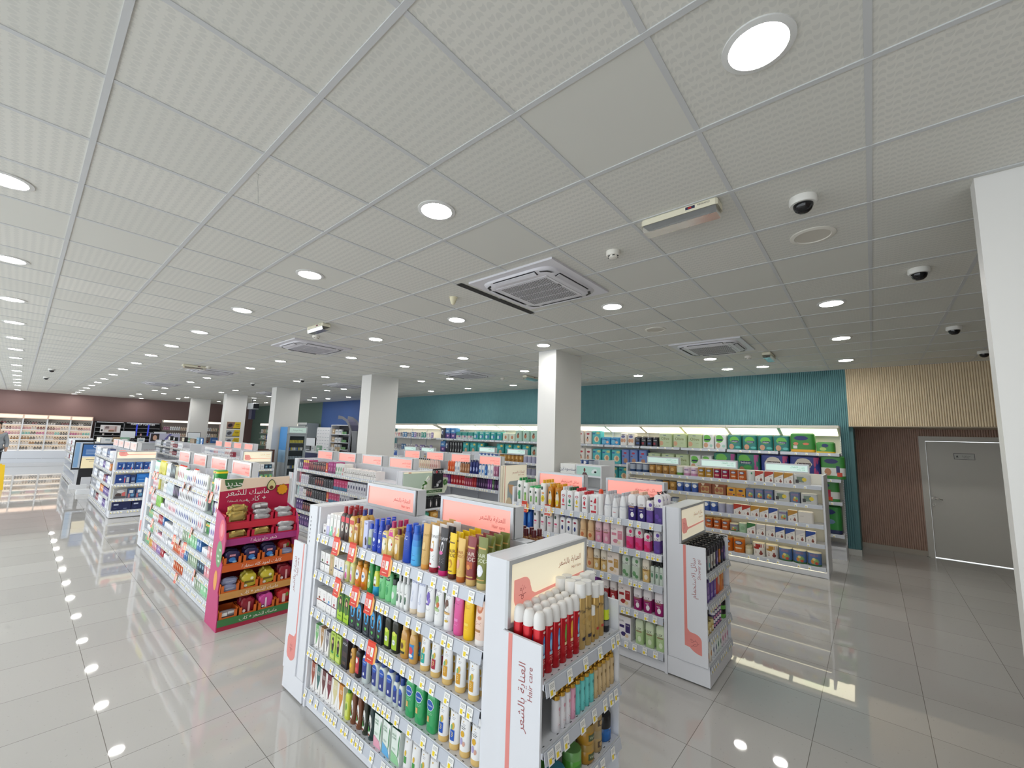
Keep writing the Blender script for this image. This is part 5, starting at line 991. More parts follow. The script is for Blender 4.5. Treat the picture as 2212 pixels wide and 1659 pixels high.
# end display of pump bottles
bottle('pumpblk', 'black pump bottle with navy label', 'straight', .062, .042, .20, '24222c', '141416', [('r', 0, .075, .048, .09, '34346a'), ('r', 0, .10, .04, .02, 'a05a8a'), ('t', 'Bath', 0, .135, .012, 'e0d8e8')], capk='pump', capw=.026, caph=.05)
for k, n_, c, c2 in (('pumpteal', 'teal', 'dfe6e6', '4ab0b4'), ('pumpcoco', 'coconut', 'e6e4de', '7a5a44'), ('pumpvio', 'violet', '6a5a9a', 'c8b8e0'), ('pumpora', 'orange', 'e0843a', 'f2e0d0')):
    bottle(k, 'black capped pump bottle with %s label' % n_, 'straight', .056, .042, .195, '2a2830', '141416', [('r', 0, .075, .05, .11, c), ('e', 0, .055, .014, .02, c2), ('t', 'Bath', 0, .115, .012, '4a4a54')], capk='pump', capw=.026, caph=.05)
PS = ['bottom shelf, pump bottle end display', 'second shelf, pump bottle end display', 'third shelf, pump bottle end display', 'top shelf, pump bottle end display']
y = 3.66
for i, k in enumerate(['pumpblk', 'pumpteal', 'pumpcoco', 'pumpcoco', 'pumpvio', 'pumpora', 'pumpblk', 'pumpvio']):
    put(k, -1.075, y+i*.078, .8205, pi/2, PS[3])
    for j in range(2): put('pumpblk', -1.136-j*.061, y+i*.078, .8205, pi/2, PS[3], False)
pack('purpouch', 'purple refill pouch', .085, .05, .155, '5a3a9a', [('e', 0, .09, .024, .03, '9a7ac8'), ('r', 0, .04, .05, .03, 'b09ad8')], name='refill_pouch')
pack('redpouch', 'red and white refill pouch', .10, .05, .165, 'd0442c', [('e', .01, .10, .03, .04, 'f0d8c8'), ('e', -.01, .05, .024, .03, 'e8805a')], name='refill_pouch')
pack('orapouch', 'orange refill pouch', .115, .05, .175, 'e8842a', [('e', 0, .09, .036, .05, 'f2a84a'), ('e', .01, .06, .02, .03, 'd8641c')], name='refill_pouch')
yy = 3.67
for k in ('purpouch', 'purpouch', 'purpouch', 'redpouch', 'orapouch'):
    w = KINDS[k]['w']; put(k, -1.085, yy+w/2, .5955, pi/2, PS[2]); yy += w+.008
jar('jargold', 'small clear gold scrub jar', .06, .09, 'c9b06a', 'd8c88a', [('r', 0, .03, .036, .03, 'e8e0c0')]); jar('jarpur', 'small white and purple scrub jar', .052, .06, '5a4a7a', 'e8e6ea', [('r', 0, .02, .034, .02, 'd890b0')]); jar('jarblk', 'wide black lidded scrub jar', .08, .07, '6ab04a', '1a1a1c', [], lidf=.5)
for i in range(3): put('jargold', -1.08, 3.66+i*.066, .3655, pi/2, PS[1])
for i in range(4):
    for j in range(3 if i % 2 else 2): put('jarpur', -1.08, 3.86+i*.056, .3655+j*.0605, pi/2, PS[1])
put('jarblk', -1.085, 4.14, .3655, pi/2, PS[1]); put('jarblk', -1.085, 4.14, .4360, pi/2, PS[1])
for k, n_, c, cap in (('btwht', 'white and navy', 'eef0f2', '24305a'), ('btgrn', 'white and green', 'e6eee6', '1f3a34'), ('btpnk', 'white and pink', 'f2e6ea', '6a3a54'), ('btor', 'cream and orange', 'f0e8d8', '24305a')):
    bottle(k, '%s body lotion bottle' % n_, 'slim', .056, .042, .172, c, cap, [('e', 0, .06, .014, .022, {'btwht': '4a5a8a', 'btgrn': '3a7a5a', 'btpnk': 'd86a9a', 'btor': 'd08a3c'}[k]), ('c', 0, .11, .026, 3, '8a8a9a')], capk='flip')
for i, k in enumerate(('btor', 'btor', 'btwht', 'btwht', 'btgrn', 'btgrn', 'btpnk', 'btpnk', 'btpnk')):
    for j in range(2): put(k, -1.075-j*.05, 3.665+i*.068, .1605, pi/2, PS[0], j == 0)
# ================================================================== BABY MILK GONDOLA
def mk_tin(k, desc, w, h, c1, c2, lid, dec=()): tin(k, desc, w, h, c1, lid, dec, bands=[(0, c2), (.30, c1)])
mk_tin('tnblue', 'grey blue milk tin', .118, .155, 'aab4c4', '2a4a7a', '2c3f66', [('c', 0, .11, .05, 3, '4a5a8a')])
mk_tin('tngold', 'metallic gold milk tin', .115, .16, 'b98a44', 'a87a38', '3a3024', [('e', 0, .09, .03, .03, 'd8b070'), ('r', 0, .05, .05, .02, '8a6028')])
mk_tin('tngrn', 'white and green milk tin', .11, .15, 'dfe6dc', '6aa04a', 'dcd8cc', [('c', 0, .11, .05, 3, '5a8a5a')]); mk_tin('tnpink', 'white and pink milk tin', .11, .15, 'e6d0de', 'c88ab0', 'e6dce4', [('r', 0, .10, .07, .02, '8a6a9a'), ('c', 0, .07, .05, 2, '9a6a9a')])
def ora(k, desc, c, w=.115, h=.16): tin(k, desc, w, h, c, 'b08a50', [('e', 0, h*.70, w*.36, h*.14, '1f2c58'), ('e', 0, h*.70, w*.30, h*.09, 'c8ccd8'), ('r', 0, h*.32, w*.55, h*.10, 'e8d0b0'), ('c', 0, h*.2, w*.4, 2, 'f0e0c0')])
ora('tnyel', 'mustard milk tin with navy oval', 'b8892c'); ora('tncrim', 'crimson milk tin with navy oval', 'a8244a'); ora('tnora', 'orange milk tin with navy oval', 'c8642a'); ora('tnorabig', 'large orange milk tin with navy oval', 'd0701f', .165, .215)
tin('tnwhite', 'white milk tin with green print', .115, .16, 'dfe2de', 'e2e0d8', [('r', .02, .12, .02, .03, '4a9a6a'), ('c', 0, .08, .06, 4, 'b8c0bc')])
def milkbox(k, desc, c, num, w=.118, h=.165): carton(k, desc, w, .10, h, 'efeae4', [('p', [(-w/2, h), (w/2, h), (w/2, h*.82), (-w/2, h*.45)], c), ('t', num, -w*.25, h*.2, h*.22, '3a3034'), ('e', w*.2, h*.18, w*.15, h*.11, '8a4a3c'), ('e', w*.2, h*.32, w*.07, h*.07, '9a5a44'), ('t', 'NuMe', w*.16, h*.55, h*.1, '3a3a6a')], name='milk_carton')
milkbox('mbred', 'white milk carton with red corner', 'b8341f', '1'); milkbox('mbgold', 'white milk carton with gold corner', 'c08a2c', '2'); milkbox('mbblue', 'white milk carton with blue corner', '2a4a9a', '3'); milkbox('mbgrn', 'white milk carton with green corner', '3a7a44', '2'); milkbox('mbwht', 'plain pale milk carton', 'd8d4d4', '1'); milkbox('mbcrim', 'white milk carton with crimson corner', 'a82838', '3')
def milktin(k, desc, c, num): tin(k, desc, .165, .20, 'ece8e2', 'efe6cc', [('p', [], '')][:0]+[('r', 0, .155, .14, .05, c), ('r', -.03, .12, .08, .03, c), ('t', num, -.035, .055, .06, '8a2c24'), ('e', .034, .045, .024, .024, '8a4038'), ('e', .034, .075, .012, .014, '9a5048')])
milktin('mtred', 'large white and red milk tin numbered one', 'a8281f', '1'); milktin('mtgold', 'large white and gold milk tin numbered two', 'b8842c', '2')
def pict(k, desc, w, h, sky, nm='tin'):
    dec = [('r', 0, h*.78, w*.8, h*.18, '8a7a9a'), ('e', w*.05, h*.35, w*.3, h*.22, '8ab06a'), ('e', -w*.12, h*.3, w*.12, h*.14, 'd8883c'), ('e', w*.16, h*.22, w*.13, h*.10, 'c8503c'), ('e', -w*.02, h*.5, w*.12, h*.1, 'e8d88a')]
    if nm == 'tin': tin(k, desc, w, h, sky, 'e6dfc8', dec, bands=[(0, '3a6a3c'), (.12, sky)])
    else: carton(k, desc, w, .10, h, sky, dec+[('r', w*.42, h*.5, w*.10, h*.98, '4a5a8a')], name='food_carton')
pict('pctin', 'large baby cereal tin with fruit picture', .17, .19, '5a7ab0'); pict('pctins', 'small baby cereal tin with picture', .125, .12, '9aa0a8'); pict('pcbox', 'baby cereal carton with fruit picture', .118, .155, '6a7a9a', 'box')
pict('pcbox2', 'pale baby cereal carton with picture', .118, .14, 'b0b4b8', 'box')
carton('giftbrn', 'brown twin pack milk carton', .21, .10, .165, '8a4a2c', [('r', .0, .07, .13, .11, 'c0a06a'), ('e', -.03, .075, .03, .035, 'a05a3c'), ('e', .03, .075, .03, .035, 'b06a44'), ('p', [(-.06, .165), (.0, .165), (-.03, .12)], 'e0d0b8')], name='milk_carton')
carton('yelbx', 'yellow milk carton with navy oval', .13, .09, .135, 'd89a2c', [('e', .0, .10, .035, .018, '2a3464'), ('r', -.02, .04, .06, .03, 'c86a2c'), ('e', .035, .03, .014, .012, '3a3a5a')], name='milk_carton')
carton('yellow3', 'bright yellow milk carton', .125, .09, .10, 'd8b82c', [('e', -.035, .065, .02, .02, '3a4468'), ('r', .0, .03, .07, .02, '3a3a3a'), ('e', .03, .055, .022, .02, 'c8a028')], name='milk_carton')
tin('tncan', 'blue and white milk tin', .115, .165, 'e0e6ee', 'dcdcd8', [('r', 0, .05, .10, .08, '3a5aa8'), ('e', 0, .105, .035, .03, 'f0f2f6'), ('c', 0, .12, .05, 2, '3a5aa8')], bands=[(0, '3a5aa8'), (.55, '6a86c0')])
tin('tnlav', 'lavender grey milk tin', .115, .155, 'b0b0c8', 'dcd8d0', [('c', 0, .10, .05, 4, '7a7a9c')]); tin('tnmint', 'pale green milk tin', .115, .15, 'a8c8a8', 'd8dccc', [('e', 0, .07, .03, .03, '8ab08a')])
pack('clearbag', 'clear bag of baby food', .20, .09, .15, 'c8c8c4', [('r', -.02, .08, .09, .08, '7a8a7a'), ('e', .03, .08, .03, .028, 'e0c83a'), ('r', -.06, .05, .04, .05, '3a3a3c')], name='food_bag')
pack('whitebag', 'white crinkled food bag', .19, .10, .16, 'e2ddd6', [('c', -.04, .1, .05, 3, 'b8b0a8')], name='food_bag')
jar('basket', 'small cream lidded milk can', .10, .12, 'd8d4bc', 'c8bfa0', [('c', 0, .06, .05, 3, 'a8a888')], name='milk_can')
tin('bigmilk', 'large mustard milk tin', .115, .16, 'c0a050', 'c9a860', [('e', 0, .11, .036, .022, '2a3464'), ('r', 0, .05, .06, .03, 'c86a4a')])
PMk = ['bottom shelf, baby milk gondola', 'second lowest shelf, baby milk gondola', 'middle shelf, baby milk gondola', 'second highest shelf, baby milk gondola', 'top shelf, baby milk gondola']
V = [Row(PMk[i], 7.675, LVM[i]) for i in range(5)]
V[4].seq(-3.57, [('tnblue', 3), ('tngold', 4), ('tngrn', 1), ('tnpink', 2), ('tnyel', 2), ('tncrim', 2), ('tnora', 2), ('tnwhite', 1), ('mbred', 2), ('mbgold', 2), ('clearbag', 1), ('pcbox2', 1)], gap=.0105, end=-.6)
V[3].seq(-3.57, [('tnlav', 4), ('tnblue', 1), ('tngold', 2), ('tncan', 3), ('giftbrn', 2), ('yelbx', 2), ('pcbox', 3), ('clearbag', 1), ('pcbox', 1), ('clearbag', 1), ('pcbox2', 1)], gap=.011, end=-.6)
V[2].seq(-3.5, [('tnlav', 6), ('tnblue', 1), ('yellow3', 3), ('tncan', 2), ('tnlav', 2), ('mbred', 2), ('mbgold', 2), ('mbblue', 1), ('pcbox2', 1), ('mbgold', 1), ('whitebag', 1)], gap=.006, end=-.6)
V[1].seq(-2.72, [('tnyel', 1, 1), ('tncrim', 2, 1), ('tnora', 4, 1), ('pctins', 1, 1), ('tnmint', 1), ('mbgrn', 1), ('mbwht', 2), ('mbblue', 2), ('mbwht', 1), ('mbblue', 1), ('mbcrim', 1)], gap=.010, end=-.6)
V[0].seq(-2.15, [('tnorabig', 3, 1), ('basket', 1, 1), ('mtred', 1, 1), ('mtgold', 1, 1), ('pctin', 3, 1), ('pctins', 1, 1)], gap=.008, end=-.55)
# the two baby food gondolas further left: tops of the upper shelves show
P3 = ['top shelf, middle baby food gondola', 'second shelf, middle baby food gondola', 'top shelf, left baby food gondola']
Row(P3[0], 7.675, LVM[4]).seq(-8.0, [('_', .35), ('tncan', 5), ('_', .1), ('tngold', 6), ('tnlav', 7), ('tnmint', 2), ('tncan', 5), ('tnblue', 4)], gap=.008, end=-4.25)
Row(P3[1], 7.675, LVM[3]).seq(-6.2, [('tnlav', 6), ('tnpink', 4), ('tnblue', 5)], gap=.008, end=-4.25)
Row(P3[2], 7.675, 1.18).seq(-12.6, [('tnwhite', 5), ('_', .3), ('tncan', 3), ('_', .9), ('tnblue', 3), ('pcbox2', 4)], gap=.012, end=-9.35)
# ================================================================== BACK WALL UNITS
def wall_unit():
    t = thing('shelving_bay', '', 'shelving', (0, 0, 0)); W = .89
    b = MB(); b.box(.002, W-.002, .50, .53, 0, 2.225, 'd8d6cc'); obj('back_panel', b, t)
    b = MB(); b.box(.002, W-.002, .02, .5, 0, .17, FW); b.box(.002, W-.002, .0, .5, .17, .2, FW); obj('plinth', b, t)
    for x in (.008, W-.008):
        b = MB(); b.box(x-.007, x+.007, .47, .5, .2, 2.05, FW); slots(b, x, .47, .3, 2.0, step=.03); obj('side_upright', b, t)
    for z in (.40, .93, 1.31, 1.745):
        b = MB(); b.box(.016, W-.016, .01, .5, z-.03, z, FW); s = obj('shelf', b, t); obj('price_strip', strip_mesh(.016, W-.016, .16), s, (0, .01, z))
    b = MB(); b.prism([(.02, 2.225), (.5, 2.225), (.5, 2.05), (.40, 2.05), (.02, 2.18)], .003, W-.003, 'd9d6ca', 'x'); c = obj('canopy', b, t)
    b = MB(); b.flat([(.03, .06), (W-.03, .06), (W-.03, .385), (.03, .385)], lambda u, v: (u, v, 2.18-(v-.02)*.342-.002), M('fff4d8', .5, emit=3.2)); b.flat(rc(.03, W-.03, 2.05, 2.16), lambda u, v: (u, .385, v), M('fff4d8', .5, emit=1.6)); obj('light_panel', b, c)
    return t
wu = wall_unit()
for i in range(12):
    x = -.42-.89*(i+1); o = wu if i == 0 else dup(wu, (0, 0, 0)); o.location = (x, 9.1, 0)
    o['label'] = 'lit white shelving bay on the teal wall, %s bay from the right' % ['first', 'second', 'third', 'fourth', 'fifth', 'sixth', 'seventh', 'eighth', 'ninth', 'tenth', 'eleventh', 'twelfth'][i]; o['group'] = 'shelving bays on the teal wall'
for i in range(3):
    x = -11.25-.02-.89*(i+1)-.06; o = dup(wu, (x, 9.1, 0)); o['label'] = 'lit pegboard bay beyond the teal divider, %s from the right' % ['first', 'second', 'third'][i]; o['group'] = 'lit bays beyond the teal divider'
def baby(c): return lambda w, h: [('e', -w*.08, h*.32, w*.18, h*.15, 'd8a080'), ('e', -w*.08, h*.46, w*.09, h*.08, '5a3a2c'), ('e', 0, h*.74, w*.24, h*.07, c), ('c', w*.2, h*.2, w*.2, 2, c)]
def nappy(k, desc, w, h, c, dec, d=.22, bands=None): pack(k, desc, w, d, h, c, dec, bands=bands)
def B(c, w, h, extra=()): return baby(c)(w, h)+list(extra)
nappy('npwr', 'white nappy pack with red logo', .185, .33, 'e8e0d8', B('b82438', .185, .33)); nappy('npaqua', 'aqua nappy pack with sleeping baby', .235, .32, '4fb6bc', [('e', .02, .12, .07, .07, 'e6d8b0'), ('e', .03, .125, .036, .05, 'd09878'), ('r', -.06, .25, .07, .03, '2a5aa0'), ('e', .06, .27, .05, .03, 'c8d08a')])
nappy('npblue', 'blue wipes pack with baby', .23, .17, '3a94c8', [('e', -.01, .12, .07, .018, '2a5aa0'), ('e', .05, .06, .035, .03, 'e8c0a8'), ('e', -.04, .07, .06, .05, '6ab8d8')]); nappy('npwb', 'white nappy pack with two babies', .165, .27, 'e6e2de', [('e', 0, .2, .05, .03, '6a6a9c'), ('e', -.03, .11, .034, .045, 'd09878'), ('e', .03, .11, .034, .045, 'd8a484'), ('r', 0, .245, .07, .012, '4a4a54')])
nappy('npblk', 'small black and red wipes pack', .12, .20, '22202a', [('r', 0, .13, .08, .006, 'c8ccd0'), ('r', -.02, .06, .05, .05, '8a2438'), ('e', -.02, .17, .014, .012, '8a8a90')]); nappy('npnvy', 'small black and blue wipes pack', .12, .20, '202434', [('r', 0, .13, .08, .006, 'c8ccd0'), ('r', 0, .06, .07, .04, '34508a'), ('e', -.02, .17, .014, .012, '8a9ab0')])
nappy('npolv', 'pale green nappy pack lettered olive', .285, .29, 'b9c8a0', [('t', 'Olive', 0, .18, .085, '6a6a2c'), ('e', -.09, .08, .05, .05, 'd0a080'), ('r', -.01, .25, .06, .016, '6a7a8a'), ('c', .05, .1, .06, 3, '8a9a6a')])
nappy('npwg', 'white and green nappy pack', .215, .29, 'e0e2e0', [('e', -.02, .2, .085, .075, '6ab84a'), ('r', -.01, .18, .11, .034, '2a3a4a'), ('e', -.04, .07, .045, .05, 'd0a080'), ('e', .06, .06, .03, .03, 'a8cfc0')])
nappy('nptg', 'teal nappy pack with green cloud shape', .245, .285, '2a7a74', [('e', .0, .19, .085, .065, '6ab84a'), ('r', .01, .16, .12, .04, '2a3458'), ('t', 'babyjoy', .01, .16, .034, 'e8eef4'), ('e', -.05, .06, .045, .05, 'c89878'), ('e', .06, .05, .05, .022, '5ab8b0')])
nappy('npgy', 'green nappy pack with yellow base', .36, .33, None, [('e', -.02, .25, .11, .04, '24306a'), ('e', -.10, .15, .04, .025, 'd88a6a'), ('e', .05, .15, .05, .02, 'd87858'), ('r', -.11, .09, .06, .05, 'd8d8d4')], bands=[(0, 'e0a82c'), (.2, '3a8a3a')])
nappy('npgs', 'small green and yellow nappy pack', .26, .18, None, [('e', .0, .13, .05, .03, '2a3a6a'), ('e', -.03, .07, .05, .03, 'b0d070')], bands=[(0, 'd8b82c'), (.2, '4a9a44')])
nappy('npperi', 'periwinkle blue nappy pack', .195, .34, '6a84c0', [('e', .0, .26, .04, .022, 'b8284a'), ('e', .01, .09, .05, .055, 'b8846a'), ('e', -.04, .19, .03, .014, '8a3a5a'), ('c', .0, .30, .06, 2, 'a8b4d8')])
nappy('npbjg', 'wide green and pink nappy pack', .40, .36, '2f7a68', [('e', -.06, .26, .11, .085, '6ab84a'), ('r', -.03, .2, .20, .055, '2a3458'), ('t', 'babyjoy', -.03, .2, .055, 'eef2f6'), ('e', -.10, .07, .05, .05, 'a87a5a'), ('r', .15, .18, .08, .34, 'a84a8a'), ('e', .0, .11, .08, .04, '4a9a4a')])
nappy('npbjb', 'wide blue and pink nappy pack', .44, .36, '2c3c8c', [('e', -.02, .23, .13, .10, 'e0d8cc'), ('r', -.01, .22, .20, .055, '5a4a4a'), ('t', 'babyjoy', -.01, .22, .055, 'eef2f6'), ('r', .17, .18, .08, .34, 'b8487a'), ('e', -.09, .06, .03, .03, 'd8d8e4')])
nappy('npgw', 'tall green and white nappy pack', .33, .38, None, [('e', -.02, .30, .10, .04, '24306a'), ('e', -.07, .12, .05, .06, 'c08a68'), ('r', .07, .16, .05, .12, '2a3468'), ('r', .09, .08, .07, .07, 'd8482c')], bands=[(0, '3a8a3a'), (.15, 'e2e4e0'), (.5, '3a8a3a')])
nappy('npgb', 'large dark green nappy pack with navy base', .36, .45, None, [('e', .0, .36, .11, .045, '24306a'), ('e', .02, .2, .08, .04, '6a8aa8'), ('e', -.06, .19, .05, .02, 'd88a4a')], bands=[(0, '24305a'), (.18, '2f8a3c')])
nappy('npgr', 'green and white pack with red label', .30, .33, None, [('r', .0, .14, .06, .12, 'b8284a'), ('e', -.05, .27, .07, .04, '24306a'), ('r', .01, .05, .08, .06, 'd8482c')], bands=[(0, '3a8a3a'), (.15, 'e2e4e0'), (.5, '3a8a3a')])
PW = ['top shelf, teal wall', 'second shelf, teal wall', 'third shelf, teal wall', 'low shelf, teal wall']
ln = 9.135
W4, W3, W2, W1 = (Row(PW[i], ln, z, 0, .42) for i, z in enumerate((1.745, 1.31, .93, .40)))
W4.seq(-5.62, [('npwr', 2), ('npaqua', 1), ('npblue', 2), ('npwb', 2), ('npnvy', 1), ('npblk', 1), ('npnvy', 1), ('npblk', 1), ('npolv', 3), ('npwg', 2), ('nptg', 4), ('npgy', 1), ('npgs', 1)], gap=.0175)
W3.seq(-5.60, [('npwr', 1), ('npwr', 1), ('npaqua', 3), ('npperi', 3), ('npolv', 3), ('npwg', 2), ('npbjg', 2), ('npbjb', 2), ('npgw', 1)], gap=.016)
for x, k in ((-5.45, 'npaqua'), (-5.18, 'npaqua'), (-4.92, 'npaqua'), (-4.66, 'npaqua'), (-4.4, 'npaqua')): W2.at(k, x)
W2.at('npgr', -.62); W1.at('npgb', -.64)
nappy('fbw', 'black and white sanitary pack', .20, .34, '24283a', [('e', -.02, .2, .05, .08, 'd8dce0'), ('e', .0, .19, .03, .05, '3a4a7a')]); nappy('fbp', 'blue and purple sanitary pack', .24, .34, None, [('e', .0, .24, .07, .03, 'b8d0e4'), ('e', .02, .09, .05, .03, 'd0a0c8')], bands=[(0, '4a3a80'), (.5, '3a78b4')])
nappy('ftw', 'teal and white sanitary pack', .25, .22, None, [('e', -.04, .08, .04, .04, 'd8b0b0'), ('e', .05, .08, .04, .03, '8a5a8a')], bands=[(0, 'c0cccc'), (.5, '2a8a84')]); nappy('ftl', 'teal sanitary pack with pictures', .22, .24, '2a9a98', [('e', -.03, .09, .04, .05, 'c8dce0'), ('e', .04, .1, .03, .05, '3a6ab0'), ('r', 0, .2, .12, .02, 'c8e0d8')])
nappy('fmt', 'pale mint nappy pack with baby', .25, .30, 'a8c8ba', [('e', -.01, .14, .05, .06, 'a86a4a'), ('e', .0, .2, .03, .03, '5a3a30'), ('c', .05, .06, .08, 2, '6a9a8a')]); nappy('fmw', 'cream nappy pack with baby', .22, .22, 'ccd4c4', [('e', .02, .1, .04, .05, 'b87a58')])
nappy('ftb', 'tall teal nappy pack', .30, .34, '1f8a86', [('e', .02, .1, .06, .07, 'b8a084'), ('e', -.03, .24, .08, .05, '3ab0b8'), ('e', .06, .28, .05, .03, 'd8c85a')])
nappy('fpen', 'black and white pencil stripe pack', .10, .33, '2a2c30', [('r', 0, .17, .02, .28, 'c8ccd0'), ('r', .03, .17, .01, .26, 'a8acb0')])
PF = ['top shelf, left teal wall bays', 'second shelf, left teal wall bays']
Row(PF[0], ln, 1.745).seq(-10.9, [('fbw', 1), ('fbp', 2), ('ftw', 3), ('ftl', 5), ('fmw', 2), ('fmt', 3), ('ftl', 1), ('fmw', 3), ('fmt', 1)], gap=.02, end=-5.75)
Row(PF[1], ln, 1.31).seq(-10.9, [('fbp', 1), ('fbw', 1), ('fpen', 5), ('ftb', 3), ('ftl', 2), ('ftb', 4), ('fmt', 3)], gap=.02, end=-5.75)
# pegboard packets
def packet(k, desc, c, c2): pack(k, desc, .11, .03, .17, c, [('r', 0, .12, .09, .04, c2), ('e', 0, .06, .03, .03, c2)], name='hanging_packet')
for k, n_, a, c in (('pkpur', 'purple', '8a7ab0', 'd8d4e4'), ('pkred', 'red and white', 'dcd0d0', 'b83a4a'), ('pkgry', 'grey', 'b8b8bc', '6a6a74'), ('pkblu', 'blue', '4a7aa8', 'd0dce8'), ('pkteal', 'teal', '2f8a84', 'c8d8d4'), ('pkwht', 'white', 'dfdcd8', 'a89aa8')): packet(k, 'small %s packet' % n_, a, c)
for z, nm in ((1.78, 'upper'), (1.55, 'second'), (1.33, 'third')):
    for i in range(19):
        k = rnd.choice(['pkred', 'pkgry', 'pkwht'] if i < 6 else ['pkwht', 'pkgry', 'pkblu'] if i < 11 else ['pkpur', 'pkwht', 'pkpur', 'pkteal', 'pkgry'])
        put(k, -13.9+i*.137, 9.22 if z != 1.33 else 9.2, 1.7455 if z == 1.78 else (1.3105 if z == 1.33 else 1.55), 0, {'upper': 'upper row, pegboard bays', 'second': 'hanging row, pegboard bays', 'third': 'lower row, pegboard bays'}[nm]) if z != 1.55 else None
# ================================================================== HAIR COLOUR GONDOLA
def hbox(k, desc, w, h, c, dec): carton(k, desc, w, .08, h, c, dec, name='hair_colour_box')
hbox('hcnavy', 'navy and white hair dye box', .07, .17, '24305a', [('p', [(-.03, .02), (.0, .02), (.02, .10), (-.01, .13)], 'dfe2ea')])
hbox('hcpy', 'pink hair dye box with yellow top', .075, .17, 'c84a8a', [('r', 0, .145, .07, .045, 'e8cf4a'), ('e', 0, .07, .022, .036, 'efb8a8'), ('e', .0, .085, .024, .03, '9a5a4a')])
hbox('hcmar', 'maroon hair dye box', .075, .15, '6a1c2e', [('e', 0, .08, .022, .04, 'b0685a'), ('r', 0, .13, .05, .014, 'd8a8a0')])
hbox('hcblk', 'black hair dye box with red print', .075, .155, '2c1f24', [('e', 0, .08, .02, .036, 'a06a58'), ('p', [(-.034, .02), (-.01, .02), (-.022, .10), (-.034, .11)], 'a8283a'), ('r', 0, .14, .05, .01, 'c8a8a8')])
hbox('hcdark', 'dark hair dye box', .08, .15, '26262e', [('e', .0, .075, .022, .034, '5a5a62'), ('e', .0, .075, .015, .025, '26262e'), ('r', -.02, .12, .02, .014, 'c8c8d0'), ('c', .01, .03, .04, 3, 'a8a8b0')])
hbox('hcmag', 'magenta hair dye box', .085, .19, 'a8287a', [('t', '7', .0, .07, .07, 'f0d8e8'), ('r', 0, .15, .06, .03, 'c85aa8'), ('r', 0, .02, .08, .03, '6a1c5a')])
hbox('hcteal', 'magenta hair dye box with teal base', .085, .17, 'c8286a', [('r', 0, .03, .084, .055, '2a7aa0'), ('c', 0, .13, .05, 3, 'e8a8c8'), ('e', .01, .07, .02, .02, 'd86a9a')])
hbox('hcora', 'red and orange hair dye box', .085, .165, 'd8402c', [('e', 0, .09, .034, .05, 'e8883c'), ('r', 0, .04, .05, .03, 'f0d0c0')])
hbox('hcgw', 'white hair dye box with green swoosh', .068, .18, 'eaece8', [('e', .0, .09, .014, .04, '2a8a4a'), ('p', [(-.03, .002), (.0, .002), (-.01, .04), (-.03, .03)], '5ab08a')])
hbox('hcrw', 'white hair dye box with red swoosh', .068, .18, 'eaece8', [('e', .0, .09, .014, .04, 'b8283a'), ('p', [(-.03, .002), (.0, .002), (-.01, .04), (-.03, .03)], 'd86a74')])
hbox('hcoil', 'small white oil box with dark stripe', .062, .125, 'efedea', [('r', 0, .05, .06, .007, '5a4a4a'), ('e', 0, .07, .010, .008, '5a5a4a'), ('c', 0, .10, .03, 2, 'b8b0b0')])
hbox('hcnv', 'white hair dye box with navy circle', .075, .17, 'dedfe8', [('e', 0, .095, .02, .03, '2a2c5a'), ('c', 0, .03, .05, 2, '3a3c6a')])
hbox('hcpc', 'white hair dye box with purple oval', .075, .16, 'e4e2ea', [('e', 0, .1, .02, .03, '5a4a9a'), ('e', 0, .1, .012, .02, 'd8d4e8'), ('c', 0, .04, .04, 2, '8a80b0')])
hbox('hcpur', 'purple hair dye box', .085, .19, '4a2a74', [('r', 0, .14, .03, .03, 'd8d4e4'), ('p', [(.0, .02), (.03, .02), (.02, .09)], 'b894c8'), ('e', -.015, .06, .018, .03, '8a5aa0')])
hbox('hcpkb', 'pink hair dye box with dark band', .08, .20, 'd88a9a', [('r', -.03, .1, .014, .19, '5a2a34'), ('e', .006, .07, .02, .05, 'a83a54'), ('e', .0, .14, .02, .02, 'f0d0d0')])
hbox('hctl', 'white hair dye box with aqua swirls', .07, .19, 'dce8e8', [('e', 0, .13, .018, .03, '7ac8c8'), ('e', .0, .06, .016, .03, '9ad8d4'), ('r', 0, .1, .05, .006, '5a9a9a')])
hbox('hcyp', 'purple and yellow dye box', .095, .085, '4a2a6a', [('r', 0, .07, .094, .026, 'd8b82c'), ('e', .01, .03, .02, .018, '9a6ab0')])
PH = ['bottom shelf, hair colour gondola', 'second lowest shelf, hair colour gondola', 'middle shelf, hair colour gondola', 'second highest shelf, hair colour gondola', 'top shelf, hair colour gondola']
h = [Row(PH[i], 3.625, LVH[i]) for i in range(5)]
h[4].seq(-8.46, [('hcnavy', 2), ('hcpy', 3, 1), ('hcmar', 2, 1), ('hcblk', 6, 1), ('hcora', 1), ('hcmag', 3, 1), ('hcgw', 3, 1), ('hcrw', 1, 1), ('hcoil', 14, 2)], gap=.0065, end=-5.23)
h[3].seq(-8.44, [('hcpkb', 1), ('hcpc', 4), ('hcdark', 3, 1), ('hcblk', 4, 1), ('hcdark', 4, 1), ('hcteal', 5, 1), ('hcnv', 7, 1)], gap=.008, end=-5.23)
h[2].seq(-8.46, [('hctl', 1), ('hcpc', 2), ('hcoil', 2), ('hcblk', 3, 1), ('hcdark', 6, 1), ('hcora', 1), ('hcteal', 4, 1), ('hcnv', 4)], gap=.008, end=-6.2)
h[1].seq(-8.46, [('hcpur', 3), ('hcblk', 4, 1), ('hcdark', 4)], gap=.008, end=-6.9)
h[0].seq(-8.46, [('hcyp', 2), ('hcpur', 6)], gap=.008, end=-7.2)
for x in (-8.412, -8.313): put('hcyp', x, 3.665, LVH[0]+.0865, 0, 'stacked on the bottom shelf, hair colour gondola')
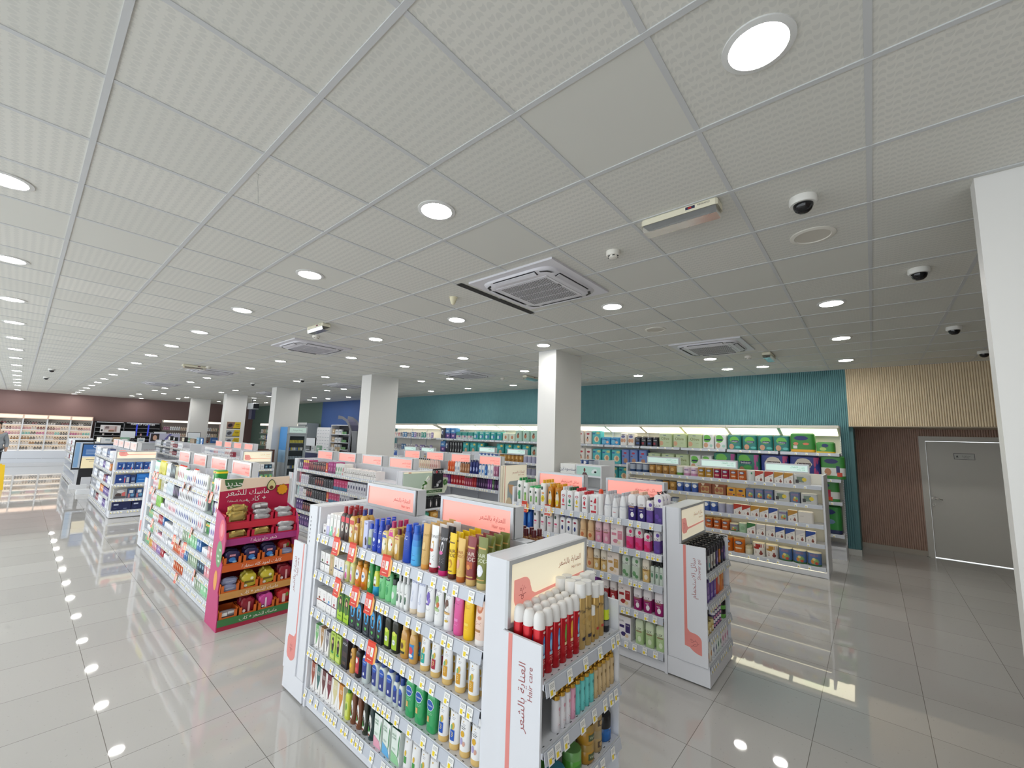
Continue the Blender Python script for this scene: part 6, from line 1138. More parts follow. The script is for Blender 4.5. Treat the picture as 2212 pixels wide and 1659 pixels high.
t = thing('black_sachet', 'flat black and white sachet lying on dark hair colour boxes', 'packet', (-7.36, 3.70, LVH[4]+.158)); b = MB(); b.box(-.09, .09, -.06, .05, 0, .012, '1c1c20'); b.box(-.05, .06, -.061, -.03, .012, .0135, 'c8c8cc'); obj('wrapper', b, t)
# green sanitary pad end display
t = thing('endcap_stand', 'pale green sanitary pad end display with leaves and black box card', 'display stand', (-4.86, 3.6, 0), pi/2)
LG = M('cfe0d2', .4); b = MB(); b.box(0, .66, .21, .32, 0, 1.315, FW); b.box(0, .66, .0, .21, 0, .1, FW); obj('back_frame', b, t)
b = MB(); b.box(.01, .65, .20, .211, .85, 1.30, LG); f = lambda u, v: (u, .1994, v); b.flat(rc(.01, .65, 1.285, 1.305), f, M('f3ead0', .4, emit=.3)); b.flat(rc(.09, .14, 1.288, 1.30), lambda u, v: (u, .199, v), M('d87a6a')); obj('header_panel', b, t)
b = MB(); b.prism([(.18, 1.02), (.60, 1.0), (.64, 1.06), (.66, 1.22), (.30, 1.26), (.20, 1.12)], .0, .02, M('d6dcc8', .45), 'y'); f = lambda u, v: (u, -.0008, v)
b.flat(rc(.26, .56, 1.02, 1.06), f, M('3f6a38')); b.text('فوطة قدرية قطن', lambda u, v: (u, -.0014, v), .03, M('e8f0e0'), .41, 1.045); lf = M('4a7a3c', .6)
for u, v, a in ((.60, 1.18, .3), (.63, 1.15, 1.2), (.59, 1.14, 2), (.22, 1.14, .5), (.2, 1.08, 1.4), (.25, 1.17, 2.4)): b.flat(ell(u, v, .035, .018, 8, a), f, lf)
for u, v in ((.27, 1.2), (.24, 1.12), (.30, 1.22)): b.flat(ell(u, v, .022, .02, 8), lambda a, c: (a, -.0012, c), M('eef0ea'))
obj('leaf_sign', b, t)
b = MB(); b.box(.36, .54, -.03, .0, 1.085, 1.36, M('1c1c22', .3)); f = lambda u, v: (u, -.0306, v); b.text('KOTEX', f, .062, M('f0f0f0'), .45, 1.315); b.flat(ell(.415, 1.315, .016, .02), lambda u, v: (u, -.0312, v), M('c8283a')); b.flat(ell(.47, 1.17, .045, .02, 12, .5), f, M('8a8a90')); b.flat(ell(.44, 1.13, .02, .03), f, M('d8d8dc')); b.flat(rc(.38, .45, 1.10, 1.108), f, M('a8a8a8')); obj('box_card', b, t)
for z in (.30, .55, .80):
    b = MB(); b.box(.004, .656, .0, .205, z-.02, z, FW); obj('shelf', b, t)
pack('kblk', 'black sanitary pad pack with white print', .10, .08, .14, '1e1e22', [('e', 0, .06, .012, .04, 'd8d4d4'), ('t', 'K', 0, .11, .03, 'c8c8cc')], name='sanitary_pack'); pack('kteal', 'teal sanitary pad pack', .16, .10, .09, '3fa088', [('e', 0, .05, .05, .02, 'a8d8c8'), ('c', 0, .03, .08, 2, '2a7a68')], name='sanitary_pack'); pack('kyel', 'amber sanitary pad pack', .14, .10, .09, 'c8903c', [('e', 0, .05, .04, .02, 'e8c88a')], name='sanitary_pack')
for i in range(6):
    for j in range(2): put('kblk', -4.92-j*.09, 3.655+i*.106, .8005, pi/2, 'top shelf, sanitary pad display', j == 0)
for i, k in enumerate(('kteal', 'kteal', 'kyel')): put(k, -4.93, 3.70+i*.18, .5505, pi/2, 'middle shelf, sanitary pad display'); put(k, -4.93, 3.70+i*.18, .6535, pi/2, 'stacked on the middle shelf, sanitary pad display')
# ================================================================== BODY CARE GONDOLA
PB = ['bottom shelf, body care gondola', 'second lowest shelf, body care gondola', 'middle shelf, body care gondola', 'second highest shelf, body care gondola', 'top shelf, body care gondola']
def bc(k, desc, c, cap, shape='slim', w=.062, h=.21, l=None, capk='cyl'): bottle(k, desc, shape, w, .042, h, c, cap, [('e', 0, h*.35, w*.3, h*.16, l)] if l else [], capk=capk, capw=.026)
bc('bccr', 'cream lotion bottle', 'ecdcc6', '2a2424', l='d8a898'); bc('bcpk', 'pale pink lotion bottle', 'ecd0c8', 'd8b8b0', l='c88a84'); bc('bcor', 'orange lotion bottle', 'e0602c', 'e87a4a', 'full', l='f0a87a'); bc('bcbr', 'brown body butter bottle with black cap', 'b07a54', '241e1e', l='d8b090')
bc('bcnv', 'navy blue body lotion bottle', '1c2a72', '14205c', 'slim', .075, .26, 'a8b4e0'); bc('bcwb', 'white and blue lotion bottle', 'dfe6f0', '2a68b0', 'oval', .075, .20, '3a7ac8'); bc('bcbl', 'bright blue lotion bottle', '2a68b4', '1c4a90', 'oval', .06, .20, '8ab8e0'); bc('bcwh', 'white body lotion bottle', 'eef0f2', 'c8ccd4', 'oval', .075, .215, 'b0b8cc', 'flip')
for k, n_, c, l in (('bcmv', 'mauve', 'a86a8a', 'd8b0c4'), ('bcvi', 'violet', '7a3a8c', 'c89ad4'), ('bcros', 'rose', 'c8546a', 'e8a8b0'), ('bccri', 'crimson', 'a81c2c', 'd86a6a'), ('bcgn', 'dark green', '4a6a4a', 'c8d4c0'), ('bcam', 'amber', '9a5a1c', 'd8a05a'), ('bcdk', 'dark purple', '3a2048', '8a6a9a')): bc(k, n_+' body mist bottle', c, 'd8d0d0' if k in ('bcmv', 'bcros', 'bcgn') else c, 'straight', .052, .20, l)
bc('bcrp', 'red bottle with red pump', 'b8202c', 'c8242c', 'full', .075, .2, 'e8b0a8', 'pump'); bc('bcgc', 'bottle with pale green cap', 'b03a54', 'a8d4b4', 'straight', .05, .18, 'e0a0b0')
R = [Row(PB[i], 5.745, LVB[i]) for i in range(5)]
R[4].seq(-8.3, [('bcmv', 4), ('_', .5), ('bccr', 6, 1), ('bcpk', 4, 1), ('_', .3), ('bcor', 3, 1), ('bcwh', 2), ('bcbr', 4, 1), ('bcnv', 3, 2), ('bcwb', 2, 1), ('bcbl', 1, 1), ('bcwh', 2, 1), ('bcmv', 2, 1), ('bcvi', 2, 1), ('bcros', 3, 1), ('bccri', 4, 1), ('bcros', 2, 1), ('bcgn', 3, 1)], gap=.006, end=-5.17)
R[3].seq(-6.9, [('bcros', 2, 1), ('bcmv', 3, 1), ('bcvi', 2, 1), ('bcrp', 5, 1), ('bcgc', 4, 1), ('bccri', 2, 1), ('bcdk', 5, 1), ('bcvi', 2, 1), ('bcgn', 1, 1), ('bcdk', 2, 1), ('bcam', 3, 1)], gap=.006, end=-5.17)
# ================================================================== LONG CARE GONDOLA (left)
PG = ['bottom shelf, long care gondola', 'second shelf, long care gondola', 'third shelf, long care gondola', 'fourth shelf, long care gondola', 'fifth shelf, long care gondola', 'top shelf, long care gondola']
def g(k, desc, c, cap, shape='full', w=.06, h=.17, l='8a9ab0', capk='cyl', nm='bottle'): bottle(k, desc, shape, w, .04, h, c, cap, [('e', 0, h*.4, w*.33, h*.19, l), ('c', 0, h*.66, w*.6, 3, l)], capk=capk, capw=.026, name=nm)
g('gwg', 'white bottle with mint cap', 'eef2f0', '3fb08a', l='8ad0b8'); g('gye', 'pale yellow wash bottle', 'e2dc6a', 'e8cf2c', 'full', .075, .19, 'c8c03a'); g('gwh', 'white pump bottle', 'f2f3f5', 'eef0f2', 'oval', .062, .185, 'b0b8c4', 'pump'); g('gdk', 'dark grey pump bottle with striped label', '4a5056', '26282a', 'rect', .058, .21, 'b8ccd0', 'pump')
g('gcl', 'clear pump bottle with pale label', 'cfd0b8', 'd8c8a0', 'straight', .055, .18, 'a89a6a', 'pump'); g('gred', 'white bottle with red cap', 'f3f3f3', 'e03a2a', 'full', .066, .20, 'b03a3a', 'dome'); g('gwgn', 'white bottle with green cap', 'f1f3f1', '3f8a4a', 'full', .06, .17, 'a8c8a8', 'dome'); g('gwb', 'white bottle with blue print', 'f2f4f8', 'e8ecf2', 'straight', .06, .163, '24408c')
g('gwp', 'white bottle with small black print', 'f3f3f4', 'eceef0', 'straight', .058, .165, '26262c', 'flip'); g('gpkw', 'white bottle with pink print', 'f3eef0', 'e8c4cc', 'straight', .055, .16, 'c8506c', 'flip'); g('gpur', 'dark bottle with purple stripes', '3a3a48', '1a1a1e', 'rect', .055, .17, '8a6a9c'); g('gwt', 'pale blue bottle', 'dce6ec', 'f2f4f6', 'rect', .06, .183, 'a8bcc8'); g('glim', 'lime green bottle', '9ad45a', 'e8ece4', 'full', .085, .165, '6ab43a'); g('gtq', 'white bottle with turquoise cap', 'f2f4f6', '22a4d0', 'full', .066, .16, '2a3a8a', 'dome'); g('gwpu', 'white bottle with purple top', 'f0eff4', '4a2a8c', 'full', .06, .15, '8a7ab8', 'flip')
def gb(k, desc, w, hh, c, l): carton(k, desc, w, .07, hh, c, [('r', 0, hh*.5, w*.6, hh*.3, l), ('c', 0, hh*.85, w*.6, 2, l)], name='carton')
gb('xred', 'red soap carton', .075, .10, 'b82434', 'e8c8c8'); gb('xora', 'orange carton', .07, .11, 'd8642a', 'f2d0b0'); gb('xgrn', 'pale green carton', .085, .12, '9ad4a4', 'd8f0dc'); gb('xblu', 'blue carton', .07, .13, '3a74b4', 'c8dcf0'); gb('xwht', 'white carton with grey print', .07, .12, 'f0f1f3', 'c0c4cc'); gb('xpnk', 'pink carton', .08, .11, 'e8a0a8', 'f6dfe2'); gb('xpur', 'lilac carton', .07, .10, '9a7ab8', 'e4d8f0'); gb('xyel', 'yellow carton', .09, .09, 'e8d83a', 'f6f0b0'); gb('xsag', 'sage green carton', .06, .12, 'a8bca0', 'e0e8dc'); gb('xgold', 'gold triangular carton', .08, .10, 'e0a42c', 'f2d890'); gb('xteal', 'teal and navy carton', .07, .11, '24405a', '8ab4c4')
def tub(k, desc, w, hh): 
    b = MB(); W = w/2; b.loft([(0, W*.9, .05, 5), (.006, W*.94, .052, 5), (hh*.72, W, .056, 5)], M('1f8a34', .3), 20); b.loft([(hh*.72, W*1.02, .058, 5), (hh*.90, W*1.02, .058, 5)], M('ecd41c', .3), 20)
    decals(b, lambda q: (lambda u, v: (u, -.0575-q*.0004, v)), [('r', -W*.5, hh*.35, W*.5, hh*.4, 'c8d8c4'), ('r', W*.2, hh*.8, W*.6, hh*.1, 'd0302c')])
    c = MB(); c.loft([(hh*.9, W*.98, .055, 5), (hh, W*.9, .05, 5)], M('2f9a3c', .3), 20); kind(k, 'wipes_tub', desc, 'tub', b.build('wipes_tub'), [('lid', c.build('lid'))], w, .115, hh)
tub('gtub', 'green wipes tub with yellow band', .16, .115)
pack('ggrn', 'green leaf patterned wipes pack', .15, .09, .16, '2f9a4a', [('e', -.02, .08, .04, .03, '8ad49a'), ('e', .03, .05, .03, .02, 'c8ecd0'), ('e', .0, .12, .05, .015, '1c6a34')], name='wipes_pack')
pack('gbag', 'small white snack bag', .08, .05, .10, 'ececee', [('e', 0, .06, .02, .02, 'c8a05a')], name='small_bag'); pack('ggbag', 'small green patterned bag', .08, .05, .10, '7ab88a', [('e', 0, .06, .02, .02, 'e8d06a')], name='small_bag')
jar('gcream', 'white cream jar', .06, .06, 'eef0f4', 'f6f6f8', [('c', 0, .03, .03, 2, 'b8c0cc')]); jar('gcol', 'pink lidded cream jar', .055, .05, 'f0e8ea', 'e8a0b0', [])
G = [Row(PG[i], 1.447, LVG[i]) for i in range(6)]
E_ = -5.06
G[5].seq(-8.46, [('gwg', 4), ('gye', 4), ('gwh', 3), ('gdk', 4), ('gcl', 3), ('gred', 4), ('gwgn', 2), ('gwb', 1), ], gap=.017, end=-5.69, fill=['gred', 'gwgn', 'gwb', 'gwp']); G[5].seq(-5.46, [('gwgn', 1), ('gpkw', 1), ('gwb', 2)], gap=.017, end=E_)
ux = -5.62
put('gtub', ux+.06, 1.53, LVG[5]+.0005, 0, PG[5]); put('gtub', ux+.06, 1.53, LVG[5]+.117, 0, 'stacked on a tub, long care gondola')
G[4].seq(-8.46, [('gpkw', 5), ('gye', 1), ('gcl', 4), ('xwht', 2), ('gwt', 5), ('gpur', 4), ('gwpu', 1), ('gwp', 8), ('gwb', 3), ('gpkw', 2)], gap=.017, end=-5.62, fill=['gwp', 'gwb'])
put('ggrn', -5.53, 1.53, LVG[4]+.0005, 0, PG[4]); G[4].seq(-5.42, [('gpur', 1), ('gwpu', 1), ('gpkw', 1), ('gwb', 2)], end=E_)
G[3].seq(-8.46, [('gpkw', 5), ('glim', 3), ('gcream', 3), ('gwp', 3), ('gpkw', 6), ('gtq', 4), ('gwb', 4)], gap=.017, end=-5.66, fill=['gwp', 'gpkw', 'gwb', 'gtq'])
put('gtub', -5.56, 1.52, LVG[3]+.0005, 0, PG[3]); G[3].seq(-5.44, [('gwpu', 3), ('gwb', 2)], end=E_)
G[2].seq(-8.46, [('ggbag', 3), ('gbag', 4), ('xred', 3), ('xblu', 1), ('gcream', 6), ('xwht', 6), ('xsag', 3), ('xgrn', 4), ('xblu', 2), ('gcream', 3), ('xpnk', 4), ('gwpu', 3)], gap=.017, end=E_, fill=['xwht', 'gcream', 'xsag', 'xpnk'])
G[1].seq(-8.46, [('gcream', 3), ('ggbag', 2), ('gbag', 3), ('gcol', 4), ('xwht', 4), ('gcream', 4), ('xora', 4), ('xpnk', 2), ('xblu', 2), ('xsag', 5), ('xteal', 3), ('xpnk', 2), ('gcream', 3), ('xyel', 1)], gap=.017, end=E_, fill=['xteal', 'xsag', 'gcream', 'xyel'])
G[0].seq(-8.46, [('ggbag', 3), ('xgold', 2), ('xpnk', 3), ('xpur', 3), ('xred', 2), ('gcream', 4), ('xwht', 3), ('xora', 5), ('xwht', 6), ('xsag', 3), ('xgrn', 3)], gap=.017, end=E_, fill=['xgrn', 'xwht', 'gcream'])
pm2 = promo_mesh('f0a088', 'f4d8b0')
for i, (x, lv) in enumerate(((-8.2, 5), (-8.0, 5), (-6.45, 5), (-6.2, 5), (-5.45, 5), (-5.33, 5), (-8.25, 4), (-8.05, 4), (-8.1, 3), (-5.9, 3), (-7.9, 2), (-6.6, 2), (-6.35, 2), (-6.1, 2), (-8.0, 1), (-5.6, 1), (-6.3, 0))):
    o = obj('promo_card', pm2, None, (x, 1.42-.016, LVG[lv]-.012), 0); o.rotation_euler = (radians(-8), 0, rnd.uniform(-.2, .2)); o['category'] = 'sign'; REG.setdefault(('pale orange promo card', PG[lv].replace('shelf', 'shelf edge'), True), []).append(o)
# ice-white jugs on top of the care gondola's right end
bottle('gjug', 'translucent white jug', 'oval', .11, .09, .13, 'e6eaf0', 'f4f6f8', [], capw=.03, caph=.03)
for i in range(6): put('gjug', -5.66+i*.112, 1.93, LVG[5]+.0005, 0, 'back of the top shelf, long care gondola')
# ================================================================== RED HAIR MASK DISPLAY (faces +x)
t = thing('cardboard_display', 'red cardboard hair mask display with orange bins and avocado header', 'display stand', (-4.64, 1.385, 0), pi/2)
RD = M('b81c48', .5); OR = M('d0641f', .55); W = .655
yb = .35
b = MB(); b.box(0, W, yb, yb+.025, 0, 1.335, M('f2d9c2', .5)); f = lambda u, v: (u, yb-.0008, v)
b.flat([(0.0, .02), (W, .02), (W, 1.255), (.0, 1.215)], f, RD); f = lambda u, v: (u, yb-.0016, v)
f = lambda u, v: (u, yb-.003, v)
b.flat([(.03, 1.33), (.20, 1.33), (.185, 1.255), (.065, 1.235), (.04, 1.28)], f, M('3f6a3c', .5)); b.text('جديد', lambda u, v: (u, yb-.0036, v), .085, M('f4f2ec'), .12, 1.29)
W_ = M('f6f2f0', .5); b.text('ماسك للشعر', f, .098, W_, .36, 1.205, 'r') if False else b.text('ماسك للشعر', f, .078, W_, .255, 1.195); b.text('+ كاب', f, .075, W_, .335, 1.125); b.text('#جرعة_السعادة', f, .03, W_, .165, 1.115)
obj('header_board', b, t)
b = MB(); av = [(.47+.045*cos(a)*(1-.28*max(0, sin(a))), 1.245+(.048 if sin(a) < 0 else .068)*sin(a)) for a in (2*pi*k/28 for k in range(28))]
cx = .47
b.prism([(x, z) for x, z in av], yb-.012, yb-.004, M('3a4a24', .5), 'y'); f = lambda u, v: (u, yb-.0126, v); b.flat([(cx+(x-cx)*.86, 1.245+(z-1.245)*.88) for x, z in av], f, M('d8cf94')); b.flat(ell(cx, 1.228, .02, .02), lambda u, v: (u, yb-.0132, v), M('6a3a24')); obj('avocado_cutout', b, t)
b = MB(); oc = [(.585+(.056+.004*cos(9*a))*cos(a), 1.20+(.056+.004*cos(9*a))*sin(a)) for a in (2*pi*k/54 for k in range(54))]; b.prism(oc, yb-.012, yb-.004, M('8a5a1c'), 'y'); b.flat([(.585+(x-.585)*.9, 1.20+(z-1.2)*.9) for x, z in oc], lambda u, v: (u, yb-.0126, v), M('e39a1c')); obj('orange_cutout', b, t)
for s in (-1, 1):
    x = -.003 if s < 0 else W+.003
    b = MB(); P = [(yb, 0), (.0, 0), (.005, .12), (.04, .30), (.06, .33), (.03, .55), (.03, .58), (.1, .64), (.02, .70), (.0, .80), (.06, .95), (.12, 1.0), (yb, 1.05)]
    b.prism(P, x-.004, x+.004, M('c2467a', .5), 'x')
    if s < 0:
        fs = lambda u, v: (x-.0046, u, v); b.flat(ell(.14, .66, .085, .12, 20), fs, M('6f9a6a')); b.flat(ell(.13, .88, .08, .10, 20), fs, M('e0586a')); fs = lambda u, v: (x-.0052, u, v); b.flat(ell(.13, .88, .04, .06, 16), fs, M('e88a94')); b.flat(ell(.16, .42, .05, .09, 16), fs, M('e8a04a'))
        for u, v in ((.12, .7), (.16, .64), (.13, .6)): b.flat(ell(u, v, .03, .012, 8), fs, M('c8e0c4'))
    obj('side_wing', b, t)
TI = [(.93, 3, 'c01c3c', 'c8283c', '', 'c01c3c'), (.79, 3, 'c01c3c', 'a8387c', 'شعر حلو بزيادة', 'c8304c'), (.56, 4, 'd0641f', 'cf5f24', 'كابات لمود كله سعادة', OR), (.315, 4, 'd0641f', 'c9904c', 'ماسك للشعر + كاب', OR), (.09, 4, 'd0641f', '3f7a44', 'ماسك للشعر + كاب', OR)]
YF = (.10, .05, .035, .02, .0)
BINS = []
for (z, nb, cc, lipc, txt, _), yf in zip(TI, YF):
    b = MB(); b.box(.002, W-.002, yf, yb, z-.012, z, M('8a1c34', .6)); b.box(.0, W, yf-.006, yf, z-.05, z+.012, M(lipc, .5))
    if txt: b.text(txt, lambda u, v: (u, yf-.0068, v), .042, M('f4ece4'), .34, z-.02)
    sh = obj('tier_shelf', b, t)
    bw = W/nb
    for i in range(nb):
        b = MB(); m = M(cc if z > .5 else 'd0641f', .55); x0, x1 = i*bw+.004, (i+1)*bw-.004; y0_, y1_ = yf+.004, yf+.15; hb = .075
        b.box(x0, x1, y0_, y1_, z, z+.004, m); b.box(x0, x0+.004, y0_, y1_, z+.004, z+hb*1.2, m); b.box(x1-.004, x1, y0_, y1_, z+.004, z+hb*1.2, m); b.box(x0, x1, y1_-.004, y1_, z+.004, z+hb*1.3, m)
        b.box(x0, x1, y0_, y0_+.003, z+.004, z+.022, m); b.box(x0, x0+.028, y0_, y0_+.003, z+.022, z+hb, m); b.box(x1-.028, x1, y0_, y0_+.003, z+.022, z+hb, m)
        obj('bin', b, sh); BINS.append(((x0+x1)/2, y0_+.004, z+.0045, x1-x0))
b = MB(); b.box(0, W, .0, yb, .0, .04, M('b02a48', .5)); b.box(0, W, -.002, .0, .04, .055, M('b02a48', .5)); obj('base', b, t)
def pouch(k, desc, w, hgt, c, dec=(), rnds=1, crumple=.006, rough=.3, metal=0):
    b = MB(); N = 22; rr = random.Random(hash(k) % 999 if False else sum(map(ord, k))); R0 = []
    for yy, s in ((-.022, .82), (-.012, .97), (0, 1.0), (.012, .97), (.022, .82)):
        ring = []
        for q in range(N):
            a = 2*pi*q/N; e = 2/3.2; x = spow(cos(a), e)*w/2*s; z = hgt/2+spow(sin(a), e)*hgt/2*s
            ring.append((x+rr.uniform(-crumple, crumple), yy+rr.uniform(-crumple, crumple)*.6, max(.001, z+rr.uniform(-crumple, crumple))))
        R0.append(ring)
    b.rings(R0, M(c, rough, metal), True); decals(b, lambda q: (lambda u, v: (u, -.0265-q*.0006, v)), dec); kind(k, 'hair_mask_pouch', desc, 'pouch', b.build('hair_mask_pouch'), [], w, .055, hgt)
pouch('pogold', 'crumpled gold foil hair mask pouch', .175, .105, 'c9b06a', [], crumple=.014, rough=.25, metal=.8); pouch('posilv', 'silver grey hair mask sachet', .165, .06, 'c4c4c8', [('c', 0, .03, .06, 2, '8a8a90')], crumple=.007, rough=.3, metal=.5)
pouch('pogolds', 'gold foil hair mask sachet', .165, .075, 'c9b06a', [], crumple=.012, rough=.25, metal=.8)
pouch('ponavy', 'dark navy hair cap pouch', .128, .13, '2a2450', [('e', 0, .045, .03, .022, '3a7ac0'), ('e', .02, .025, .02, .01, '8ab8e0'), ('r', 0, .085, .05, .02, 'c86a7a'), ('t', 'AUSSIE', 0, .085, .016, 'e8e0ec')]); pouch('poyel', 'yellow hair cap pouch', .128, .14, 'c9b83a', [('r', 0, .06, .08, .018, '6a5a1c'), ('e', .02, .09, .014, .014, 'f0ecc8'), ('e', -.03, .03, .016, .012, 'e8e4d0')], crumple=.008)
pouch('pored', 'dark red hair cap pouch', .128, .14, '8a1c2c', [('r', .01, .06, .018, .09, 'd8a8a8'), ('e', -.03, .03, .014, .014, 'e8d8d8')], crumple=.007); pouch('popink', 'pink hair cap pouch', .128, .14, 'd04a9a', [('r', -.005, .06, .016, .09, 'f0d8e8'), ('e', -.03, .03, .016, .016, '2a1a2a'), ('e', -.03, .03, .011, .011, 'f0e8ee')], crumple=.007); pouch('pogrey', 'blue grey hair cap sachet', .135, .065, '8a90b0', [('c', 0, .035, .08, 2, 'd8dce8')], crumple=.006); pouch('poscar', 'scarlet hair cap pouch', .128, .14, 'b8282c', [('r', 0, .06, .03, .08, 'e8c8c0'), ('e', .03, .09, .014, .02, '6a8a3a')], crumple=.008)
pouch('polabel', 'grey hair mask box with barcode label', .15, .07, '8f8688', [('r', -.03, .04, .05, .03, 'e8e8e8'), ('r', .03, .05, .06, .02, 'd8d8da'), ('r', 0, .02, .12, .012, '5a4a4c')], crumple=.003)
def inbin(i, k, dx=0, dy=0, dz=0, rz=0, place='red hair mask display'):
    x, y, z, w = BINS[i]; lx, ly = x+dx, y+.035+dy
    put(k, -4.64-ly, 1.385+lx, z+dz, pi/2+rz, place)
TP = ['top tier', 'second tier', 'third tier', 'fourth tier', 'lowest tier']
def tierof(i): return 0 if i < 3 else 1 if i < 6 else 2 if i < 10 else 3 if i < 14 else 4
for i, k, dx, dy, dz in ((0, 'pogold', 0, 0, 0), (0, 'pogold', .01, .03, .06), (1, 'posilv', 0, 0, 0), (1, 'posilv', .01, .02, .05), (1, 'polabel', -.01, .03, .10), (2, 'posilv', 0, 0, 0), (2, 'posilv', -.01, .02, .05), (3, 'pogolds', 0, 0, 0), (4, 'pogolds', -.01, 0, 0), (4, 'pogolds', .02, .06, .0), (5, 'posilv', 0, 0, 0), (5, 'posilv', .01, .01, .05), (6, 'ponavy', 0, 0, 0), (6, 'ponavy', 0, .06, .01), (7, 'ponavy', 0, 0, 0), (7, 'ponavy', 0, .06, .02), (8, 'ponavy', 0, 0, 0), (8, 'ponavy', 0, .06, .02), (9, 'pogrey', 0, 0, 0), (9, 'poscar', 0, .06, .0), (10, 'pogrey', 0, 0, 0), (10, 'pogrey', .0, .02, .06), (11, 'poyel', 0, 0, 0), (11, 'poyel', .0, .06, .01), (12, 'poyel', 0, 0, 0), (12, 'poyel', 0, .06, .01), (13, 'pored', 0, 0, 0), (13, 'pored', 0, .06, .01), (14, 'polabel', 0, 0, 0), (15, 'pored', 0, 0, 0), (15, 'pored', .0, .06, .01), (16, 'popink', 0, 0, 0), (16, 'popink', .0, .06, .01), (17, 'poscar', 0, 0, 0), (17, 'poscar', .0, .06, .01)):
    inbin(i, k, dx, dy, dz, rnd.uniform(-.04, .04), TP[tierof(i)]+', red hair mask display')
# ================================================================== ORAL CARE GONDOLA (far left)
def ob(k, desc, w, hh, c, dec, d=.09): carton(k, desc, w, d, hh, c, dec, name='toothbrush_box')
ob('obblu', 'blue toothbrush box with pale brush', .125, .165, '1f4a94', [('e', .03, .09, .014, .05, 'a8c0e0'), ('r', .02, .04, .012, .05, 'e06a6a'), ('e', -.03, .09, .014, .012, 'dfe8f4'), ('r', 0, .012, .12, .018, 'd8dce4'), ('r', 0, .15, .08, .012, '5a84c8')])
ob('obwide', 'wide navy toothbrush box', .22, .19, '1c3f86', [('e', -.04, .10, .02, .018, 'e4eaf4'), ('r', .03, .09, .014, .11, 'd86a74'), ('e', .03, .15, .018, .018, '6a94d0'), ('r', .075, .09, .04, .1, 'c0c6cc'), ('r', 0, .015, .2, .02, 'c8d0dc')])
ob('obbri', 'wide bright blue toothbrush box', .20, .20, '2474c8', [('r', -.02, .08, .10, .008, '8ac0f0'), ('r', .05, .05, .04, .06, '8a9ab0'), ('e', -.02, .15, .07, .03, '3a8ae0'), ('r', 0, .015, .18, .02, 'c8d8e8')])
ob('obnar', 'narrow navy toothbrush box', .075, .18, '24386a', [('r', 0, .10, .05, .06, '6a84b0'), ('r', 0, .03, .06, .02, 'c8ccd4')]); ob('obgry', 'wide grey toothbrush box with pictures', .20, .20, '9a9a9c', [('e', -.03, .08, .05, .04, '4a3c3c'), ('r', .05, .1, .05, .08, 'd86a6a'), ('r', 0, .04, .18, .04, '5a5a60'), ('e', .0, .15, .06, .03, 'd0d0d2')]); ob('obmul', 'blue and white toothbrush box', .115, .20, '34507c', [('r', 0, .14, .06, .06, 'd8dce4'), ('e', .02, .07, .03, .03, '6aa0c8'), ('r', -.03, .06, .03, .08, 'b8787c')]); ob('obnvy', 'wide dark navy oral care box', .29, .17, '1a2454', [('r', -.08, .12, .07, .03, 'b8c0d4'), ('r', .06, .04, .05, .012, '8a94b8'), ('c', -.09, .05, .05, 2, '6a78a8')])
PO = ['bottom shelf, blue toothbrush end display', 'second shelf, blue toothbrush end display', 'third shelf, blue toothbrush end display', 'top shelf, blue toothbrush end display']
for i, z in enumerate((.137, .364, .656, .93)):
    Row(PO[i], -11.585, z, pi/2, .17).seq(1.39, [[('obnvy', 2)], [('obgry', 1), ('obmul', 2), ('xwht', 2)], [('obwide', 1), ('obnar', 1), ('obbri', 1)], [('obblu', 4), ('xteal', 1)]][i], gap=.012, end=2.02)
gb('owht', 'white oral care carton', .10, .15, 'eef0f4', 'b8c4d8'); gb('opur', 'purple oral care carton', .10, .13, '5a3a94', 'd8d0e8'); gb('ogry', 'grey oral care carton', .10, .15, '8a8e98', 'dfe2e8'); gb('oora', 'orange and white carton', .10, .13, 'e8924a', 'f4e4d0'); gb('omar', 'dark red carton', .10, .12, '8a2a3a', 'e0c8cc')
for i, z in enumerate(LVX):
    Row(['bottom shelf', 'second shelf', 'third shelf', 'fourth shelf', 'top shelf'][i]+', oral care gondola', 1.385, z).seq(-15.05, [[('owht', 4), ('ogry', 4), ('omar', 4), ('owht', 6), ('opur', 4), ('owht', 4)], [('ogry', 6), ('owht', 6), ('oora', 5), ('opur', 8)], [('owht', 5), ('ogry', 4), ('owht', 6), ('omar', 3), ('opur', 3), ('owht', 6)], [('owht', 4), ('ogry', 3), ('owht', 5), ('opur', 3), ('owht', 6), ('oora', 2)], [('owht', 5), ('ogry', 4), ('owht', 6), ('obnar', 5), ('owht', 4)]][i], gap=.018, end=-12.0)
for i, z in enumerate((.88, .64)):
    Row(['top shelf', 'middle shelf'][i]+', end display beside the fridge', -11.425, z, pi/2).seq(3.68, [[('hcdark', 2), ('xwht', 2), ('xteal', 2)], [('obblu', 2), ('ggbag', 3)]][i], gap=.02, end=4.28)
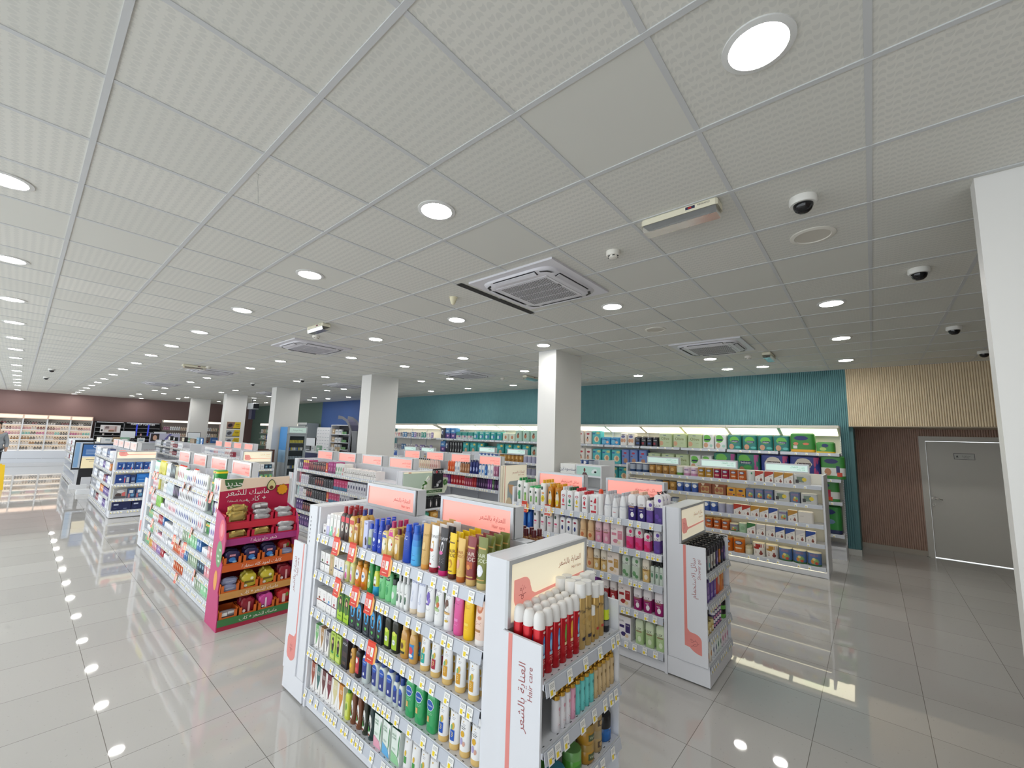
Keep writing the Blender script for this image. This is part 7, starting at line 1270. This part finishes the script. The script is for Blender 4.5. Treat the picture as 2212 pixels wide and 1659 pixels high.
# ================================================================== FAR BACKGROUND
BK = M('17181c', .5); WH = M('e6e8ec', .4)
def perfume_bay(): 
    t = thing('perfume_shelf_bay', '', 'shelving'); w = .76
    b = MB(); b.box(0, .03, 0, w, .55, 2.2, 'd9d2c8'); obj('back_panel', b, t)
    for y in (.012, w-.012):
        b = MB(); b.box(.0, .34, y-.012, y+.012, .55, 2.2, WH); obj('side_upright', b, t)
    b = MB(); b.box(.0, .36, .0, w, 2.0, 2.2, 'e8d0c0'); b.box(.36, .364, .03, w-.03, 2.03, 2.17, M('ffdcc4', .5, emit=.7)); obj('light_canopy', b, t)
    for z in (.60, .83, 1.06, 1.29, 1.52, 1.75):
        b = MB(); b.box(.03, .34, .024, w-.024, z-.03, z, WH); s = obj('shelf', b, t); b = MB(); b.box(.05, .30, .04, w-.04, z-.034, z-.0305, M('fff0dc', .5, emit=1.2)); obj('light_strip', b, s)
    b = MB(); b.box(0, .42, 0, w, .0, .55, M('dfe4ee', .3)); b.box(.42, .424, .01, w-.01, .18, .19, '6a7078'); obj('base_cabinet', b, t)
    return t
pbay = perfume_bay()
for i, y in enumerate((1.64, .88, .12, -.64, -1.40)):
    o = pbay if i == 0 else dup(pbay, (0, 0, 0)); o.location = (-29.98, y, 0); o['label'] = 'white lit perfume shelf bay on the maroon wall, %s from right' % ['first', 'second', 'third', 'fourth', 'fifth'][i]; o['group'] = 'perfume shelf bays'
for k, n_, c, cap in (('pfdk', 'dark', '3a3434', '1e1c1c'), ('pfros', 'rose pink', 'c88a90', 'e0c8c8'), ('pfam', 'amber', '9a6a34', '2a2420'), ('pfwh', 'pale', 'd0c8c4', '4a4444'), ('pfmag', 'magenta', 'c03a84', 'd8d0d4'), ('pftq', 'turquoise', '4ab4ac', 'd8dcdc'), ('pfred', 'wine red', '7a3038', '3a2a2a')):
    bottle(k, n_+' perfume bottle', 'rect', .07, .05, .115, c, cap, [('r', 0, .05, .04, .03, 'd8d0c8')], capw=.03, caph=.03, name='perfume_bottle')
SHN = ['lowest shelf', 'second shelf', 'third shelf', 'fourth shelf', 'fifth shelf', 'top shelf']
PAL = [['pfdk', 'pfwh'], ['pfam', 'pfdk', 'pfwh'], ['pfdk', 'pfwh', 'pfam'], ['pfmag', 'pfros', 'pftq', 'pfdk'], ['pfwh', 'pfred', 'pfros'], ['pfdk', 'pfwh', 'pfdk', 'pfred']]
for i, y in enumerate((1.64, .88, .12, -.64)):
    for s, z in enumerate((.60, .83, 1.06, 1.29, 1.52, 1.75)):
        yy = y+.06
        while yy < y+.70:
            j = int((yy-y)/.24)
            put(PAL[s][(i+j) % len(PAL[s])], -29.70, yy, z+.0005, pi/2, '%s, %s perfume bay from right' % (SHN[s], ['first', 'second', 'third', 'fourth'][i])); yy += .088
def black_unit(name, label, y0, y1, blue=False):
    t = thing('cosmetics_unit', label, 'shelving', (-29.98, y0, 0)); w = y1-y0
    b = MB(); b.box(0, .03, 0, w, .0, 2.0, BK); b.box(0, .36, 0, w, 1.93, 2.0, BK); b.box(.36, .363, .05, w-.05, 1.955, 1.97, M('f0f2f6', .4, emit=.6)); obj('carcass', b, t)
    for y in (.01, w-.01): b = MB(); b.box(0, .36, y-.01, y+.01, 0, 1.93, M('8a8c92') if not blue else BK); obj('side_panel', b, t)
    for z in (.9, 1.1, 1.3, 1.5, 1.7):
        b = MB(); b.box(.03, .35, .02, w-.02, z-.02, z, BK); b.box(.35, .353, .02, w-.02, z-.02, z, M('9a9ca2')); obj('shelf', b, t)
    if blue:
        for y in (w*.33, w*.66): b = MB(); b.box(.34, .37, y-.03, y+.03, 1.3, 1.9, M('3a4ad8', .4, emit=.3)); obj('blue_light_bar', b, t)
        b = MB(); b.text('MAKEUP FOREVER', lambda u, v: (.364, u, v), .12, M('e8eaf0', emit=.3), w*.5, 1.9); obj('lettering', b, t)
    return t
bu = black_unit('a', 'black cosmetics unit with white framed picture', 2.5, 3.6)
black_unit('b', 'black cosmetics unit with blue light bars', 3.62, 5.05, True)
b = MB(); b.box(.37, .39, .2, .95, 1.44, 1.82, M('e4e0e2', .4)); f = lambda u, v: (.3906, u, v); b.flat(rc(.34, .83, 1.48, 1.78), f, M('c8b8b8')); f = lambda u, v: (.3912, u, v)
b.flat([(.36, 1.64), (.52, 1.64), (.52, 1.76), (.40, 1.76)], f, M('7a6668')); b.flat(rc(.56, .72, 1.56, 1.63), f, M('d8a8a8')); b.flat(rc(.36, .5, 1.49, 1.56), f, M('dcdcd8')); b.flat(rc(.52, .72, 1.49, 1.57), f, M('8a6a4c')); b.flat(rc(.74, .80, 1.5, 1.76), f, M('a88a84')); b.flat(rc(.23, .30, 1.5, 1.6), f, M('2a2a2c')); obj('picture_panel', b, bu)
for y in (2.85, 3.2, 3.9, 4.3, 4.7):
    for z in (.9, 1.1, 1.3): put(rnd.choice(['pfdk', 'pfros', 'pfwh']), -29.7, y, z+.0005, pi/2, 'black cosmetics units on the maroon wall')
def lit_unit(label, loc, rz, w, cols, group=None, h=2.2):
    t = thing('lit_wall_unit', label, 'shelving', loc, rz, group)
    b = MB(); b.box(0, w, .35, .38, 0, h, 'a89a94'); obj('back_panel', b, t)
    b = MB(); b.box(0, w, .0, .35, h-.14, h, 'd8d4cc'); b.box(.02, w-.02, -.003, .0, h-.12, h-.02, M('fff4de', .5, emit=1.8)); obj('light_canopy', b, t)
    for z in (.6, .95, 1.3, 1.65): b = MB(); b.box(0, w, 0, .35, z-.02, z, M('c8c4c0')); obj('shelf', b, t)
    return t
lit_unit('dim lit shelf unit on the maroon wall before the columns', (-29.6, 5.15, 0), pi/2, 1.25, 0); lit_unit('dim lit shelf unit between the far columns', (-29.6, 6.6, 0), pi/2, 1.6, 0)
lit_unit('lit shelf unit of first aid goods on the green wall, left', (-27.4, 9.25, 0), 0, 1.9, 0, 'lit units on the green wall'); lit_unit('lit shelf unit of first aid goods on the green wall, right', (-25.4, 9.25, 0), 0, 1.9, 0, 'lit units on the green wall'); lit_unit('lit shelf unit on the green wall beside the grey cupboard', (-23.4, 9.25, 0), 0, 1.4, 0)
gb('fabox', 'beige first aid carton', .22, .22, 'b09a7a', 'e0d8c8'); gb('fagrn', 'green and white first aid carton', .3, .22, '8ab09a', 'e8ecea'); gb('fablu', 'blue first aid bag', .3, .26, '3a6ab0', '9ab8e0'); gb('fawht', 'white first aid carton', .25, .2, 'd8dadc', '9aa8b0')
for x0, nm in ((-27.3, 'left green wall unit'), (-25.3, 'right green wall unit'), (-23.3, 'third green wall unit')):
    for z, s in ((1.65, 'top shelf'), (1.3, 'second shelf'), (.95, 'third shelf')):
        Row(s+', '+nm, 9.3, z).seq(x0, [(rnd.choice(['fagrn', 'fawht', 'fabox', 'fablu']), 1) for q in range(6)], gap=.03, end=x0+(1.7 if 'third' not in nm else 1.2))
for y0, nm in ((5.2, 'unit before the columns'), (6.65, 'unit between the far columns')):
    for z, s in ((1.65, 'top shelf'), (1.3, 'second shelf')):
        Row(s+', dim lit '+nm, -29.62, z, pi/2).seq(y0, [('bcmv', 4), ('bcwh', 5), ('bccr', 4), ('bcgn', 3)], gap=.02, end=y0+1.2)
t = thing('cupboard', 'tall grey cupboard with open door at the blue wall corner', 'cupboard', (-21.6, 9.0, 0))
b = MB(); b.box(0, .9, .0, .6, 0, 2.22, M('8e9698', .5)); b.box(-.03, .95, -.02, .0, 2.14, 2.24, M('e2e4e4')); b.box(-.03, .03, -.02, .0, 0, 2.2, M('e2e4e4')); obj('carcass', b, t)
b = MB(); b.box(.1, .85, -.04, -.022, .05, 2.1, M('a0a8a8', .4)); d_ = obj('door', b, t); b = MB(); b.box(.14, .16, -.06, -.04, 1.0, 1.2, '5a5c60'); obj('handle', b, d_)
t = thing('drawer_tower', 'white tower of small labelled drawers on the blue wall', 'drawers', (-19.95, 9.2, 0)); b = MB(); b.box(0, 1.3, 0, .4, 0, 2.03, WH); obj('carcass', b, t)
for i in range(11):
    b = MB(); z = .3+i*.152; b.box(.02, 1.28, -.02, 0, z, z+.145, M('eef0f4', .35))
    for j in range(5): b.box(.1+j*.25, .24+j*.25, -.0215, -.02, z+.06, z+.075, '8a94a4')
    obj('drawer', b, t)
t = thing('notice_board', 'grey panel with pinned white notice on the blue wall', 'notice', (-20.65, 9.58, 0)); b = MB(); b.box(0, .6, 0, .075, 0, 2.0, M('7c8894')); obj('panel', b, t); b = MB(); b.box(.15, .45, -.006, 0, 1.4, 1.7, M('d4dce8')); b.text('NOTICE', lambda u, v: (u, -.0066, v), .05, M('4a6a9a'), .3, 1.62); obj('paper', b, t)
# curved rack tower
t = thing('curved_display_tower', 'tall silver curved display tower with an arched top', 'display stand', (-16.0, 8.6, 0))
cm = M('9a9ca4', .3, .6); A = [(-.0, 0), (-.02, 1.0), (-.04, 1.6), (-.12, 1.9), (-.28, 2.12), (-.5, 2.28), (-.8, 2.37), (-1.15, 2.38)]
for y in (0, .42):
    b = MB(); P = [(x, z) for x, z in A]; Q = [(x+.12-.04*i*.3, z+(.03 if i > 4 else 0)) for i, (x, z) in enumerate(A)]
    b.prism([(x+.28, z) for x, z in A]+[(x+.42*(1 if i < 4 else 1-.07*(i-3)), z+.07*(i > 3)*(i-3)*.5) for i, (x, z) in reversed(list(enumerate(A)))], y, y+.03, cm, 'y'); obj('curved_side', b, t)
b = MB()
for (x, z), (x2, z2) in zip(A[1:], A[2:]): b.v += [(x+.3, .03, z), (x+.3, .42, z), (x2+.3, .42, z2), (x2+.3, .03, z2)]; k = len(b.v); b.face((k-4, k-3, k-2, k-1), M('6a6880', .4))
obj('curved_back', b, t)
for z in (.5, .8, 1.1, 1.4, 1.7): b = MB(); b.box(-.35, .33, .03, .42, z-.02, z, M('8a8a98', .4)); obj('shelf', b, t)
b = MB(); b.box(.30, .72, .0, .45, 0, 1.9, M('8f9296', .5)); obj('grey_column', b, t)
t = thing('bookcase', 'white bookcase of leaflets beside the curved tower', 'bookcase', (-18.4, 9.1, 0)); b = MB(); b.box(0, .03, 0, .4, 0, 2.15, WH); b.box(1.6, 1.63, 0, .4, 0, 2.15, WH); b.box(.03, 1.6, .37, .4, 0, 2.15, '4a4a50'); obj('carcass', b, t)
for z in (.8, 1.1, 1.4, 1.75, 2.15): b = MB(); b.box(.03, 1.6, 0, .37, z-.03, z, WH); obj('shelf', b, t)
for z in (.8, 1.1, 1.4, 1.75): Row(['lowest', 'second', 'third', 'top'][[.8, 1.1, 1.4, 1.75].index(z)]+' shelf, bookcase by the curved tower', 9.12, z).seq(-18.3, [('fabox', 1), ('fawht', 2), ('ggbag', 3), ('fawht', 1)], gap=.05, end=-16.85)
# pharmacy counter with screens
def monitor(): 
    t = thing('monitor', '', 'screen'); b = MB(); b.box(-.26, .26, -.02, .03, .16, .5, BK, .008); s = obj('screen', b, t); b = MB(); b.box(-.24, .24, -.0212, -.0205, .18, .48, M('c8ccd0', .3, emit=.25)); obj('display', b, s); b = MB(); b.box(-.03, .03, .0, .03, .02, .2, BK); b.box(-.12, .12, -.08, .1, 0, .02, BK); obj('stand', b, t); return t
def counter(label, x0, x1, y0, y1, h, m, top):
    t = thing('service_counter', label, 'counter', (x0, y0, 0)); b = MB(); b.box(.02, x1-x0-.02, .02, y1-y0-.02, 0, h-.04, m); obj('body', b, t); b = MB(); b.box(0, x1-x0, 0, y1-y0, h-.04, h, top, .006); obj('counter_top', b, t); return t
counter('long grey service counter with screens before the black units', -25.5, -24.7, 2.4, 6.9, 1.1, M('b8bcc2', .4), M('c8ccd0', .3)); counter('navy pharmacy counter with white top behind the hair colour gondola', -18.0, -13.2, 7.0, 7.8, 1.1, M('24306a', .4), M('dfe2ea', .3))
mo = monitor(); mo.location = (-25.1, 3.2, 1.1); mo.rotation_euler = (0, 0, pi/2); mo['label'] = 'black computer screen on the grey service counter, leftmost'; mo['group'] = 'screens on the counters'
for x, y, z, rz, l in ((-25.1, 4.3, 1.1, pi/2+.3, 'black computer screen on the grey service counter, middle'), (-25.1, 5.6, 1.1, pi/2-.2, 'black computer screen on the grey service counter, rightmost'), (-16.5, 7.4, 1.1, .3, 'black computer screen on the navy pharmacy counter')): dup(mo, (x, y, z), rz, label=l)
t = thing('portrait_board', 'lilac counter board with a woman portrait', 'poster', (-24.78, 3.9, 1.1), pi/2); b = MB(); b.box(0, 1.1, 0, .03, 0, .42, M('b8b8d0', .4)); f = lambda u, v: (u, -.001, v); b.flat(rc(.04, .34, .06, .40), f, M('2a2228')); b.flat(ell(.19, .22, .075, .12), lambda u, v: (u, -.002, v), M('c8a08c')); b.flat([(.45, .05), (.55, .05), (.8, .4), (.7, .4)], f, M('6a64a8')); obj('board', b, t)
t = thing('leaflet_holder', 'white leaflet holder on the navy counter', 'leaflets', (-17.6, 7.1, 1.1)); b = MB(); b.prism([(0, 0), (.25, 0), (.25, .02), (.12, .36), (.1, .36)], 0, .8, M('d8dce6', .4), 'x'); b.flat(rc(.1, .3, .06, .3), lambda u, v: (u, .0+v*.28-.004, v), M('3a64a8')); b.flat(rc(.4, .7, .06, .3), lambda u, v: (u, v*.28-.004, v), M('8a9458')); obj('holder', b, t)
for i in range(5): put(['fawht', 'fagrn', 'ggbag', 'fawht', 'fabox'][i], -16.0+i*.45, 7.3, 1.1005, 0, 'navy pharmacy counter')
# fridge
t = thing('drinks_fridge', 'tall silver glass door fridge against the third column', 'fridge', (-14.45, 5.72, 0), pi/2); SV = M('a8b0b8', .3, .4)
b = MB(); b.box(0, .63, .05, .64, .0, 1.96, SV); fs = lambda u, v: (-.0006, u, v)
b.flat(rc(.06, .63, 1.2, 1.95), fs, M('4a9ae0', .4)); b.flat(rc(.06, .63, .8, 1.2), fs, M('9ac4e8', .4)); b.flat(rc(.06, .63, .05, .8), fs, M('c8d0d8', .4)); obj('cabinet', b, t)
b = MB(); b.box(.01, .62, .01, .05, 1.74, 1.98, M('b0b8bc', .3), .004); b.flat(rc(.05, .58, 1.77, 1.94), lambda u, v: (u, .0094, v), M('c4dcd4', .3, emit=.25)); b.text('خدمة صحية', lambda u, v: (u, .0088, v), .06, M('5a8a84'), .315, 1.86); obj('lit_header', b, t)
b = MB()
for q in ((.02, .61, .06, .12), (.02, .61, 1.66, 1.72), (.02, .08, .12, 1.66), (.55, .61, .12, 1.66)): b.box(q[0], q[1], .012, .046, q[2], q[3], SV)
b.box(.08, .55, .042, .046, .12, 1.66, M('2a3034', .08)); b.box(.52, .54, -.02, .012, .8, 1.2, SV); d_ = obj('door', b, t)
for i, z in enumerate((.32, .62, .92, 1.2, 1.44)):
    b = MB(); b.box(.09, .54, .036, .041, z-.012, z, M('8a949a', .4))
    for j in range(9): b.box(.10+j*.048, .136+j*.048, .036, .041, z, z+.09, M(['b8c0c4', 'd8d8d4', '8a9aa8', '3a5a9a', 'b8b04a'][(i+j*(i % 2)) % 5], .4))
    obj('stocked_shelf', b, d_)
t = thing('wooden_rack', 'dark brown wooden rack left of the fridge', 'rack', (-15.05, 4.9, 0)); wd_ = M('5a3a30', .5)
for x in (0, .5): b = MB(); b.box(x, x+.03, 0, .5, 0, 1.22, wd_); obj('side', b, t)
for z in (.3, .7, 1.2): b = MB(); b.box(.03, .5, 0, .5, z-.03, z, wd_); obj('shelf', b, t)
for z in (.7005, .3005): put('fabox', -14.75, 5.0, z, pi/2, 'dark wooden rack')
# posters on the fourth column
for i, (z0, z1, l) in enumerate(((1.83, 2.12, 'yellow column poster with a dark hand, topmost of three'), (1.51, 1.79, 'yellow column poster with a pale figure, middle of three'), (1.2, 1.46, 'yellow column poster with a grey bowl, lowest of three'))):
    t = thing('poster', l, 'poster', (-20.3975, 5.63, 0), pi/2, 'yellow posters on the fourth column'); b = MB(); b.box(0, .5, -.004, .004, z0, z1, M('d0b422', .45)); f = lambda u, v: (u, -.005, v); hh = z1-z0
    b.flat(rc(0, .5, z0, z0+hh*.1), f, M('24222a')); b.flat([(0, z0+hh*.1), (.22, z0+hh*.1), (.30, z0+hh*.98), (0, z0+hh*.98)], f, M(['8a6a62', 'a8acb4', 'b8bcc0'][i])); f = lambda u, v: (u, -.006, v); b.flat(ell(.12, z0+hh*.5, .09, hh*.25, 12, .5), f, M(['2a2228', '4a4c54', '5a5c64'][i])); b.flat(rc(.32, .46, z0+hh*.6, z0+hh*.68), f, M('4a4420')); b.flat(rc(.34, .46, z0+hh*.4, z0+hh*.46), f, M('5a5424')); obj('sheet', b, t)
t = thing('bracket_camera', 'angled bracket camera and blue box hanging by the fourth column', 'camera', (-22.3, 6.9, 2.55)); b = MB(); b.box(0, .7, 0, .25, .22, .5, M('c8ccd0', .4)); b.box(.7, .78, .02, .23, .25, .47, BK); obj('camera_body', b, t); b = MB(); b.box(.1, .5, .05, .2, -.25, .2, M('24284a', .4)); b.tube([(.3, .1, .2), (.3, .1, .727)], .02, BK); obj('hanging_box', b, t)
t = thing('product_board', 'pink and green poster board between the far columns', 'poster', (-24.3, 6.4, 0), pi/2); b = MB(); b.box(0, .75, 0, .03, 1.0, 2.05, M('b89a94', .5)); b.box(.04, .08, .03, .06, 0, 2.0, 'c8c8c8'); b.box(.67, .71, .03, .06, 0, 2.0, 'c8c8c8'); f = lambda u, v: (u, -.001, v); b.flat(rc(0, .75, 1.0, 1.25), f, M('2a6a5c')); [b.flat(rc(.12+j*.14, .19+j*.14, 1.85, 1.97), f, M('6a2a2c')) for j in range(4)]; [b.flat(rc(.08+j*.11, .14+j*.11, 1.45, 1.6), f, M('7a4a4a')) for j in range(6)]; obj('board', b, t)
# screens and stands behind the oral care gondola
def stand(label, x, y, z0, z1, w, dec):
    t = thing('poster_stand', label, 'poster', (x, y, 0), pi/2); b = MB(); b.box(0, w, 0, .05, z0, z1, BK); b.box(.02, w-.02, .05, .25, 0, .12, WH); b.box(w/2-.04, w/2+.04, .06, .1, .1, z0+.2, BK); obj('frame', b, t); b = MB(); dec(b); obj('sheet', b, t); return t
def gv(b):
    f = lambda u, v: (u, -.0015, v); b.flat(rc(.02, .58, .68, .97), f, M('f0e0b8', .3, emit=.2)); b.flat(rc(.02, .58, .97, 1.30), f, M('34629c', .3, emit=.2)); f = lambda u, v: (u, -.0025, v); b.text('QV', f, .11, M('eef2f8'), .28, 1.25)
    for z in (1.15, 1.10, 1.05): b.flat(rc(.08, .46, z, z+.012), f, M('c8d8ec'))
    b.flat([(.02, .96), (.3, .98), (.58, .95), (.58, .99), (.02, 1.0)], f, M('d8dce0')); b.flat(rc(.1, .5, .9, .912), f, M('5a5a5a')); b.flat(rc(.16, .44, .86, .868), f, M('8a8060'))
stand('black framed blue and cream poster behind the oral care gondola', -15.9, 1.17, .45, 1.33, .6, gv)
def pale(b): b.flat(rc(.02, .38, .6, 1.32), lambda u, v: (u, -.0015, v), M('c4d0e0', .3)); b.flat(rc(.03, .12, .62, 1.30), lambda u, v: (u, -.0025, v), M('8ab0d8'))
stand('narrow black framed pale poster left of the blue poster', -17.2, 1.10, .55, 1.38, .4, pale)
gondola('far left', 'white far left gondola behind the framed posters', -22.5, -18.0, 1.25, [.12, .4, .65, .9, 1.13], 4)
lightbox(-18.2, -17.3, 1.62, 1.312, 1.46, 'cream lit sign box on the far left gondola', None, [('العطور', -.1, .075, .06, 'b08a5a')], col='f4ecc8', glow=.5)
for i, z in enumerate((.65, .9, 1.13)): Row(['middle shelf', 'fourth shelf', 'top shelf'][i]+', far left gondola', 1.275, z).seq(-22.4, [('owht', 8), ('omar', 4), ('owht', 8), ('opur', 5), ('ogry', 8)], gap=.02, end=-18.1)
# skin care gondola behind the pink box signs
for i, z in enumerate(LVH[3:]): Row(['fourth shelf', 'top shelf'][i]+', gondola beyond the pink box signs', 3.63, z).seq(-15.0, [('gwh', 8), ('gwb', 5), ('gpkw', 6), ('owht', 5), ('gred', 6), ('omar', 3)], gap=.012, end=-12.35)
gondola('far lane', 'white far gondola with cards and boxes standing on top', -21.6, -16.4, 3.6, LVH, 5)
for i, z in enumerate(LVH[3:]): Row(['fourth shelf', 'top shelf'][i]+', far card gondola', 3.63, z).seq(-21.5, [('owht', 6), ('gdk', 6), ('gwb', 6), ('ogry', 6), ('gred', 5), ('omar', 5), ('gwh', 8)], gap=.015, end=-16.5)
for x, w_, h_, c, c2, l in ((-21.0, .3, .16, '17181c', 'f0ecdc', 'black edged cream card standing on the far gondola, leftmost'), (-20.2, .25, .14, '17181c', 'e8e8e4', 'black edged cream card standing on the far gondola, second'), (-18.9, .35, .17, '17181c', 'efe8d0', 'black edged cream card standing on the far gondola, third'), (-17.8, .55, .15, '8a7a66', 'a8957c', 'brown carton lying on the far gondola'), (-17.0, .3, .2, '6a94b4', '8ab4d0', 'blue card standing at the right end of the far gondola')):
    t = thing('counter_card', l, 'sign', (x, 3.88, 1.311)); b = MB(); b.box(0, w_, 0, .1, 0, h_, M(c, .5)); b.flat(rc(.02, w_-.02, .02, h_-.02), lambda u, v: (u, -.001, v), M(c2, .5)); b.flat(rc(w_*.25, w_*.75, h_*.5, h_*.58), lambda u, v: (u, -.002, v), M('8a8478')); obj('card', b, t)
for i in range(7): put(['bcnv', 'bcbl', 'gdk', 'bcnv', 'bcwb', 'gwb', 'bcbl'][i], -16.95+i*.075, 3.94 if i > 3 else 4.0, 1.1265 if False else 1.3105, 0, 'standing on top of the far gondola') if i > 3 else None
for i in range(16): put(['fawht', 'fabox', 'fagrn', 'hcdark', 'fawht', 'hcblk', 'fablu', 'xwht'][i % 8], -24.85, 2.55+i*.27+(.06 if i > 7 else 0), 1.1005, pi/2, 'grey service counter') if i not in (5, 6, 7, 8, 9) else None
t = thing('loose_wire', 'thin loose wire hanging from the ceiling at upper left', 'wire'); b = MB(); P = pos = [(-2.55, .70, CEIL), (-2.53, .72, CEIL-.015), (-2.50, .70, CEIL-.03), (-2.53, .71, CEIL-.06), (-2.54, .72, CEIL-.11), (-2.55, .73, CEIL-.17)]; b.tube(P, .0012, M('b9b9b4', .6), 5); obj('strand', b, t)
# wet floor sign
t = thing('wet_floor_sign', 'yellow folding wet floor sign at the far left edge', 'sign', (-18.2, -.22, 0)); YM = M('f0c414', .4)
for s in (-1, 1):
    b = MB(); P = [(-.15, 0), (-.09, 0), (-.07, .05), (.07, .05), (.09, 0), (.15, 0), (.115, .66), (-.115, .66)]
    n0 = [(s*(.16-.15*z/.66), y, z) for y, z in P]; n1 = [(x+.012*s, y, z) for x, y, z in n0]; b.rings([n0, n1] if s > 0 else [n1, n0], YM)
    if s > 0:
        fs = lambda u, v: (.174-.15*v/.66+.002, u, v); b.text('!', fs, .2, M('2a2414'), 0, .42); b.text('WET', fs, .07, M('2a2414'), 0, .22); b.text('FLOOR', fs, .055, M('2a2414'), 0, .15)
    obj('panel', b, t)
b = MB(); b.box(-.02, .02, -.06, .06, .64, .69, YM); obj('handle', b, t)
# person at the far left edge
def skin(pts, edges, rad, m, name, parent, sub=2, root=0):
    me = D.meshes.new(name); me.from_pydata(pts, edges, []); o = obj(name, me, parent)
    md = o.modifiers.new('skin', 'SKIN'); me.skin_vertices.update() if hasattr(me.skin_vertices, 'update') else None
    for i, rr in enumerate(rad): sv = me.skin_vertices[0].data[i]; sv.radius = rr if isinstance(rr, tuple) else (rr, rr); sv.use_root = i == root
    s = o.modifiers.new('sub', 'SUBSURF'); s.levels = sub; s.render_levels = sub; me.materials.append(M(m, .7)); 
    return o
t = thing('person', 'person in a grey top and dark trousers at the far left edge', 'person', (-22.0, -.42, 0), radians(100))
Bp = [(0, 0, .98), (0, .01, 1.15), (0, .0, 1.32), (0, .01, 1.44), (0, .0, 1.52), (0, -.01, 1.60), (0, -.01, 1.70), (0, -.005, 1.77), (-.17, 0, 1.42), (-.25, .02, 1.16), (-.24, -.06, .94), (-.23, -.09, .84), (.17, 0, 1.42), (.25, .02, 1.16), (.24, -.06, .94), (.23, -.09, .84), (-.09, 0, .92), (-.10, -.01, .50), (-.10, .02, .09), (-.10, -.12, .04), (.09, 0, .92), (.10, -.01, .50), (.10, .02, .09), (.10, -.12, .04)]
Be = [(0, 1), (1, 2), (2, 3), (3, 4), (4, 5), (5, 6), (6, 7), (3, 8), (8, 9), (9, 10), (10, 11), (3, 12), (12, 13), (13, 14), (14, 15), (0, 16), (16, 17), (17, 18), (18, 19), (0, 20), (20, 21), (21, 22), (22, 23)]
body = skin(Bp, Be, [(.15, .11), (.14, .105), (.16, .115), (.12, .09), .055, (.07, .085), (.078, .095), (.05, .06), .065, .045, .036, .03, .065, .045, .036, .03, .085, .06, .042, .032, .085, .06, .042, .032], 'c09a84', 'body', t)
skin([(0, 0, 1.0), (0, .01, 1.15), (0, 0, 1.32), (0, .01, 1.45), (-.17, 0, 1.42), (-.25, .02, 1.16), (-.24, -.06, .97), (.17, 0, 1.42), (.25, .02, 1.16), (.24, -.06, .97), (0, 0, .86)], [(0, 1), (1, 2), (2, 3), (3, 4), (4, 5), (5, 6), (3, 7), (7, 8), (8, 9), (0, 10)], [(.185, .14), (.175, .135), (.19, .14), (.135, .105), .085, .062, .052, .085, .062, .052, (.19, .145)], '8d9298', 'grey_top', t)
skin([(0, 0, .95), (-.09, 0, .88), (-.10, -.01, .50), (-.10, .02, .11), (.09, 0, .88), (.10, -.01, .50), (.10, .02, .11)], [(0, 1), (1, 2), (2, 3), (0, 4), (4, 5), (5, 6)], [(.16, .12), .1, .078, .062, .1, .078, .062], '1e2028', 'dark_trousers', t)
skin([(0, .02, 1.72), (0, .03, 1.78), (0, .05, 1.66)], [(0, 1), (0, 2)], [(.085, .095), (.06, .07), (.07, .06)], '201c1a', 'hair', t)
for s in (-1, 1): skin([(s*.1, .05, .045), (s*.1, -.06, .04), (s*.1, -.16, .035)], [(0, 1), (1, 2)], [(.05, .045), (.05, .042), (.042, .032)], '18181a', 'shoe', t)
finish_labels()
